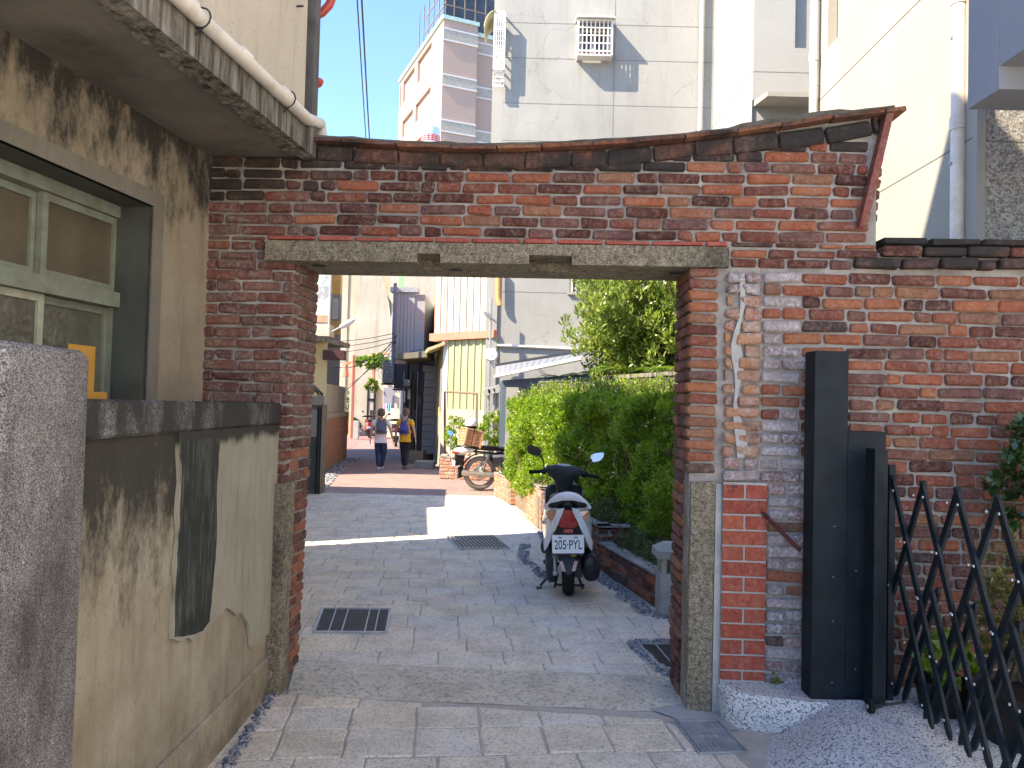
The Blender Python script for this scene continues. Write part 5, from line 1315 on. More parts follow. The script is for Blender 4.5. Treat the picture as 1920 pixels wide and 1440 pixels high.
# ================================================================== LEFT SIDE OF THE ALLEY BEYOND
lh = bld('eaved_house', 'pale yellow stained house with projecting concrete eave on the left of the alley', 'house', (-6, 17))
YW = 17.6; xw_ = atY(613, 700, YW).x
EF = Fr((0, YW), 0)
ye = EF.Zz(600, 640)
MB().facade(EF, -9, xw_, 0, 3.02, [(-5.4, atY(588, 700, YW).x, 0.2, EF.Zz(588, 692))], .1).build('wall', MT['yellowpaint'], lh, fix=False)
MB().box(-5.4, -4.4, YW+.1, YW+.12, .1, 2.6).build('door', MT['house_trim'], lh)
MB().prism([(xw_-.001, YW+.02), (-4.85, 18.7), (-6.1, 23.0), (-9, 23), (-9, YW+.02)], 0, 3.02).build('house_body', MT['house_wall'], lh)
ea = atZ(585, 634, 3.05); eb = atZ(656, 651, 3.05)
MB().prism([(ea.x, ea.y), (eb.x, eb.y), (-8.5, eb.y+.2), (-8.5, ea.y)], 3.03, 3.14).build('eave_slab', MT['fascia'], lh)
c1_ = atY(620, 665, 17.4); a = MB(); a.box(c1_.x-.16, c1_.x+.32, 17.3, 17.55, c1_.z-.12, c1_.z+.10); a.build('bracket', MT['rust_red'], lh)
# upper storey over the eave
uh = bld('upper_left_house', 'white house with peeling grey paint and a red tiled strip above the eave', 'house', (-7, 21))
YU = 20.2; xu = atY(617, 560, YU).x; UF = Fr((0, YU), 0); zt_u = 7.2
t = NT('peeling_white_paint'); pz_ = t.ramp(t.noise(1.3, 8, .7), [(.47, 0), (.53, 1)]); MT['peel'] = t.fin(t.mix(pz_, (.62, .58, .50), (.25, .27, .29)), .85)
MB().facade(UF, -9, xu, 3.15, zt_u, [], .1).build('front_wall', MT['peel'], uh, fix=False)
MB().prism([(xu, YU+.01), (xu-1.9, 26), (-9, 26), (-9, YU+.01)], 3.15, zt_u).build('house_body', MT['peel'], uh)
z0, z1 = UF.Zz(600, 604), UF.Zz(600, 591)
for k in range(5): MB().fbox(UF, xu-.12-k*.17, xu-.12-k*.17+.16, z0, z1, 0, .03).build('red_tile', M_plain('coral_tile', (.62, .22, .13), .5) if k == 0 else bpy.data.materials['coral_tile'], uh)
MB().fbox(UF, -9, xu+.12, UF.Zz(600, 632), UF.Zz(600, 610), -.2, .35).build('ledge', MT['upper_wall'], uh)
p = atY(619, 560, 19.9); MB().tube([(p.x, 19.9, 3.6), (p.x, 19.9, 7.2)], .035, 8).build('pipe', MT['galv'], uh)
# orange and white house behind
oh = bld('orange_house', 'narrow orange and white banded house front further up the alley on the left', 'house', (-8, 25))
YO = 24.0; ox0, ox1 = atY(622, 560, YO).x-1.5, atY(638, 560, YO).x; OF = Fr((0, YO), 0)
for nm, mt, ya, yb in (('orange_band', 'or', 500, 552), ('white_band', 'w', 552, 602), ('orange_band', 'or', 602, 627), ('white_band', 'w', 627, 760)):
    za, zb_ = OF.Zz(630, ya), OF.Zz(630, yb)
    MB().box(ox0-2, ox1, YO, YO+.25, max(0, zb_), min(za, 6.6)).build(nm, (M_plain('orange_yellow_paint', (.66, .42, .12), .7) if 'orange_yellow_paint' not in bpy.data.materials else bpy.data.materials['orange_yellow_paint']) if mt == 'or' else MT['cream_white'], oh)
window(OF, (OF.U(624, 570), OF.U(634, 570), OF.Zz(630, 598), OF.Zz(630, 560)), oh, dep=-.03, gl='glass_blue')
# old concrete building
ob = bld('old_building', 'old bare concrete building stained by rain closing the end of the alley', 'building', (-9, 50))
YB = 45.0; BF = Fr((0, YB), 0); bx = lambda x, y=600: BF.U(x, y)
h1 = (bx(705), bx(717), BF.Zz(710, 604), BF.Zz(710, 578)); h2 = (bx(705), bx(715), BF.Zz(710, 530), BF.Zz(710, 530)+1.6)
MB().facade(BF, bx(590), bx(724), 0, 11.8, [h1, h2], .2).build('front_wall', MT['old_conc'], ob, fix=False)
MB().box(bx(590), bx(724)-.01, YB+.21, YB+8, 0, 11.8).build('building_body', MT['old_conc'], ob)
for h in (h1, h2): window(BF, h, ob, fm='cream_side' if False else 'pvc', gl='glass_dark', fw=.09, mull=0)
MB().fbox(BF, h1[0]-.15, h1[1]+.2, h1[2]-.2, h1[2]-.02, 0, .2).build('window_sill', MT['cream_side'], ob)
gr_ = [(bx(x), 1.0, bx(x), 9.5) for x in (650, 668, 672, 690)]
for (u0, z0, u1, z1) in gr_: MB().fbox(BF, u0-.05, u0+.05, z0, z1, 0, .07).build('conduit', MT['old_conc'], ob)
pb = bld('pink_building', 'narrow strip of pale pink wall right of the old concrete building', 'building', (-7, 48))
MB().box(bx(724), bx(800), YB+1.0, YB+6, 0, 11).build('wall', M_plain('pale_pink_paint', (.62, .47, .38), .8, var=.05, dirt=(.4, .36, .3)), pb)
a = MB(); p0 = atY(699, 580, 42); p1 = atY(738, 560, 42)
for k in range(6): f0, f1 = k/6, (k+.9)/6; xx0, xx1 = p0.x+(p1.x-p0.x)*f0, p0.x+(p1.x-p0.x)*f1; a.hexa([(xx0, 42, p0.z), (xx1, 42, p0.z), (xx1, 44.5, p1.z), (xx0, 44.5, p1.z), (xx0, 42, p0.z+.06), (xx1, 42, p0.z+.06), (xx1, 44.5, p1.z+.06), (xx0, 44.5, p1.z+.06)])
tag(a.build('tattered_awning', M_plain('dark_rotten_awning', (.05, .04, .035), .9, var=.5, sc=5)), 'dark tattered awning over the window of the old concrete building', 'awning')
a = MB(); p0 = atY(747, 548, 30); p1 = atY(757, 500, 30); a.box(p0.x, p1.x, 30, 30.1, p0.z-2, p0.z+2); tag(a.build('green_upright', M_plain('spring_green_panel', (.25, .55, .22), .6)), 'spring green upright panel above the blue-grey clad building', 'panel')  # green upright of unknown use, modelled as a bare panel
# blue-grey clad building and its AC units
gb = bld('clad_building', 'blue-grey metal clad upper storey overhanging the alley with air conditioners below', 'building', (-3, 25))
YG = 23.0; gx0, gx1 = atY(737, 600, YG).x, atY(777, 600, YG).x; GF = Fr((0, YG), 0); gz1, gz0 = GF.Zz(755, 548), GF.Zz(755, 676)
MT['bluesheet'] = M_plain('blue_grey_sheet', (.30, .35, .40), .5, var=.05)
n = 6
for k in range(n):
    a_, b_ = gx0+(gx1-gx0)*k/n, gx0+(gx1-gx0)*(k+.93)/n; MB().fbox(GF, a_, b_, gz0, gz1, -.04, .0).build('cladding_sheet', MT['bluesheet'], gb)
MB().prism([(gx0, YG+.041), (gx1+.3, YG+.041), (gx1+.3, 29), (gx0-1.0, 29)], gz0, gz1-.05).build('clad_body', MT['bluesheet'], gb)
MB().fbox(GF, gx0-.1, gx1+.1, gz1, gz1+.14, -.3, .08).build('roof_trim', MT['galv'], gb)
MB().prism([(gx1-.25, YG+.3), (gx1+.6, YG+.3), (gx1+.6, 30), (gx1-1.4, 30)], 0, gz0).build('ground_storey', M_plain('grey_shutter_wall', (.14, .145, .15), .7, var=.3, sc=2), gb)
for k in range(12):
    z = .2+k*.22; MB().fbox(Fr((-2.42, 22.9), 0), -.25, .25, z, z+.2, 0, .03).build('shutter_slat', M_plain('grey_shutter', (.34, .36, .39), .6) if k == 0 else bpy.data.materials['grey_shutter'], gb)
a = MB(); cp_ = atY(790, 668, 21.5); a.hexa([(-3.2, 21.2, cp_.z-.12), (-2.35, 21.0, cp_.z-.05), (-2.35, 23, cp_.z-.05), (-3.0, 23, cp_.z-.12), (-3.2, 21.2, cp_.z+.04), (-2.35, 21.0, cp_.z+.12), (-2.35, 23, cp_.z+.12), (-3.0, 23, cp_.z+.04)]); a.build('door_canopy', MT['house_trim'], gb)
def ac(x0, x1, y0, y1, Y, lab, m):
    p, q = atY(x0, y1, Y), atY(x1, y0, Y); t = thing('air_conditioner', lab, 'air conditioner', ((p.x+q.x)/2, Y, p.z), group=None)
    MB().cham(p.x, q.x, Y, Y+.35, p.z, q.z, .015).build('casing', MT[m], t)
    c = ((p.x+q.x)/2-.02, Y-.004, (p.z+q.z)/2)
    for r_ in (.3, .2, .1):
        rr = r_*(q.z-p.z)*1.3; ring = [(c[0]+rr*math.cos(s), c[1], c[2]+rr*math.sin(s)) for s in np.linspace(0, 6.283, 17)]; MB().tube(ring, .008, 4).build('fan_ring', MT['dark_steel'], t)
    MB().box(p.x-.02, q.x+.02, Y-.05, Y+.4, p.z-.06, p.z-.01).build('support_shelf', MT['dark_steel'], t)
ac(716, 737, 677, 718, 26.5, 'grey air conditioner on a shelf, left of the dark unit under the cladding', 'galv')
ac(738, 765, 682, 728, 22.6, 'large dark air conditioner under the blue-grey cladding', 'dark_steel')
ac(757, 768, 712, 724, 21.8, 'small pale-edged box unit right under the dark air conditioner', 'galv')
a = MB(); xx = atY(738, 640, 22.5).x
a.tube([(xx, 22.5, 5.2), (xx, 22.5, 2.3)], .05, 6); tag(a.build('blue_drainpipe', M_plain('blue_grey_pipe', (.12, .17, .24), .5)), 'dark blue drainpipe at the left edge of the blue-grey cladding', 'pipe')
rng = random.Random(3)
for k in range(9):
    a = MB(); x = -3.15+.07*k+rng.uniform(-.02, .02); y = 22.4-.05*k; a.tube([(x, y, .2), (x+rng.uniform(-.05, .05), y, 2.6)], .015+.01*(k % 3), 5)
    if k % 2: a.box(x-.05, x+.05, y-.05, y, 1.2+.2*k % 1, 1.5+.2*k % 1)
    o = a.build('service_pipe', MT['dark_steel'] if k % 3 else MT['galv']); tag(o, 'dark service pipe on the shaded wall below the air conditioners', 'pipe', 'service pipes under the air conditioners')
# cables across the alley
rng = random.Random(17)
ends = [((575, 640), (740, 625)), ((590, 650), (742, 632)), ((600, 662), (740, 640)), ((640, 740), (745, 628)), ((655, 722), (742, 640)), ((700, 700), (742, 642)), ((620, 680), (790, 655)), ((622, 690), (790, 660)), ((655, 690), (740, 640))]
for k, (p, q) in enumerate(ends):
    a_, b_ = atY(*p, 22+rng.uniform(0, 6)), atY(*q, 22.4); w_ = MB(); m_ = a_.lerp(b_, .5)+Vector((0, 0, -.10)); w_.tube([a_, a_.lerp(b_, .25)+Vector((0, 0, -.08)), m_, a_.lerp(b_, .75)+Vector((0, 0, -.08)), b_], .011, 4)
    o = w_.build('alley_cable', MT['blackplastic']); tag(o, 'thin black cable sagging across the alley to the blue-grey cladding', 'cable', 'cables sagging across the alley')
for k in range(6):
    a_, b_ = atY(715+k*3, 500, 26+k*.3), atY(738-k, 575+k*4, 24); w_ = MB(); w_.tube([a_, a_.lerp(b_, .6)+Vector((-.03, 0, -.2)), b_], .012, 4)
    o = w_.build('dangling_cable', M_plain('straw_cable', (.25, .2, .12), .8) if k == 0 else bpy.data.materials['straw_cable']); tag(o, 'straw coloured cable hanging down beside the dark awning', 'cable', 'cables hanging by the awning')
# alley left: door pier, brick wall, concrete screen
dp = bld('door_pier', 'pale pier with dark green stone door panel on the left of the alley', 'gate pier', (-3.9, 14.2))
p0, p1 = atY(566, 915, 13.85).x, atY(603, 830, 13.85).x; DF = Fr((0, 13.85), 0); zt_d = DF.Zz(590, 742)
a = MB(); a.fbox(DF, p0-.3, p1, 0, zt_d-.16, -.35, 0); a.build('pier_body', MT['house_trim'], dp)
MB().fbox(DF, p0-.32, p1+.03, zt_d-.155, zt_d, -.38, .03).build('pier_cap', MT['cream_side'], dp)
MB().fbox(DF, p0+.02, p1-.10, .08, zt_d-.75, 0, .02).build('green_stone_panel', M_plain('green_black_granite', (.06, .085, .085), .35, var=.3, sc=40), dp)
MB().fbox(DF, p0+.06, p1-.09, zt_d-.74, zt_d-.25, 0, .025).build('letter_plate', MT['cream_white'], dp)
a = MB(); a.fbox(DF, p1-.085, p1-.055, 0, zt_d-.2, 0, .03); a.fbox(DF, p1-.03, p1+.0, 0, zt_d-.2, .001, .031); a.build('steel_edge', MT['dark_steel'], dp)
# small bronze creature on the pier
cr = MB(); c0 = Vector((p1-.22, 13.95, zt_d))
cr.ball(tuple(c0+Vector((0, 0, .15))), (.14, .06, .06), 12, 8, rot=Matrix.Rotation(.6, 3, 'Y')); cr.ball(tuple(c0+Vector((-.13, 0, .27))), (.06, .05, .055), 10, 6)
for dx, dz in ((.12, .0), (.06, .0), (-.04, .08), (-.1, .1)): cr.tube([c0+Vector((dx*.7, 0, .14)), c0+Vector((dx+.06, 0, max(dz, .005)))], .02, 6)
cr.tube([c0+Vector((.12, 0, .1)), c0+Vector((.2, 0, .03))], .012, 5)
tag(cr.build('animal_figurine', M_plain('weathered_bronze', (.10, .085, .07), .5, .3), smooth=60), 'small dark animal figurine crouching on top of the door pier', 'figurine')
bwA, bwB = P2(599, 888), P2(650, 858)
bd_ = Vector((bwB[0]-bwA[0], bwB[1]-bwA[1])); bl_len = bd_.length; BW = Fr(bwA, math.degrees(math.atan2(bd_.y, bd_.x)), 1)
if BW.n.x < 0: BW.n = -BW.n
bw = bld('low_brick_wall', 'low orange brick wall with cream capping on the left of the alley', 'wall', BW.pt(bl_len/2, 0))
MB().fbox(BW, 0, bl_len, 0, 1.27, -.2, -.012).build('wall_core', MT['cement'], bw)
rng = random.Random(9); far_ = MB(); z = .02; r = 0
while z < 1.24:
    u = -.0 if r % 2 else -.1
    while u < bl_len-.02:
        a0, a1 = max(u, 0)+.005, min(u+.235, bl_len)-.005
        if a1-a0 > .03: far_.fbox(BW, a0, a1, z, z+.058, -.05, rng.uniform(-.002, .002))
        u += .24
    z += .068; r += 1
far_.build('wall_bricks', MT['brick_warm'], bw, kind='stuff')
a = MB(); a.fbox(BW, -.03, bl_len+.03, 1.272, 1.38, -.24, .03); a.build('cream_capping', MT['cream_side'], bw)
scn = MB(); s0, s1 = BW.U(608, 745), BW.U(646, 745)
zt_s = atX(625, 724, -4.75).z
scn.fbox(BW, .15, bl_len-.1, 1.385, 2.12, -.2, -.10); tag(scn.build('concrete_screen', MT['old_conc']), 'plain stained concrete panel standing on the low brick wall', 'panel')
# far end of the alley
fb = MB(); Yf = 40
def fbx(x0, x1, y0, y1, Y, D=.2, z0=None):
    p, q = atY(x0, y1, Y), atY(x1, y0, Y); return (p.x, q.x, Y, Y+D, max(0, p.z) if z0 is None else z0, q.z)
a = MB(); a.box(*fbx(716, 757, 722, 800, 38, 1.5, 0)); tag(a.build('end_wall', M_plain('pale_sand_wall', (.60, .54, .42), .8, var=.06)), 'pale sand coloured wall lit at the end of the alley', 'wall')
a = MB(); a.box(*fbx(718, 740, 727, 765, 37, .1)); tag(a.build('grey_board', MT['balcony']), 'pale grey board on the sand wall at the alley end', 'board')
for x0, x1, y0, y1, c, l in ((717, 725, 757, 769, (.72, .42, .52), 'pink towel on the line at the end of the alley'), (726, 733, 758, 772, (.2, .42, .68), 'blue towel on the line at the end of the alley')):
    p, q = atY(x0, y1, 36), atY(x1, y0, 36); m_ = MB(); V_ = []
    for i in range(7):
        for j in range(5): V_.append((p.x+(q.x-p.x)*i/6, 36+.03*math.sin(i*1.9), q.z+(p.z-q.z)*j/4*(1-.05*math.sin(i*2))))
    m_.add(V_, [(i*5+j, i*5+j+1, i*5+j+6, i*5+j+5) for i in range(6) for j in range(4)]); tag(m_.build('towel', M_plain('towel_'+l.split()[0], c, .9), smooth=True, fix=False), l, 'towel')
nb = thing('notice_board', 'black framed notice board standing by the plants far up the alley', 'notice board', (atY(696, 780, 39).x, 39, 0))
p, q = atY(689, 780, 39), atY(703, 722, 39)
MB().box(p.x, q.x, 39, 39.1, p.z+.3, q.z).build('panel', MT['cream_white'], nb); a = MB()
for x in (p.x, q.x): a.box(x-.04, x+.04, 38.96, 39.14, 0, q.z+.05)
a.box(p.x, q.x, 38.96, 39.0, (p.z+q.z)/2-.02, (p.z+q.z)/2+.1); a.build('frame', MT['black_steel'], nb)
orf = thing('coral_lamp_frame', 'coral red steel lamp post with arm and hanging lantern far up the alley', 'lamp post', (atY(662, 780, 36).x, 36, 0))
t_, b_ = atY(662, 678, 36), atY(662, 790, 36); cor = M_plain('coral_paint', (.66, .22, .13), .6)
MB().tube([(t_.x, 36, 0), (t_.x, 36, t_.z+.3)], .11, 8).build('post', cor, orf); l_ = atY(643, 684, 36)
MB().tube([(l_.x, 36, l_.z), (t_.x, 36, t_.z)], .06, 6).build('arm', cor, orf); MB().lathe([(.05, .0), (.12, -.15), (.2, -.5), (.2, -.55)], (l_.x+.1, 36, l_.z), 'z', 10).build('lantern', cor, orf)
a = MB(); a.tube([atY(700, 662, 38), atY(700, 725, 38)], .1, 6); a.tube([atY(690, 668, 38), atY(735, 662, 38)], .05, 6); tag(a.build('coral_support', cor), 'second coral red post half hidden by yellow green leaves', 'post')
wpn = MB(); wpn.box(*fbx(662, 672, 789, 797, 35, .3, .02)); tag(wpn.build('planter_box', MT['cream_white']), 'small white planter box under the dark shrub at the alley end', 'planter')
# ================================================================== PLANTERS
def planter(name, lab, pts, h, th, mat, cap=True, courses=True):
    t = bld(name, lab, 'planter', pts[0]); rr = random.Random(int(h*1000))
    for i in range(len(pts)-1):
        a_, b_ = Vector(pts[i]), Vector(pts[i+1]); d = b_-a_; F_ = Fr(tuple(a_), math.degrees(math.atan2(d.y, d.x)))
        if F_.n.y > 0 or (abs(F_.n.y) < .3 and F_.n.x > 0): F_.n = -F_.n
        L = d.length
        MB().fbox(F_, 0, L, 0, h-.03, -th, -.012).build('wall_core', MT['mortar'], t)
        n = max(2, int((h-.02)/.066)); ch = (h-.01)/n
        for r in range(n):
            course(F_, t, 0 if r % 2 else -.0, L, .005+r*ch, ch-.011, mat, rng=rr, first=(.11 if r % 2 else .22), dep=min(.1, th), gap=.011, hd=.1)
        if cap: MB().fbox(F_, -.005, L+.005, h, h+.018, -th-.01, .006).build('mortar_cap', MT['mortar'], t)
    return t
planter('brick_planter', 'low brick planter wall running beside the parked white scooter', [(.94, 7.98), (1.24, 6.52)], .26, .13, MT['brick'])
planter('brick_planter', 'square brick block at the corner of the planter right of the scooter plate', [(.90, 8.30), (.94, 8.02), (1.28, 8.06)], .42, .14, MT['brick'])
planter('brick_planter', 'brick planter side wall running on behind the scooter wheel', [(.46, 10.36), (.90, 8.34)], .40, .13, MT['brick'])
planter('brick_planter', 'taller brick planter corner behind the left mirror of the white scooter', [(.24, 11.7), (.42, 10.41), (.98, 10.5)], .55, .14, MT['brick_warm'])
planter('brick_planter', 'sunlit brick planter corner beside the motorcycle front wheel', [(-.29, 14.3), (.01, 12.97), (.45, 13.0)], .42, .14, MT['brick_warm'])
planter('brick_planter', 'small sunlit brick planter behind the motorcycle rear lamp', [(-1.62, 18.3), (-1.58, 17.3), (-.2, 17.0)], .48, .14, MT['brick_warm'])
so_ = MB()
for poly, z in (([(1.0, 8.0), (1.3, 6.55), (2.6, 6.55), (2.4, 8.0)], .2), ([(.95, 8.05), (2.4, 8.05), (1.8, 10.6), (.5, 10.6)], .36), ([(.4, 10.45), (1.8, 10.6), (1.1, 13.1), (.1, 13.0), (.3, 11.7)], .45), ([(0, 13), (1.1, 13.1), (.4, 14.6), (-.25, 14.3)], .38), ([(-1.55, 17.35), (-.25, 17.05), (-.3, 18.5), (-1.6, 18.5)], .4)):
    so_.prism(poly, 0, z)
o = so_.build('planter_soil', MT['soil']); o['kind'] = 'structure'
st0 = thing('doorstep', 'two pale stone steps at the foot of the yellow building corner', 'steps', (-2.2, 20.4, 0))
MB().box(-2.5, -2.0, 20.1, 20.7, 0, .16).build('lower_step', MT['cream_side'], st0); MB().box(-2.9, -2.45, 21.6, 22.5, 0, .34).build('upper_step', MT['house_trim'], st0)
# stone lantern bollard
lb = thing('lantern_bollard', 'short concrete lantern bollard with hipped cap beside the right gate jamb', 'bollard', (1.33, 6.33, 0))
x0, x1 = 1.235, 1.45; y0, y1 = 6.22, 6.44
MB().cham(x0, x1, y0, y1, 0, .34, .006).build('base', MT['cement'], lb)
for x in (x0+.01, x1-.05):
    for y in (y0+.01, y1-.05): MB().box(x, x+.04, y, y+.04, .341, .46).build('pillar', MT['old_conc'], lb)
MB().box(x0+.06, x1-.06, y0+.06, y1-.06, .341, .459).build('light_box', MT['house_trim'], lb)
a = MB(); e = .03; a.add([(x0-e, y0-e, .461), (x1+e, y0-e, .461), (x1+e, y1+e, .461), (x0-e, y1+e, .461), (x0-e, y0-e, .52), (x1+e, y0-e, .52), (x1+e, y1+e, .52), (x0-e, y1+e, .52), (x0+.05, y0+.05, .575), (x1-.05, y0+.05, .575), (x1-.05, y1-.05, .575), (x0+.05, y1-.05, .575)], [(0, 3, 2, 1), (0, 1, 5, 4), (1, 2, 6, 5), (2, 3, 7, 6), (3, 0, 4, 7), (4, 5, 9, 8), (5, 6, 10, 9), (6, 7, 11, 10), (7, 4, 8, 11), (8, 9, 10, 11)]); a.build('cap', MT['cream_white'], lb)
# mossy wall
mw = bld('mossy_wall', 'old mould-stained plaster wall behind the hedge with ferns on its top', 'wall', (1.6, 10.8))
A0, A1 = (2.55, 8.0), (.5, 13.6); d = Vector((A1[0]-A0[0], A1[1]-A0[1])); MW = Fr(A0, math.degrees(math.atan2(d.y, d.x)), -1)
if MW.n.x > 0: MW.n = -MW.n
MT['mossy'] = m_plaster('mould_streaked_wall', (.50, .47, .40), (.60, .57, .49), .8, (.08, .08, .07), top=(2.12, .5), sc=2.4)
MB().fbox(MW, 0, d.length, 0, 2.09, -.18, 0).build('wall_body', MT['mossy'], mw)
MB().fbox(MW, -.02, d.length+.02, 2.09, 2.14, -.2, .02).build('wall_top', MT['fascia'], mw)
wpier = bld('white_pier', 'white rendered wall pier at the left end of the hedge', 'pier', (0, 14.4))
xa, xb = atY(949, 740, 14.0).x, atY(972, 740, 14.0).x
MB().prism([(xa, 14.0), (xb, 14.0), (xb+.22, 14.5), (xa+.1, 14.6)], 0, atY(960, 726, 14).z).build('pier_body', MT['cream_white'], wpier)
# marker stick
p0, p1, p2 = atY(979, 910, 12.4), atY(978, 858, 12.4), atY(976, 792, 12.4)
ms = thing('marker_post', 'thin marker post, dark below and faded orange and white above, in front of the hedge', 'post', (p0.x, 12.4, .3))
MB().tube([Vector((p0.x, 12.4, .3)), p1], .028, 8).build('wood_stem', MT['bark'], ms); m1 = p1.lerp(p2, .62); m0 = p1.lerp(p2, .14)
fo = M_plain('faded_orange', (.62, .25, .13), .6)
MB().tube([p1, m0], .03, 8).build('orange_sleeve', fo, ms); MB().tube([m0, m1], .03, 8).build('white_sleeve', MT['cream_white'], ms); MB().tube([m1, p2], .03, 8).build('orange_sleeve', fo, ms)
p = atY(845, 812, 17.2); bdsc = thing('round_marker', 'small blue disc on a stick among the shrub leaves behind the motorcycle', 'marker', (p.x, 17.2, .4))
MB().lathe([(.055, -.006), (.058, .0), (.055, .006)], tuple(p), 'y', 16).build('disc', M_plain('sky_blue_plastic', (.10, .33, .72), .4), bdsc); MB().tube([(p.x, 17.2, .4), p], .008, 5).build('stick', MT['galv'], bdsc)
# ================================================================== FOLIAGE
def leaves(name, C_, D_, size, mat, parent=None, ratio=.45, kind=None, seed=0, bend=.0):
    """one small bent quad pair per entry: C_ centres (n,3), D_ leaf axis directions (n,3)"""
    r = np.random.RandomState(seed); n = len(C_)
    D_ = D_/np.maximum(1e-6, np.linalg.norm(D_, axis=1, keepdims=True)); rnd = r.normal(size=(n, 3)); S_ = np.cross(D_, rnd); S_ /= np.maximum(1e-6, np.linalg.norm(S_, axis=1, keepdims=True))
    sz = size*r.uniform(.6, 1.3, (n, 1)); a = C_-D_*sz*.5; b = C_+D_*sz*.5; N_ = np.cross(S_, D_)
    m = C_+N_*sz*.10
    V = np.stack([a, m+S_*sz*ratio*.5, b, m-S_*sz*ratio*.5], 1).reshape(-1, 3)
    Fq = np.arange(n*4).reshape(n, 4)
    return fastmesh(name, V, Fq, mat, parent, kind)
def clumps(centres, radii, per, rs_, up=.35):
    C_ = []; D_ = []
    for c, r_ in zip(centres, radii):
        v = rs_.normal(size=(per, 3)); v /= np.linalg.norm(v, axis=1, keepdims=True); q = v*(rs_.uniform(.25, 1, (per, 1))**.5)*r_
        C_.append(np.array(c)+q); D_.append(v+rs_.normal(size=(per, 3))*.5+np.array([0, 0, up]))
    return np.concatenate(C_), np.concatenate(D_)
# hedge: shoots all over an uneven wall-like volume
def path_pt(tab, f):
    L = [0]
    for a, b in zip(tab, tab[1:]): L.append(L[-1]+math.dist(a[:2], b[:2]))
    s = f*L[-1]
    for i in range(len(tab)-1):
        if s <= L[i+1] or i == len(tab)-2:
            k = (s-L[i])/(L[i+1]-L[i]); return [tab[i][j]+(tab[i+1][j]-tab[i][j])*k for j in range(len(tab[0]))]
def hedge(name, lab, tab, seed, nsh, size, mat, per=26, z0=.35, stems=14, cat='hedge'):
    """tab: (x, y, halfwidth, top)"""
    r = np.random.RandomState(seed); C_ = []; R2 = []
    for k in range(nsh):
        f = r.uniform(); x, y, hw, top = path_pt(tab, f); x2, y2, _, _ = path_pt(tab, min(1, f+.01)); d = Vector((x2-x, y2-y)) if f < .99 else Vector((-.3, .95)); d.normalize(); nn = Vector((-d.y, d.x))
        if nn.x > 0: nn = -nn
        top2 = top+.17*mnoise.noise((x*2.6, y*2.6, 1))+.10*mnoise.noise((x*7, y*7, 4))
        if r.uniform() < .68:   # front skin
            z = z0+(top2-z0)*r.uniform()**.8; bulge = .36*mnoise.noise((x*2.4, y*2.4, z*2.4))+.08*mnoise.noise((x*7, y*7, z*7)); o = hw*(1-.25*((z-z0)/(top-z0))**3)+bulge-r.uniform(0, .15)
        elif r.uniform() < .75: z = top2-r.uniform(0, .1); o = r.uniform(-hw, hw)
        else: z = r.uniform(z0, top2); o = r.uniform(-hw, hw)
        C_.append((x+nn.x*o, y+nn.y*o, z)); R2.append(r.uniform(.05, .10))
    t = thing(name, lab, cat, (tab[0][0], tab[0][1], 0))
    a, b = clumps(C_, R2, per, r, .5); leaves('foliage', a, b, size, mat, t, seed=seed)
    # a few long shoots poking out of the top
    st = MB(); cs = []; ds = []
    for k in range(int(nsh*.13)):
        x, y, hw, top = path_pt(tab, r.uniform()); p = Vector((x-r.uniform(-.2, .5)*hw, y, top-.05)); dd = Vector((r.normal()*.3, r.normal()*.3, 1)).normalized(); L = r.uniform(.14, .38)
        st.tube([p, p+dd*L], .004, 4)
        for i in range(16): q = p+dd*L*(i/15); cs.append(tuple(q+Vector(r.normal(size=3)*.02))); ds.append(tuple(dd*.6+Vector(r.normal(size=3))))
    for k in range(stems):
        x, y, hw, top = path_pt(tab, (k+.5)/stems); w = [(x-hw*.6+r.normal()*.08, y, .2)]
        for j in range(4): w.append((w[-1][0]+r.normal()*.06, w[-1][1]+r.normal()*.06, .2+(j+1)*.28))
        st.tube(w, [.022, .018, .014, .01, .006], 6)
    leaves('shoots', np.array(cs), np.array(ds), size, mat, t, seed=seed+1)
    st.build('stems', MT['bark'], t)
    return t
hedge('hedge', 'dense leafy hedge beside the scooter, dark green at right and yellow-green at left', [(2.05, 7.6, .42, 1.70), (1.7, 8.8, .5, 1.76), (1.25, 10.3, .55, 1.79), (.8, 11.6, .55, 1.77), (.48, 12.6, .45, 1.74), (.27, 13.3, .28, 1.64)], 5, 4600, .050, MT['hedge'], per=28)
# tree behind the wall
def tree(lab, loc, centre, rad, seed, nb, per, size, mat, trunk_r=.09):
    r = np.random.RandomState(seed); t = thing('tree', lab, 'tree', loc); tr_ = MB(); base = Vector(loc); top = Vector(centre)
    tr_.tube([base, base.lerp(top, .4)+Vector((.08, 0, 0)), base.lerp(top, .8), top+Vector((0, 0, rad[2]*.5))], [trunk_r, trunk_r*.8, trunk_r*.55, trunk_r*.2], 10)
    C_ = []; R2 = []
    for k in range(nb):
        v = Vector(r.normal(size=3)); v.normalize(); v.z = v.z*.8+.15; f = r.uniform(.55, 1.08)*(1+.22*mnoise.noise(tuple(v*2.3+Vector((seed, 0, 0)))))
        tip = top+Vector((v.x*rad[0], v.y*rad[1], v.z*rad[2]))*f; st_ = base.lerp(top, r.uniform(.45, 1.0)); mid = st_.lerp(tip, .55)+Vector(r.normal(size=3)*.08)
        tr_.tube([st_, mid, tip], [.03, .018, .006], 5)
        nn = 4+int(6*f)
        for i in range(nn):
            q = mid.lerp(tip, i/(nn-1)*1.05) if nn > 1 else tip; q = q+Vector(r.normal(size=3)*.09*rad[0]); C_.append(tuple(q)); R2.append(r.uniform(.07, .14)*rad[0]/1.2)
    tr_.build('trunk', MT['bark'], t); a, b = clumps(C_, R2, per, r, .9); leaves('crown', a, b, size, mat, t, ratio=.28, seed=seed); return t
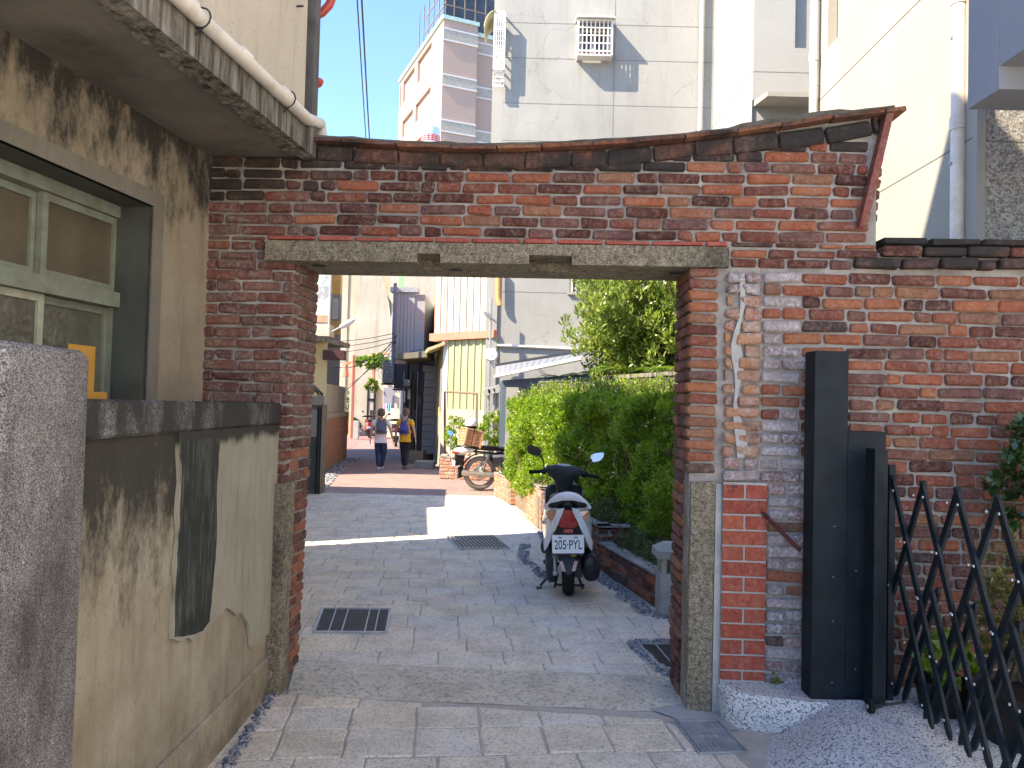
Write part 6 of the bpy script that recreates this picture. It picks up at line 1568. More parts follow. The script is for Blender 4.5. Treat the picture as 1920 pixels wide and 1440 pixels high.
tree('bushy evergreen tree rising above the mossy wall beneath the lintel', (2.55, 11.6, 0), (2.35, 11.5, 2.95), (1.45, 1.1, 1.75), 3, 230, 46, .095, MT['treeleaf'])
# ferns on the wall
def fern(lab, p, n, L, seed, group=None, mat='fern'):
    r = np.random.RandomState(seed); t = thing('fern', lab, 'fern', tuple(p), group=group); cs = []; ds = []; V = []; st = MB()
    for k in range(n):
        a = r.uniform(0, 6.28); l_ = L*r.uniform(.7, 1.15); pts = []
        for i in range(9):
            s = i/8; pts.append(Vector(p)+Vector((math.cos(a)*l_*s, math.sin(a)*l_*s, l_*(.75*s-.75*s*s*1.0)+.02)))
        st.tube(pts, .004, 4); sd_ = Vector((-math.sin(a), math.cos(a), 0))
        for i in range(22):
            s = .1+.9*i/21; q = pts[0].lerp(pts[-1], 0); j = min(7, int(s*8)); q = pts[j].lerp(pts[j+1], s*8-j)
            for sg in (-1, 1):
                w = .11*math.sin(math.pi*min(1, s*.9+.1))*l_/.5; d = (sd_*sg+(pts[j+1]-pts[j]).normalized()*.5+Vector((0, 0, -.15))).normalized(); cs.append(tuple(q+d*w*.5)); ds.append((d, w))
    C_ = np.array(cs); D_ = np.array([tuple(d) for d, w in ds]); W_ = np.array([w for d, w in ds])[:, None]
    S_ = np.cross(D_, np.array([0, 0, 1.0])); S_ /= np.linalg.norm(S_, axis=1, keepdims=True)
    V = np.stack([C_-D_*W_*.5, C_+S_*W_*.14, C_+D_*W_*.5, C_-S_*W_*.14], 1).reshape(-1, 3)
    fastmesh('frond', V, np.arange(len(V)).reshape(-1, 4), MT[mat], t); st.build('frond_stems', MT['weed'], t)
for k, (x, y, n, L) in enumerate(((1010, 712, 9, .42), (1045, 705, 11, .55), (1080, 692, 12, .6), (1110, 680, 12, .6), (1135, 690, 9, .5), (1030, 700, 8, .45))):
    f_ = [.95, .72, .55, .42, .33, .82][k]; uu = d.length*f_; pp_ = MW.pt(uu, 2.13, -.25 if k != 3 else -.4)
    fern(('leftmost', 'second from left', 'tall', 'tallest rightmost', 'small one near the tree', 'small second')[k]+' bright green fern sprouting on top of the mossy wall', pp_, n, L, 30+k, 'ferns on top of the mossy wall')
def shrub(lab, c, rad, seed, n, size, mat, per=22, stems=6, cat='shrub', name='shrub', group=None, pot=None, ratio=.45):
    r = np.random.RandomState(seed); t = thing(name, lab, cat, (c[0], c[1], max(0, c[2]-rad[2])), group=group); C_ = []; R2 = []
    for k in range(n):
        v = r.normal(size=3); v /= np.linalg.norm(v); f = r.uniform(.5, 1)*(1+.3*mnoise.noise((v[0]*2+seed, v[1]*2, v[2]*2))); C_.append((c[0]+v[0]*rad[0]*f, c[1]+v[1]*rad[1]*f, c[2]+v[2]*rad[2]*f)); R2.append(r.uniform(.06, .13)*(rad[0]+rad[2])*.6)
    a, b = clumps(C_, R2, per, r, .4); leaves('foliage', a, b, size, MT[mat], t, seed=seed, ratio=ratio)
    st = MB(); zb = c[2]-rad[2]*1.1
    for k in range(stems):
        q = C_[k*3 % len(C_)]; st.tube([(c[0]+r.normal()*.03, c[1]+r.normal()*.03, max(0.0, zb)), ((c[0]+q[0])/2, (c[1]+q[1])/2, c[2]-rad[2]*.3), q], [.014, .010, .005], 5)
    st.build('stems', MT['bark'], t)
    return t
shrub('light green shrub growing in the planter right behind the motorcycle', (-1.15, 17.7, 1.0), (.42, .3, .50), 41, 130, .06, 'hedge')
shrub('light green shrub between the steel frame and the helmet', (-.45, 17.6, 1.1), (.34, .3, .55), 42, 110, .06, 'hedge')
shrub('dark leafy shrub at the end of the alley behind the red scooter', (atY(675, 760, 40).x, 40, 1.5), (.65, .5, 1.5), 43, 160, .14, 'darkleaf')
shrub('low dark bush left of the shrub at the alley end', (atY(657, 785, 39).x, 39, .5), (.5, .4, .55), 44, 80, .12, 'darkleaf')
shrub('yellow green leafy branches drooping over the coral posts', (atY(702, 678, 37).x, 37, atY(702, 678, 37).z), (1.0, .5, .35), 45, 90, .18, 'fern', stems=3)
shrub('yellow green drooping leaf cluster above the notice board', (atY(698, 722, 37).x, 37, atY(698, 722, 37).z), (.35, .3, .35), 46, 40, .16, 'fern', stems=3)
# weeds under the hedge
def weeds(name, lab, region, n, h, size, mat, seed, z=.2, group=None):
    r = np.random.RandomState(seed); C_ = []; D_ = []; st = MB()
    xs = [p[0] for p in region]; ys = [p[1] for p in region]; cc = clip_poly
    pts = []
    while len(pts) < n:
        x, y = r.uniform(min(xs), max(xs)), r.uniform(min(ys), max(ys))
        if all((region[(i+1) % len(region)][0]-region[i][0])*(y-region[i][1])-(region[(i+1) % len(region)][1]-region[i][1])*(x-region[i][0]) >= 0 for i in range(len(region))): pts.append((x, y))
    for x, y in pts:
        hh = h*r.uniform(.4, 1.1)*(1+.5*mnoise.noise((x*3, y*3, seed))); dx, dy = r.normal()*.08, r.normal()*.08; st.tube([(x, y, z-.02), (x+dx*.5, y+dy*.5, z+hh*.6), (x+dx, y+dy, z+hh)], .0025, 3, cap=False)
        for i in range(12): f = r.uniform(.2, 1); C_.append((x+dx*f+r.normal()*.02, y+dy*f+r.normal()*.02, z+hh*f)); D_.append(tuple(r.normal(size=3)+np.array([0, 0, .4])))
    o = leaves(name, np.array(C_), np.array(D_), size, MT[mat], None, seed=seed, ratio=.3, kind='stuff'); s_ = st.build('stalks', MT['weed'], o, kind='stuff', fix=False)
    tag(o, lab, 'weeds')
weeds('weeds', 'straggly grey green weeds filling the low planter right of the scooter', [(1.05, 7.9), (1.32, 6.7), (1.9, 6.6), (1.9, 7.95)], 420, .26, .035, 'weed', 61, .2)
weeds('weeds', 'dusky weeds under the hedge behind the brick block', [(1.0, 8.3), (1.7, 8.2), (1.5, 9.9), (.75, 10.3)], 420, .30, .035, 'weed', 62, .36)
weeds('weeds', 'pale sunlit weeds spilling over the taller planter', [(.35, 10.6), (.8, 10.5), (.6, 12.6), (.15, 12.6)], 320, .24, .04, 'weed', 63, .45)
weeds('weeds', 'sunlit weeds at the foot of the marker post', [(.0, 13.0), (.35, 12.7), (.2, 14.1), (-.2, 14.1)], 220, .22, .045, 'weed', 64, .38)
# plants behind the trellis gate
def pot(lab, c, r_, h, m):
    t = thing('plant_pot', lab, 'plant pot', (c[0], c[1], c[2])); MB().lathe([(r_*.72, c[2]), (r_*.98, c[2]+h-.03), (r_*1.06, c[2]+h-.03), (r_*1.06, c[2]+h), (r_*.95, c[2]+h), (r_*.93, c[2]+h-.03)], (c[0], c[1], 0), 'z', 24).build('pot_wall', m, t, smooth=40)
    MB().lathe([(r_*.93, c[2]+h-.05), (r_*.93, c[2]+h-.04)], (c[0], c[1], 0), 'z', 20).build('potting_soil', MT['soil'], t)
zr_ = .10
pot('large black plastic pot behind the folding gate', (2.42, 3.62, zr_), .22, .30, MT['blackplastic'])
pot('small dark pot at the far end behind the folding gate', (2.2, 3.9, zr_+.04), .13, .2, MT['blackplastic'])
shrub('bushy yellow-green conifer shrub in the black pot behind the folding gate', (2.42, 3.62, .78), (.24, .24, .33), 51, 110, .05, 'yellowleaf', ratio=.18)
shrub('broad leaved green plant low behind the folding gate', (2.17, 3.86, .45), (.15, .12, .16), 52, 26, .075, 'hedge', per=9, ratio=.6)
shrub('glossy small-leaved shrub leaning in from the right edge of the photo, upper', (2.78, 3.95, 1.42), (.30, .2, .35), 53, 90, .045, 'darkleaf', ratio=.55, per=26)
shrub('glossy dark shrub at the right edge behind the folding gate, lower', (2.72, 3.6, .95), (.24, .25, .35), 54, 90, .045, 'hedge', ratio=.55, per=20)
shrub('small weed tuft growing where the new red bricks meet the step', (1.47, 4.24, .21), (.03, .03, .04), 55, 12, .02, 'hedge', per=10, stems=2)
a = MB(); pq = atY(1692, 1232, 3.75); a.box(pq.x+.09, pq.x+.125, 3.82, 3.825, pq.z-.02, pq.z+.02); tag(a.build('green_tag', M_plain('emerald_plastic', (.03, .5, .2), .4)), 'bright green plastic tag showing through the folding gate', 'tag')
# ================================================================== VEHICLES AND PEOPLE
def loft(mb, secs, cap=True, m=0, closed=True):
    """secs: list of point rings with equal counts"""
    n = len(secs[0]); vs = [tuple(p) for s in secs for p in s]; fs = []
    for i in range(len(secs)-1):
        for k in range(n if closed else n-1): fs.append((i*n+k, i*n+(k+1) % n, (i+1)*n+(k+1) % n, (i+1)*n+k))
    if cap: fs.append(tuple(range(n-1, -1, -1))); fs.append(tuple(range((len(secs)-1)*n, len(secs)*n)))
    return mb.add(vs, fs, m)
def oval(cx, y, cz, rx, rz, n=16, p=2.4):
    out = []
    for k in range(n):
        a = 2*math.pi*k/n; c, s = math.cos(a), math.sin(a)
        out.append((cx+rx*math.copysign(abs(c)**(2/p), c), y, cz+rz*math.copysign(abs(s)**(2/p), s)))
    return out
def subsurf(o, lv=2):
    md = o.modifiers.new('sub', 'SUBSURF'); md.levels = lv; md.render_levels = lv
def wheel(t, c, R, w, axis_rot=0.0, spokes=0, rimr=.62, tn='wheel', tyre=None, rim='galv', local=True):
    """axle along local x"""
    a = MB(); prof = []
    for k in range(9):
        th_ = math.pi*k/8; prof.append((R-w*.42+w*.42*math.sin(th_), -w/2*math.cos(th_)))
    prof = [(R*rimr, -w*.38)]+prof+[(R*rimr, w*.38)]
    n = 32; vs = []; fs = []
    for r_, h in prof:
        for k in range(n): an = 2*math.pi*k/n; vs.append((c[0]+h, c[1]+r_*math.cos(an), c[2]+r_*math.sin(an)))
    L = len(prof)
    for i in range(L):
        for k in range(n): fs.append((i*n+k, i*n+(k+1) % n, ((i+1) % L)*n+(k+1) % n, ((i+1) % L)*n+k))
    a.add(vs, fs); w_ = a.build('wheel', MT[tyre or 'rubber'], t, world=False, smooth=50)
    b = MB()
    ring = [(c[0], c[1]+R*rimr*.97*math.cos(s), c[2]+R*rimr*.97*math.sin(s)) for s in np.linspace(0, 2*math.pi, 33)]
    b.tube(ring, .012, 6); b.lathe([(R*.14, -w*.45), (R*.2, -w*.3), (R*.2, w*.3), (R*.14, w*.45)], c, 'x', 16)
    for k in range(spokes):
        s = 2*math.pi*k/spokes; b.tube([(c[0]+.02*(-1)**k, c[1]+R*.15*math.cos(s+.25), c[2]+R*.15*math.sin(s+.25)), (c[0], c[1]+R*rimr*.96*math.cos(s), c[2]+R*rimr*.96*math.sin(s))], .003 if spokes > 10 else .012, 4)
    r_ = b.build('rim', MT[rim], w_, world=False, smooth=40)
    r_.location = Vector(r_.location)-Vector(w_.location)
    return w_
def sub(mb, name, mat, parent_part, smooth=False):
    """sub-part of a part that was built in thing-local coordinates"""
    o = mb.build(name, mat, parent_part, world=False, smooth=smooth); o.location = Vector(o.location)-Vector(parent_part.location); return o
t = NT('scooter_white'); MT['scwhite'] = t.fin(t.mix(t.ramp(t.noise(7, 6, .7), [(.5, 0), (.8, .35)]), (.72, .72, .74), (.5, .48, .44)), .22, 0, coat=.6)
MT['scgrey'] = M_plain('charcoal_plastic', (.028, .031, .037), .5, var=.15, sc=18, spec=.3)
MT['seat'] = M_plain('black_vinyl_seat', (.014, .014, .016), .5, var=.2, sc=20, bump=.1, spec=.3)
t = NT('red_lens'); MT['redlens'] = t.fin(t.mix(t.ramp(t.noise(30, 2), [(.3, 0), (.7, 1)]), (.30, .012, .012), (.42, .03, .02)), .12, 0, coat=.8)
MT['amber'] = M_plain('amber_lens', (.55, .25, .12), .15, var=.2, sc=30, coat=.6)
MT['mirror'] = M_plain('mirror_glass', (.25, .235, .24), .05, 1.0, var=.02)
MT['platew'] = M_plain('plate_white', (.74, .75, .76), .35, var=.03)
MT['platei'] = M_plain('plate_ink', (.02, .03, .05), .5)
def text_part(txt, size, loc, rot, name, mat, parent, ext=.0008, sx=1.0):
    cu = bpy.data.curves.new(name, 'FONT'); cu.body = txt; cu.size = size; cu.align_x = 'CENTER'; cu.align_y = 'CENTER'; cu.extrude = ext; cu.offset = size*.012
    o = bpy.data.objects.new(name, cu); scene.collection.objects.link(o)
    dg = bpy.context.evaluated_depsgraph_get(); me = bpy.data.meshes.new_from_object(o.evaluated_get(dg)); bpy.data.objects.remove(o)
    me.materials.clear(); me.materials.append(mat)
    o = bpy.data.objects.new(name, me); scene.collection.objects.link(o); o.scale = (sx, 1, 1); o.rotation_euler = rot; o.location = loc
    o.parent = parent; return o
# ---------------------------------------------------------------- white scooter (local: +y forward, x right, origin under rear wheel)
sc = thing('scooter', 'white and black scooter with plate 205-PYL parked facing away on its side stand', 'scooter', (.545, 6.86, 0), R_(-2.5))
SC = lambda mb, nm, m, sm=True, par=None: (mb.build(nm, MT[m] if isinstance(m, str) else m, sc, world=False, smooth=sm) if par is None else sub(mb, nm, MT[m], par, sm))
wheel(sc, (0, 0, .225), .225, .105, rim='dark_steel', rimr=.56)
wheel(sc, (.0, 1.26, .225), .225, .10, rim='dark_steel', rimr=.56)
# rear mudguard with reflectors
a = MB(); secs = []
for s, y, z, w, th_ in ((0, -.12, .50, .085, 0), (.3, -.19, .43, .092, 0), (.6, -.235, .35, .088, 0), (.85, -.25, .275, .06, 0), (1, -.25, .235, .03, 0)):
    secs.append([(-w, y+.02, z), (-w*.7, y-.012, z-.005), (w*.7, y-.012, z-.005), (w, y+.02, z), (w*.7, y+.045, z+.01), (-w*.7, y+.045, z+.01)])
loft(a, secs); mg = SC(a, 'mudguard', 'scgrey', 30)
for sx in (-1, 1):
    for k in range(2):
        b = MB(); x = sx*(.045+.016*k); b.hexa([(x-.006+sx*-.012, -.268, .262), (x+.006+sx*-.012, -.268, .262), (x+.006+sx*-.012, -.262, .262), (x-.006+sx*-.012, -.262, .262), (x-.006+sx*.012, -.250, .345), (x+.006+sx*.012, -.250, .345), (x+.006+sx*.012, -.244, .345), (x-.006+sx*.012, -.244, .345)])
        SC(b, 'reflector_strip', 'amber', False, mg)
b = MB(); b.lathe([(.024, -.004), (.024, .004)], (.045, -.222, .398), 'y', 18); SC(b, 'yellow_sticker', M_plain('yellow_sticker', (.72, .48, .03), .5), False) if False else None
ys = b.build('yellow_sticker', M_plain('yellow_sticker', (.72, .46, .02), .5), mg, world=False); ys.location = Vector(ys.location)-Vector(mg.location)
# number plate
pl = MB(); W_, H_ = .135, .076; pc = Vector((-.002, -.285, .495)); 
rr_ = []
for cx_, cz_, a0 in ((W_-.012, H_-.012, 0), (-W_+.012, H_-.012, 90), (-W_+.012, -H_+.012, 180), (W_-.012, -H_+.012, 270)):
    for k in range(4): an = R_(a0+30*k); rr_.append((cx_+.012*math.cos(an), cz_+.012*math.sin(an)))
tl_ = .10
def pp3(x, z, d): return (pc.x+x, pc.y+d+z*tl_*-.0+z*.12, pc.z+z)
n = len(rr_); pl.add([pp3(x, z, 0) for x, z in rr_]+[pp3(x, z, .004) for x, z in rr_], [tuple(range(n)), tuple(range(2*n-1, n-1, -1))]+[(i, n+i, n+(i+1) % n, (i+1) % n) for i in range(n)])
PL = SC(pl, 'number_plate', 'platew', False)
tx = text_part('205·PYL', .108, (0, -.0035, -.008), (math.pi/2-.12, 0, 0), 'plate_lettering', MT['platei'], PL, sx=.68); tx.location = (0, -.0035, -.009)
bw_ = max(v.co.x for v in tx.data.vertices)-min(v.co.x for v in tx.data.vertices); tx.scale = (.236/bw_, 1.0, 1)
for sx in (-.068, .068):
    b = MB(); b.tube([(pc.x+sx-.014, pc.y-.004, pc.z+.056), (pc.x+sx+.008, pc.y-.005, pc.z+.058), (pc.x+sx+.014, pc.y-.004, pc.z+.052)], .004, 6); SC(b, 'plate_bolt', 'dark_steel', False, PL)
a = MB(); a.hexa([(-.13, -.27, .40), (.13, -.27, .40), (.14, -.16, .42), (-.14, -.16, .42), (-.15, -.25, .60), (.15, -.25, .60), (.16, -.12, .62), (-.16, -.12, .62)]); SC(a, 'plate_holder', 'scgrey', False)
# tail section, black core and white side cowls
core_ = MB(); secs = []
for y, w, z0, z1 in ((-.30, .06, .62, .78), (-.24, .13, .58, .82), (-.05, .17, .52, .80), (.25, .19, .42, .76), (.5, .18, .36, .70)):
    secs.append(oval(0, y, (z0+z1)/2, w, (z1-z0)/2, 16, 3))
loft(core_, secs); SC(core_, 'tail_core', 'blackplastic', 50)
for sx in (-1, 1):
    # side cowl: swept white panel from tail tip to under the seat
    a = MB(); out = [(-.335, .775, .055), (-.30, .80, .10), (-.16, .80, .165), (.08, .78, .195), (.42, .70, .185), (.52, .60, .17), (.45, .50, .175), (.15, .48, .205), (-.08, .44, .205), (-.17, .50, .195), (-.245, .62, .155), (-.30, .70, .105)]
    c = (.05, .64, .222); V_ = [(sx*c[2], c[0], c[1])]+[(sx*x, y, z) for y, z, x in out]+[(sx*(x-.03), y+.01, z) for y, z, x in out]
    m = len(out); F_ = [(0, 1+i, 1+(i+1) % m) for i in range(m)]+[(1+i, 1+m+i, 1+m+(i+1) % m, 1+(i+1) % m) for i in range(m)]
    a.add(V_, F_); cwl = SC(a, 'side_cowl', 'scwhite', 60)
    # tail blade running down beside the lamp
    a = MB(); P_ = [(sx*.030, -.365, .81), (sx*.088, -.352, .80), (sx*.150, -.30, .665), (sx*.212, -.21, .50), (sx*.208, -.16, .41), (sx*.180, -.19, .45), (sx*.108, -.31, .62)]
    V_ = P_+[(x*.97, y+.05, z) for x, y, z in P_]; n = len(P_)
    a.add(V_, [tuple(range(n)), tuple(range(2*n-1, n-1, -1))]+[(i, n+i, n+(i+1) % n, (i+1) % n) for i in range(n)]); SC(a, 'tail_blade', 'scwhite', False)
    # turn signal
    a = MB(); P_ = [(sx*.085, -.305, .775), (sx*.175, -.225, .765), (sx*.185, -.205, .735), (sx*.155, -.255, .695), (sx*.11, -.29, .715)]
    V_ = P_+[(x*.96, y+.06, z) for x, y, z in P_]; n = len(P_); a.add(V_, [tuple(range(n)), tuple(range(2*n-1, n-1, -1))]+[(i, n+i, n+(i+1) % n, (i+1) % n) for i in range(n)]); SC(a, 'turn_signal', 'amber', False)
    # side decal marks
    for k in range(2):
        b = MB(); b.ball((sx*.2235, -.02+.07*k, .66-.03*k), (.003, .012, .012), 8, 6); SC(b, 'decal', 'dark_steel', False, cwl)
# tail lamp: red wedge
a = MB(); P_ = [(-.03, .79), (.03, .79), (.088, .655), (.05, .635), (-.05, .635), (-.088, .655)]
V_ = [(x, -.35+(.79-z)*.30, z) for x, z in P_]+[(x*.9, -.24, z) for x, z in P_]+[(0, -.362+(.79-.70)*.30, .705)]; n = 6
a.add(V_, [(i, (i+1) % n, 2*n) for i in range(n)]+[(i, n+i, n+(i+1) % n, (i+1) % n) for i in range(n)]); SC(a, 'tail_lamp', 'redlens', False)
a = MB(); P_ = [(-.10, .640), (.10, .640), (.135, .585), (-.135, .585)]
V_ = [(x, -.295+(.64-z)*.2, z) for x, z in P_]+[(x, -.2, z) for x, z in P_]; n = 4
a.add(V_, [tuple(range(n)), tuple(range(2*n-1, n-1, -1))]+[(i, n+i, n+(i+1) % n, (i+1) % n) for i in range(n)]); SC(a, 'tail_valance', 'blackplastic', False)
a = MB(); a.cham(-.043, .043, -.315, -.295, .595, .628, .003); SC(a, 'rear_reflector', 'redlens', False)
# white grab rail arch
a = MB(); arc = []
for k in range(15):
    s = -1+2*k/14; arc.append((s*.195, -.30+.10*abs(s)**2, .905-.115*abs(s)**2.2))
a.tube(arc, [.016+.022*(1-abs(-1+2*k/14)**1.5) for k in range(15)], 8, sq=.8); SC(a, 'grab_rail', 'scwhite', 50)
for sx in (-1, 1):
    a = MB(); a.ball((sx*.095, -.20, .835), (.085, .10, .04), 14, 8, rot=Matrix.Rotation(sx*.25, 3, 'Y')); SC(a, 'rail_recess', 'blackplastic', 60)
# seat
a = MB(); secs = []
for y, w, zc, h in ((-.25, .07, .845, .03), (-.18, .13, .85, .05), (.0, .155, .845, .06), (.2, .15, .80, .06), (.42, .13, .785, .055), (.56, .08, .77, .04)): secs.append(oval(0, y, zc, w, h, 16, 3))
loft(a, secs); SC(a, 'seat', 'seat', 50)
# footboard, leg shield, front
a = MB(); a.hexa([(-.16, .5, .30), (.16, .5, .30), (.17, .95, .28), (-.17, .95, .28), (-.17, .5, .36), (.17, .5, .36), (.18, .95, .34), (-.18, .95, .34)]); SC(a, 'footboard', 'blackplastic', False)
a = MB(); secs = []
for z, y, w in ((.32, .98, .17), (.5, 1.0, .19), (.7, 1.03, .19), (.83, 1.05, .185), (.86, 1.07, .16)): secs.append([(-w, y+.03, z), (-w*.8, y-.02, z), (w*.8, y-.02, z), (w, y+.03, z), (w*.6, y+.14, z), (-w*.6, y+.14, z)])
loft(a, secs); SC(a, 'leg_shield', 'blackplastic', 40)
a = MB(); secs = []
for z, y, w in ((.42, 1.22, .12), (.6, 1.2, .2), (.8, 1.17, .2), (.88, 1.12, .12)): secs.append([(-w, y-.04, z), (w, y-.04, z), (w*.7, y+.1, z), (-w*.7, y+.1, z)])
loft(a, secs); SC(a, 'front_fairing', 'scwhite', 40)
# handlebar cowl, funnel shape, slightly turned and tilted
T_ = Matrix.Translation((0.0, .95, .97)) @ Matrix.Rotation(.075, 4, 'Y') @ Matrix.Rotation(-.12, 4, 'Z')
a = MB(); secs = []
for z, w, d_ in ((-.20, .065, .07), (-.12, .072, .075), (-.05, .10, .08), (.0, .16, .085), (.045, .20, .08), (.085, .17, .07), (.105, .10, .05)):
    secs.append([tuple(T_ @ Vector((x, y, z))) for x, y in ((-w, -.3*d_), (-w*.6, -d_), (w*.6, -d_), (w, -.3*d_), (w, .5*d_), (w*.5, d_), (-w*.5, d_), (-w, .5*d_))])
loft(a, secs); hc = SC(a, 'handlebar_cowl', 'scgrey', 60)
a = MB(); a.ball(tuple(T_ @ Vector((0, -.01, .098))), (.082, .05, .022), 16, 8, rot=T_.to_3x3()); SC(a, 'speedometer', 'glass_dark' if False else 'galv', 60)
for sx in (-1, 1):
    a = MB(); a.tube([T_ @ Vector((sx*.19, 0, .03)), T_ @ Vector((sx*.225, -.01, .025))], [.034, .03], 12); SC(a, 'switch_housing', 'blackplastic', 50)
    a = MB(); a.tube([T_ @ Vector((sx*.22, -.01, .025)), T_ @ Vector((sx*.345, -.045, .015)), T_ @ Vector((sx*.352, -.047, .015))], [.018, .019, .022], 12); SC(a, 'grip', 'rubber', 50)
    a = MB(); a.tube([T_ @ Vector((sx*.215, .03, .02)), T_ @ Vector((sx*.26, .06, .01)), T_ @ Vector((sx*.34, .05, -.005))], .007, 6); SC(a, 'brake_lever', 'dark_steel', 50)
    mz = .225 if sx < 0 else .205
    a = MB(); q0 = T_ @ Vector((sx*.205, .0, .05)); q1 = T_ @ Vector((sx*.215, .02, .12)); q2 = T_ @ Vector((sx*.27, .03, mz-.02)); a.tube([q0, q1, q2], .008, 8); st_m = SC(a, 'mirror_stem', 'blackplastic', 50)
    mc = T_ @ Vector((sx*.325, .03, mz)); out = [(-.075, .02), (-.06, .04), (.02, .045), (.062, .03), (.075, .0), (.06, -.028), (.0, -.045), (-.05, -.035)] if sx < 0 else [(-.062, .03), (-.02, .045), (.06, .044), (.075, .03), (.062, -.006), (.02, -.04), (-.05, -.045), (-.072, -.0)]
    rotm = Matrix.Rotation(sx*-.18, 3, 'Z') @ Matrix.Rotation(.32 if sx < 0 else -.12, 3, 'Y') @ Matrix.Rotation(-.12, 3, 'X')
    def mp(x, z, y): return tuple(mc+rotm @ Vector((x, y, z)))
    n = 8; a = MB(); a.add([mp(x*1.08, z*1.12, -.004) for x, z in out]+[mp(x*.9, z*.9, .03) for x, z in out], [tuple(range(n)), tuple(range(2*n-1, n-1, -1))]+[(i, n+i, n+(i+1) % n, (i+1) % n) for i in range(n)]); mh = SC(a, 'mirror', 'blackplastic', False)
    a = MB(); a.add([mp(x*.97, z*.97, -.0055) for x, z in out], [tuple(range(n))]); SC(a, 'mirror_glass', 'mirror', False, mh)
# engine block, shock, muffler, stands
a = MB(); secs = []
for y, w, z0, z1 in ((-.13, .045, .20, .36), (-.06, .055, .12, .46), (.1, .055, .14, .48), (.3, .05, .2, .46), (.45, .04, .26, .42)): secs.append(oval(-.145, y, (z0+z1)/2, w, (z1-z0)/2, 14, 3))
loft(a, secs); SC(a, 'belt_case', 'scgrey', 50)
a = MB(); a.ball((-.21, .02, .42), (.03, .06, .06), 12, 8); a.tube([(-.2, -.05, .30), (-.2, .1, .27)], .02, 8); SC(a, 'air_filter', 'blackplastic', 60)
a = MB()
for k in range(9): 
    z = .35+.0165*k; ring = [(-.115+.024*math.cos(s), -.165+.024*math.sin(s), z+.016*s/6.283) for s in np.linspace(0, 6.283, 11)]; a.tube(ring, .0045, 5)
a.tube([(-.115, -.165, .33), (-.115, -.15, .52)], .013, 8); a.tube([(-.115, -.175, .24), (-.115, -.165, .345)], .016, 8); a.cham(-.135, -.095, -.2, -.16, .21, .25, .004); SC(a, 'shock_absorber', 'galv', 50)
a = MB(); R3 = Matrix.Rotation(0, 3, 'Z'); secs = []
for y, rx, rz, z in ((-.26, .045, .07, .30), (-.245, .066, .105, .29), (-.2, .078, .125, .285), (.1, .08, .125, .275), (.3, .06, .10, .27), (.38, .03, .04, .26)): secs.append(oval(.195, y, z, rx, rz, 18, 2.6))
loft(a, secs); mf = SC(a, 'muffler', 'blackplastic', 50)
b = MB(); b.lathe([(.030, -.012), (.040, .0)], (.175, -.258, .335), 'y', 14); b.lathe([(.012, -.02), (.012, 0)], (.175, -.258, .335), 'y', 10); SC(b, 'tail_pipe', 'dark_steel', 40, mf)
a = MB(); a.tube([(.11, .3, .28), (.06, .5, .22), (.04, .7, .3)], .02, 8); a.box(.05, .13, .0, .12, .15, .32); SC(a, 'engine_block', 'dark_steel', 50)
a = MB(); a.tube([(-.07, .42, .2), (-.17, .30, .10), (-.245, .22, .035)], .012, 8); a.cham(-.285, -.235, .19, .25, 0.0, .022, .003); SC(a, 'side_stand', 'dark_steel', False)
a = MB(); a.tube([(.09, .1, .16), (.13, .02, .05), (.135, -.01, .09)], .011, 6); a.tube([(-.09, .1, .16), (-.12, .02, .06)], .011, 6); a.tube([(-.12, .04, .08), (.13, .04, .07)], .011, 6); SC(a, 'centre_stand', 'dark_steel', 50)
a = MB(); secs = []
for k in range(7):
    an = .2+k*.35; secs.append([(x, 1.26+.255*math.cos(an), .225+.255*math.sin(an)) for x in (-.06, -.03, .03, .06)])
loft(a, secs, cap=False, closed=False); SC(a, 'front_mudguard', 'scwhite', 50)
sc.rotation_euler = (0, R_(-2.2), R_(-2.5)); 
# ---------------------------------------------------------------- motorcycle with wooden crate (local +y forward)
mcx = atZ(899, 919, 0)
mo = thing('motorcycle', 'old grey motorcycle with white plate parked nose-in among the brick planters', 'motorcycle', (mcx.x, mcx.y+.02, 0), R_(-70))
MO = lambda mb, nm, m, sm=True: mb.build(nm, MT[m] if isinstance(m, str) else m, mo, world=False, smooth=sm)
MT['dusty_tyre'] = M_plain('dusty_grey_tyre', (.26, .24, .21), .9, var=.2, sc=12); MT['chrome'] = M_plain('dull_chrome', (.55, .52, .47), .3, .8, var=.15, sc=14)
MT['mcgrey'] = M_plain('dark_grey_enamel', (.10, .10, .12), .35, var=.1, coat=.4); MT['crate'] = M_plain('varnished_crate_wood', (.42, .20, .10), .6, var=.25, sc=9); MT['crate2'] = M_plain('pale_crate_edge', (.55, .32, .18), .6, var=.15, sc=9)
wheel(mo, (0, 0, .31), .31, .085, spokes=28, rimr=.76, tyre='dusty_tyre', rim='chrome'); wheel(mo, (0, 1.25, .31), .31, .075, spokes=28, rimr=.78, tyre='dusty_tyre', rim='chrome')
a = MB(); a.lathe([(.06, -.06), (.115, -.05), (.115, .05), (.06, .06)], (.0, 0, .31), 'x', 18); MO(a, 'hub', 'chrome', 40)
a = MB(); secs = []
for k in range(12):
    an = math.pi*(.28+.065*k); R2_ = .365; secs.append([(x, R2_*math.cos(an), .31+(R2_-abs(x)*.25)*math.sin(an)) for x in (-.065, -.03, .03, .065)])
loft(a, secs, cap=False, closed=False); MO(a, 'rear_mudguard', 'blackplastic', 60)
a = MB(); a.hexa([(-.05, -.42, .22), (.05, -.42, .22), (.05, -.30, .26), (-.05, -.30, .26), (-.06, -.40, .42), (.06, -.40, .42), (.06, -.34, .44), (-.06, -.34, .44)]); MO(a, 'mud_flap', 'rubber', False)
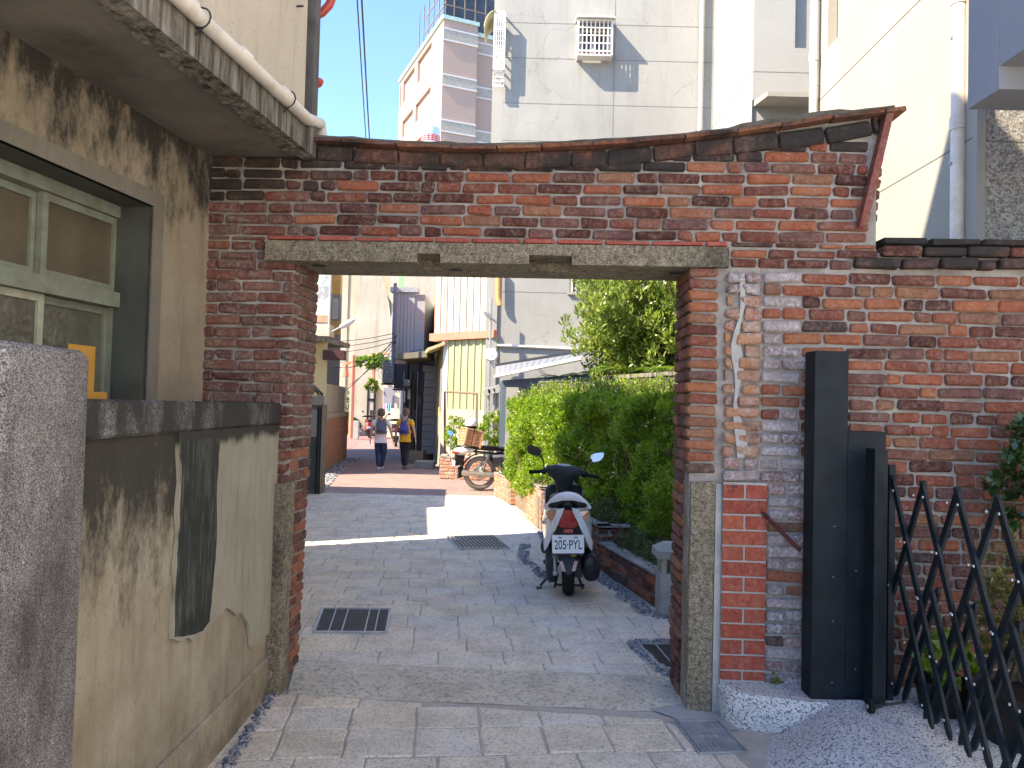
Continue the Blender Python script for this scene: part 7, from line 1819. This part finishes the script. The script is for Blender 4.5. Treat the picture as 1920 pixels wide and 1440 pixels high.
a = MB(); a.tube([(.12, .95, .34), (.135, .6, .26), (.15, .1, .29), (.15, -.38, .33)], [.025, .04, .048, .05], 14); MO(a, 'exhaust', 'chrome', 50)
for sx in (-1, 1):
    a = MB(); a.tube([(sx*.105, -.0, .33), (sx*.10, .12, .66)], .018, 8); a.tube([(sx*.105, .0, .33), (sx*.103, .06, .5)], .03, 10); MO(a, 'rear_shock', 'chrome', 50)
    a = MB(); a.tube([(sx*.05, .0, .31), (sx*.07, .5, .32)], .02, 8); a.tube([(sx*.07, -.28, .72), (sx*.09, .3, .66), (sx*.08, .95, .75), (sx*.03, 1.03, .9)], .018, 8); MO(a, 'frame_tube', 'dark_steel', 50)
    a = MB(); secs = [[(sx*x, y, z) for y, z in ((.22, .42), (.50, .44), (.55, .62), (.20, .60))] for x in (.09, .125)]; loft(a, secs); MO(a, 'side_cover', 'mcgrey' if sx > 0 else 'mcgrey', False)
    a = MB(); secs = [[(sx*x, y, z) for y, z in ((.20, .60), (.50, .62), (.50, .66), (.20, .645))] for x in (.08, .13)]; loft(a, secs); MO(a, 'chrome_trim', 'platew', False)
    a = MB(); a.tube([(sx*.09, 1.02, .86), (sx*.09, 1.25, .31)], .022, 8); MO(a, 'fork_leg', 'chrome', 50)
    a = MB(); a.tube([(sx*.30, .72, 1.02), (sx*.30, .84, 1.04), (sx*.05, .98, 1.0)], .013, 8); MO(a, 'handlebar', 'dark_steel', 50)
    a = MB(); a.tube([(sx*.24, .86, 1.04), (sx*.30, .88, 1.25)], .006, 5); a.ball((sx*.34, .87, 1.28), (.07, .015, .045), 12, 8); MO(a, 'mirror', 'blackplastic', 50)
    a = MB(); a.ball((sx*.17, -.28, .66), (.035, .045, .03), 10, 6); MO(a, 'indicator', 'amber', 50)
a = MB(); secs = []
for y, w, zc, h in ((-.22, .10, .78, .035), (-.05, .13, .775, .045), (.2, .13, .76, .045), (.46, .11, .745, .04)): secs.append(oval(0, y, zc, w, h, 14, 3))
loft(a, secs); MO(a, 'seat', 'seat', 50)
a = MB(); secs = []
for y, w, zc, h in ((.46, .09, .77, .06), (.56, .14, .80, .09), (.8, .15, .82, .10), (.98, .08, .84, .06)): secs.append(oval(0, y, zc, w, h, 14, 2.4))
loft(a, secs); MO(a, 'fuel_tank', 'mcgrey', 60)
a = MB(); a.box(-.10, .10, .42, .80, .26, .52); a.lathe([(.10, -.13), (.10, .13)], (0, .6, .33), 'x', 16); MO(a, 'engine', 'galv', False)
a = MB(); secs = []
for y, w, zc, h in ((-.50, .07, .70, .04), (-.44, .10, .70, .07), (-.30, .11, .71, .08), (-.16, .10, .74, .05)): secs.append(oval(0, y, zc, w, h, 14, 2.6))
loft(a, secs); MO(a, 'tail_cowl', 'scwhite', 60)
a = MB(); secs = [oval(0, -.515, .685, .075, .022, 14, 3), oval(0, -.48, .685, .095, .03, 14, 3), oval(0, -.42, .685, .105, .032, 14, 3)]; loft(a, secs); MO(a, 'tail_lamp', 'redlens', 50)
a = MB(); a.cham(-.08, .08, -.505, -.495, .44, .54, .002); p_ = MO(a, 'number_plate', 'platew', False)
a = MB(); a.hexa([(-.05, -.49, .44), (.05, -.49, .44), (.05, -.34, .46), (-.05, -.34, .46), (-.06, -.47, .66), (.06, -.47, .66), (.06, -.3, .68), (-.06, -.3, .68)]); MO(a, 'plate_bracket', 'blackplastic', False)
a = MB(); a.tube([(.09, -.1, .80), (.09, -.42, .82), (-.09, -.42, .82), (-.09, -.1, .80)], .01, 6); MO(a, 'carrier_rack', 'chrome', 50)
mo.scale = (1.08, 1.08, 1.08)
# crate: rests on the carrier -> its own thing
MW_ = Matrix.Translation((mcx.x, mcx.y+.02, 0)) @ Matrix.Rotation(R_(-70), 4, 'Z')
cpos = MW_ @ Vector((0, -.24, .875))
cr_ = thing('wooden_crate', 'slatted wooden crate strapped at a tilt behind the motorcycle seat', 'crate', tuple(cpos), R_(-70)); cr_.rotation_euler = (R_(-12), 0, R_(-70))
cw_, cd_2, ch_ = .21, .17, .30
for z in range(5):
    z0 = .0+z*.06
    for y0, y1 in ((-cd_2, -cd_2+.012), (cd_2-.012, cd_2)):
        a = MB(); a.box(-cw_+.02, cw_-.02, y0, y1, z0+.003, z0+.056); a.build('slat', MT['crate'], cr_, world=False)
    for x0, x1 in ((-cw_, -cw_+.012), (cw_-.012, cw_)):
        a = MB(); a.box(x0, x1, -cd_2+.02, cd_2-.02, z0+.003, z0+.056); a.build('slat', MT['crate'], cr_, world=False)
for sx in (-1, 1):
    for sy in (-1, 1):
        a = MB(); a.box(sx*cw_-.014-sx*.004, sx*cw_+.014-sx*.004, sy*cd_2-.014-sy*.004, sy*cd_2+.014-sy*.004, 0, ch_+.004); a.build('corner_post', MT['crate2'], cr_, world=False)
a = MB()
for sy in (-1, 1): a.box(-cw_, cw_, sy*cd_2-.012, sy*cd_2+.012, ch_+.005, ch_+.027); a.box(-cw_, cw_, sy*cd_2-.012, sy*cd_2+.012, -.018, -.001)
for sx in (-1, 1): a.box(sx*cw_-.012, sx*cw_+.012, -cd_2+.013, cd_2-.013, ch_+.005, ch_+.0265)
a.build('edge_rails', MT['crate2'], cr_, world=False)
MB().box(-cw_, cw_, -cd_2, cd_2, ch_-.02, ch_+.003).build('lid', MT['crate'], cr_, world=False)
a = MB(); a.tube([(cw_+.012, -.03, -.02), (cw_+.012, -.03, ch_+.03), (-cw_-.012, -.03, ch_+.03), (-cw_-.012, -.03, -.02)], .008, 4); a.build('strap', MT['rubber'], cr_, world=False)
hp = MW_ @ Vector((.03, .04, 1.16))
hp = atY(884, 794, 15.25)
hm = thing('helmet', 'white open-face helmet resting on top of the wooden crate', 'helmet', tuple(hp))
a = MB(); a.ball(tuple(hp), (.135, .135, .13), 20, 12, zr=(0, .62)); a.build('shell', MT['scwhite'], hm, smooth=60)
a = MB(); a.ball((hp.x, hp.y, hp.z-.02), (.12, .12, .11), 16, 8, zr=(.4, .78)); a.build('lining', MT['rubber'], hm, smooth=60)
a = MB(); a.tube([(hp.x-.10, hp.y, hp.z-.06), (hp.x-.04, hp.y-.08, hp.z-.16), (hp.x+.05, hp.y-.08, hp.z-.15), (hp.x+.1, hp.y, hp.z-.05)], .008, 5); a.build('chin_strap', MT['rubber'], hm)
# ---------------------------------------------------------------- far scooters
def far_scooter(lab, p, rz, col, shade='blackplastic'):
    t = thing('scooter', lab, 'scooter', tuple(p), rz); B_ = lambda mb, nm, m, sm=True: mb.build(nm, m if not isinstance(m, str) else MT[m], t, world=False, smooth=sm)
    wheel(t, (0, 0, .22), .22, .10, rimr=.55, rim='dark_steel'); wheel(t, (0, 1.2, .22), .22, .10, rimr=.55, rim='dark_steel')
    a = MB(); secs = []
    for y, w, z0, z1 in ((-.30, .07, .60, .76), (-.1, .17, .44, .78), (.2, .2, .38, .76), (.5, .16, .34, .66)): secs.append(oval(0, y, (z0+z1)/2, w, (z1-z0)/2, 14, 2.6))
    loft(a, secs); B_(a, 'body', col, 60)
    a = MB(); secs = []
    for y, w, zc, h in ((-.28, .1, .82, .04), (0, .15, .82, .06), (.3, .14, .79, .05), (.5, .08, .76, .04)): secs.append(oval(0, y, zc, w, h, 12, 3))
    loft(a, secs); B_(a, 'seat', 'seat', 60)
    a = MB(); a.hexa([(-.17, .45, .28), (.17, .45, .28), (.17, .95, .28), (-.17, .95, .28), (-.17, .45, .34), (.17, .45, .34), (.17, .95, .34), (-.17, .95, .34)]); B_(a, 'footboard', 'blackplastic', False)
    a = MB(); a.hexa([(-.18, .92, .3), (.18, .92, .3), (.12, 1.12, .3), (-.12, 1.12, .3), (-.2, .98, .86), (.2, .98, .86), (.14, 1.14, .86), (-.14, 1.14, .86)]); B_(a, 'leg_shield', col, False)
    a = MB(); a.tube([(-.33, .86, 1.0), (-.1, .95, 1.02), (.1, .95, 1.02), (.33, .86, 1.0)], [.02, .05, .05, .02], 10); B_(a, 'handlebar', 'blackplastic', 50)
    for sx in (-1, 1):
        a = MB(); a.tube([(sx*.2, .92, 1.02), (sx*.27, .93, 1.2)], .008, 5); a.ball((sx*.31, .92, 1.24), (.07, .015, .045), 12, 8); B_(a, 'mirror', 'mirror', 50)
    a = MB(); a.cham(-.085, .085, -.36, -.33, .64, .72, .01); B_(a, 'tail_lamp', 'redlens', False)
    a = MB(); a.cham(-.13, .13, -.345, -.335, .44, .57, .003); B_(a, 'number_plate', 'platew', False)
    a = MB(); a.hexa([(-.08, -.28, .2), (.08, -.28, .2), (.08, -.2, .24), (-.08, -.2, .24), (-.1, -.3, .5), (.1, -.3, .5), (.1, -.1, .6), (-.1, -.1, .6)]); B_(a, 'mudguard', 'blackplastic', False)
    a = MB(); secs = [oval(.17, y, .26, r1, r2, 12) for y, r1, r2 in ((-.22, .04, .06), (-.15, .07, .1), (.2, .07, .1))]; loft(a, secs); B_(a, 'muffler', 'chrome', 50)
    return t
p = atZ(692, 821, 0); far_scooter('red and black scooter with white plate parked ahead of the two walkers', (p.x, p.y, 0), R_(12), M_plain('red_enamel', (.48, .035, .02), .25, coat=.6))
p = atZ(742, 838, 0); far_scooter('black scooter half hidden between the two walkers', (p.x, p.y, 0), R_(8), 'blackplastic')
# ---------------------------------------------------------------- people
def skin(name, nodes, edges, root, mat, parent, sub_=2, extra=None):
    """nodes {k:(x,y,z,r)} in thing-local coordinates"""
    ks = list(nodes); ix = {k: i for i, k in enumerate(ks)}
    me = bpy.data.meshes.new(name); me.from_pydata([nodes[k][:3] for k in ks], [(ix[a], ix[b]) for a, b in edges], [])
    o = bpy.data.objects.new(name, me); scene.collection.objects.link(o)
    sm = o.modifiers.new('skin', 'SKIN'); sm.use_smooth_shade = True; sm.branch_smoothing = .6
    for k in ks:
        v = me.skin_vertices[0].data[ix[k]]; r = nodes[k][3]; v.radius = (r, r) if not isinstance(r, tuple) else r; v.use_root = (k == root)
    if sub_: ss = o.modifiers.new('sub', 'SUBSURF'); ss.levels = sub_
    dg = bpy.context.evaluated_depsgraph_get(); m2 = bpy.data.meshes.new_from_object(o.evaluated_get(dg)); bpy.data.objects.remove(o)
    m2.materials.clear(); m2.materials.append(mat); m2.polygons.foreach_set('use_smooth', [True]*len(m2.polygons))
    o = bpy.data.objects.new(name, m2); scene.collection.objects.link(o); o.parent = parent; return o
def person(lab, p, rz, hgt, shirt, trousers, shoe, hair, pose, slim=1.0, hairtype='bob', tight=1.0):
    t = thing('person', lab, 'person', tuple(p), rz); s = hgt/1.6
    skinm = MT.setdefault('skin', M_plain('warm_skin', (.50, .30, .21), .55, var=.06))
    S = lambda x, y, z, r: (x*s, y*s, z*s, (tuple(q*s for q in r) if isinstance(r, tuple) else r*s))
    # +y is the walking direction; the viewer sees the back
    fl, fr_ = pose['footL'], pose['footR']; kl, kr = pose['kneeL'], pose['kneeR']
    nd = {'pel': S(0, 0, .86, (.13*slim, .095)), 'waist': S(0, 0, 1.0, (.12*slim, .085)), 'chest': S(0, .01, 1.18, (.135*slim, .09)), 'sh': S(0, 0, 1.29, (.12*slim, .07)), 'neck': S(0, .0, 1.36, .048), 'head0': S(0, .015, 1.43, .062), 'head1': S(0, .02, 1.50, .078), 'head2': S(0, .015, 1.555, .055)}
    for sd, x in (('L', -1), ('R', 1)):
        k, f = (kl, fl) if sd == 'L' else (kr, fr_)
        nd['hip'+sd] = S(x*.085*slim, 0, .80, .078*slim); nd['th'+sd] = S((x*.085+k[0])/2, k[1]/2, .63, .058*slim); nd['kn'+sd] = S(k[0], k[1], k[2], .044); nd['cf'+sd] = S((k[0]+f[0])/2, (k[1]+f[1])/2-.02, (k[2]+f[2]+.08)/2+.03, .040); nd['an'+sd] = S(f[0], f[1], f[2]+.07, .033); nd['to'+sd] = S(f[0]+x*.01, f[1]+.13, f[2]+.028, .028)
        e, h = pose['elb'+sd], pose['hand'+sd]
        nd['s'+sd] = S(x*.165*slim, 0, 1.275, .055); nd['e'+sd] = S(*e, .036); nd['w'+sd] = S(*h, .025)
    ed = [('pel', 'waist'), ('waist', 'chest'), ('chest', 'sh'), ('sh', 'neck'), ('neck', 'head0'), ('head0', 'head1'), ('head1', 'head2')]
    for sd in 'LR': ed += [('pel', 'hip'+sd), ('hip'+sd, 'th'+sd), ('th'+sd, 'kn'+sd), ('kn'+sd, 'cf'+sd), ('cf'+sd, 'an'+sd), ('an'+sd, 'to'+sd), ('sh', 's'+sd), ('s'+sd, 'e'+sd), ('e'+sd, 'w'+sd)]
    body = skin('body', nd, ed, 'pel', skinm, t)
    # hands: palm and five fingers joined to the body mesh
    bm = bmesh.new(); bm.from_mesh(body.data)
    hm_ = MB()
    for sd, x in (('L', -1), ('R', 1)):
        h = Vector(nd['w'+sd][:3]); e = Vector(nd['e'+sd][:3]); d_ = (h-e).normalized(); fwd = Vector((0, 1, 0)); fwd = (fwd-d_*fwd.dot(d_)).normalized(); side = d_.cross(fwd)
        hm_.ball(tuple(h+d_*.045*s), (.016*s, .036*s, .045*s), 10, 8, rot=Matrix((side, fwd, d_)).transposed())
        for k, (o_, L) in enumerate(((-.026, .055), (-.009, .068), (.009, .072), (.026, .064))):
            b0 = h+d_*.08*s+fwd*o_*s; b1 = b0+d_*L*.55*s+side*-.004*x*s; b2 = b0+d_*L*s-side*x*.014*s; hm_.tube([b0-d_*.02*s, b1, b2], [.0085*s, .008*s, .006*s], 6)
        b0 = h+d_*.03*s+fwd*.03*s; hm_.tube([b0, b0+(fwd*.6+d_)*.03*s, b0+(fwd*.35+d_)*.058*s], [.011*s, .009*s, .007*s], 6)
    # face features (turned away from the viewer): nose, ears, brow, mouth, eyes
    hc_ = Vector(S(0, .02, 1.49, 1)[:3])
    hm_.ball(tuple(hc_+Vector((0, .083, -.01))*s), (.011*s, .016*s, .018*s), 8, 6)
    for x in (-1, 1):
        hm_.ball(tuple(hc_+Vector((x*.077, .0, -.005))*s), (.010*s, .018*s, .028*s), 8, 6)
    hm_.ball(tuple(hc_+Vector((0, .070, -.045))*s), (.022*s, .01*s, .006*s), 8, 6)
    me2 = bpy.data.meshes.new('tmp'); me2.from_pydata(hm_.v, [], hm_.f); bm.from_mesh(me2); bm.to_mesh(body.data); bm.free(); body.data.polygons.foreach_set('use_smooth', [True]*len(body.data.polygons))
    a = MB()
    for x in (-1, 1): a.ball(tuple(hc_+Vector((x*.03, .074, .008))*s), (.011*s, .006*s, .006*s), 8, 6)
    a.build('eyes', MT['platei'], t, world=False)
    # clothes
    g = 1.0
    sn = {'hem': S(0, 0, .74, (.165*slim, .125)), 'pel': S(0, 0, .85, (.16*slim, .125)), 'waist': S(0, 0, .98, (.15*slim, .115)), 'chest': S(0, .01, 1.15, (.155*slim, .11)), 'sh': S(0, 0, 1.28, (.13*slim, .085)), 'nk': S(0, .0, 1.335, .062)}
    for sd, x in (('L', -1), ('R', 1)):
        e = Vector(nd['e'+sd][:3])/s; s0 = Vector((x*.165*slim, 0, 1.275)); q = s0.lerp(e, .58); sn['s'+sd] = S(*s0, .075); sn['e'+sd] = S(*q, .066)
    skin('shirt', sn, [('hem', 'pel'), ('pel', 'waist'), ('waist', 'chest'), ('chest', 'sh'), ('sh', 'nk'), ('sh', 'sL'), ('sL', 'eL'), ('sh', 'sR'), ('sR', 'eR')], 'pel', shirt, t)
    tn = {'w': S(0, 0, 1.0, (.125*slim, .09)), 'pel': S(0, 0, .84, (.15*slim, .115))}
    for sd in 'LR':
        for k, r_ in (('hip', .104*slim), ('th', .098*slim*tight), ('kn', .076*tight), ('cf', .070*tight), ('an', .058*tight)): v = nd[k+sd]; tn[k+sd] = (v[0], v[1], v[2], r_*s)
    te = [('w', 'pel')]
    for sd in 'LR': te += [('pel', 'hip'+sd), ('hip'+sd, 'th'+sd), ('th'+sd, 'kn'+sd), ('kn'+sd, 'cf'+sd), ('cf'+sd, 'an'+sd)]
    skin('trousers', tn, te, 'pel', trousers, t)
    for sd in 'LR':
        an, to = Vector(nd['an'+sd][:3]), Vector(nd['to'+sd][:3]); a = MB(); d_ = (to-an); d_.normalize(); heel = Vector((an.x, an.y-.05*s, an.z-.055*s))
        a.tube([heel+Vector((0, -.01, .01)), Vector((an.x, an.y, an.z-.04*s)), Vector((to.x, to.y-.03*s, to.z+.008)), Vector((to.x, to.y+.035*s, to.z))], [.032*s, .044*s, .042*s, .026*s], 12); sh = a.build('shoe', shoe, t, world=False, smooth=60)
    a = MB(); hcc = Vector(S(0, .005, 1.52, 1)[:3])
    if hairtype == 'bob':
        a.ball(tuple(hcc+Vector((0, -.012, 0))*s), (.098*s, .105*s, .088*s), 18, 12, zr=(0, .62)); secs = []
        for z, rx, ry in ((.01, .098, .105), (-.04, .102, .108), (-.085, .096, .098), (-.115, .07, .07)): secs.append([((rx*math.cos(q))*s, hcc.y+(-.012+ry*math.sin(q))*s, hcc.z+z*s) for q in np.linspace(math.pi*.88, math.pi*2.12, 14)])
        loft(a, secs, cap=False, closed=False)
    else:
        a.ball(tuple(hcc+Vector((0, -.01, .005))*s), (.088*s, .098*s, .085*s), 18, 12, zr=(0, .70)); a.ball(tuple(hcc+Vector((0, -.035, -.05))*s), (.074*s, .062*s, .075*s), 14, 10); r = random.Random(4)
        for k in range(26): q = r.uniform(0, 6.28); ph = r.uniform(.1, 1.3); d_ = Vector((math.sin(ph)*math.cos(q), math.sin(ph)*math.sin(q), math.cos(ph))); c_ = hcc+d_*.078*s; a.ball(tuple(c_), (.022*s, .02*s, .018*s), 6, 5)
    a.build('hair', hair, t, world=False, smooth=60)
    return t, nd, s
fab = lambda n, c, r=.85: M_plain(n, c, r, var=.12, sc=14, bump=.25, bsc=18)
pA_ = atZ(712, 881, 0); pB_ = atZ(758, 879, 0)
t1, nd1, s1 = person('woman with short grey-brown bob in white T-shirt and navy trousers walking away', (pA_.x, pA_.y, 0), R_(4), 1.53, fab('white_cotton', (.74, .72, .72)), fab('navy_cotton', (.018, .04, .085)), fab('pale_lilac_shoe', (.5, .5, .6), .6), M_plain('grey_brown_hair', (.085, .065, .05), .5, var=.4, sc=40), dict(footL=(-.02, -.10, .01), footR=(.03, .12, .0), kneeL=(-.06, .08, .46), kneeR=(.09, .06, .46), elbL=(-.25, -.06, 1.03), handL=(-.27, .02, .80), elbR=(.26, -.08, 1.03), handR=(.31, .04, .80)), 1.0, 'bob', 1.08)
t2, nd2, s2 = person('short-haired person in mustard yellow T-shirt and dark leggings walking away', (pB_.x, pB_.y, 0), R_(-3), 1.55, fab('mustard_cotton', (.72, .40, .02)), fab('charcoal_leggings', (.02, .022, .03)), fab('dark_trainer', (.12, .12, .12), .6), M_plain('brown_hair', (.13, .065, .04), .5, var=.4, sc=40), dict(footL=(-.05, .14, .0), footR=(.05, -.08, .0), kneeL=(-.08, .12, .46), kneeR=(.06, .05, .45), elbL=(-.24, -.03, 1.02), handL=(-.26, .03, .78), elbR=(.24, -.05, 1.02), handR=(.27, .02, .79)), .93, 'short', .82)
def backpack(lab, P0, rz, z0, z1, w, d, col, col2, strapc, kind):
    t = thing('backpack', lab, 'backpack', (P0.x, P0.y, z0), rz); secs = []; n = 7
    for k in range(n):
        f = k/(n-1); z = (z1-z0)*f; ww = w*(1.0-.55*f**2.5 if kind == 'sling' else 1.0-.12*f**3)*(.86 if k in (0,) else 1); dd = d*(.55+.45*math.sin(math.pi*min(1, .2+f*.8)))
        secs.append([(x, -.105-y, z) for x, y in [(ww*math.cos(q), dd*(.5+.5*math.sin(q))) for q in np.linspace(0, 2*math.pi, 17)[:-1]]])
    a = MB(); loft(a, secs); a.build('bag_body', col, t, world=False, smooth=60)
    a = MB(); secs = []
    for k in range(5):
        f = k/4; z = (z1-z0)*(.12+.32*f); ww = w*.72; dd = d*1.22*(.7+.3*math.sin(math.pi*f)); secs.append([(ww*math.cos(q), -.11-dd*(.5+.5*math.sin(q)), z) for q in np.linspace(0, 2*math.pi, 13)[:-1]])
    loft(a, secs); a.build('front_pocket', col2, t, world=False, smooth=60)
    for sx in (-1, 1):
        a = MB(); H_ = z1-z0
        a.tube([(sx*w*.25, -.14, H_*.92), (sx*w*.62, -.11, H_+.10), (sx*w*.85, -.07, H_+.16), (sx*w*.85, .02, H_+.16)], .013, 6); a.tube([(sx*w*.9, -.12, .04), (sx*w*1.05, -.03, .06)], .011, 6)
        a.build('shoulder_strap', strapc, t, world=False, smooth=60)
    a = MB(); H_ = z1-z0; a.tube([(-.03, -.15, H_), (0, -.15, H_+.045), (.03, -.15, H_)], .007, 5); a.build('top_loop', strapc, t, world=False)
    return t
backpack('slate grey backpack worn by the woman in white', Vector((pA_.x+.02, pA_.y, 0)), R_(6), .90, 1.20, .135, .11, fab('slate_nylon', (.10, .12, .17)), fab('slate_pocket', (.07, .085, .125)), MT['scgrey'], 'box')
backpack('violet blue drawstring backpack worn by the walker in yellow', Vector((pB_.x-.01, pB_.y, 0)), R_(-3), .88, 1.20, .135, .10, fab('violet_nylon', (.07, .07, .26)), fab('indigo_pocket', (.035, .035, .17)), MT['scgrey'], 'sling')
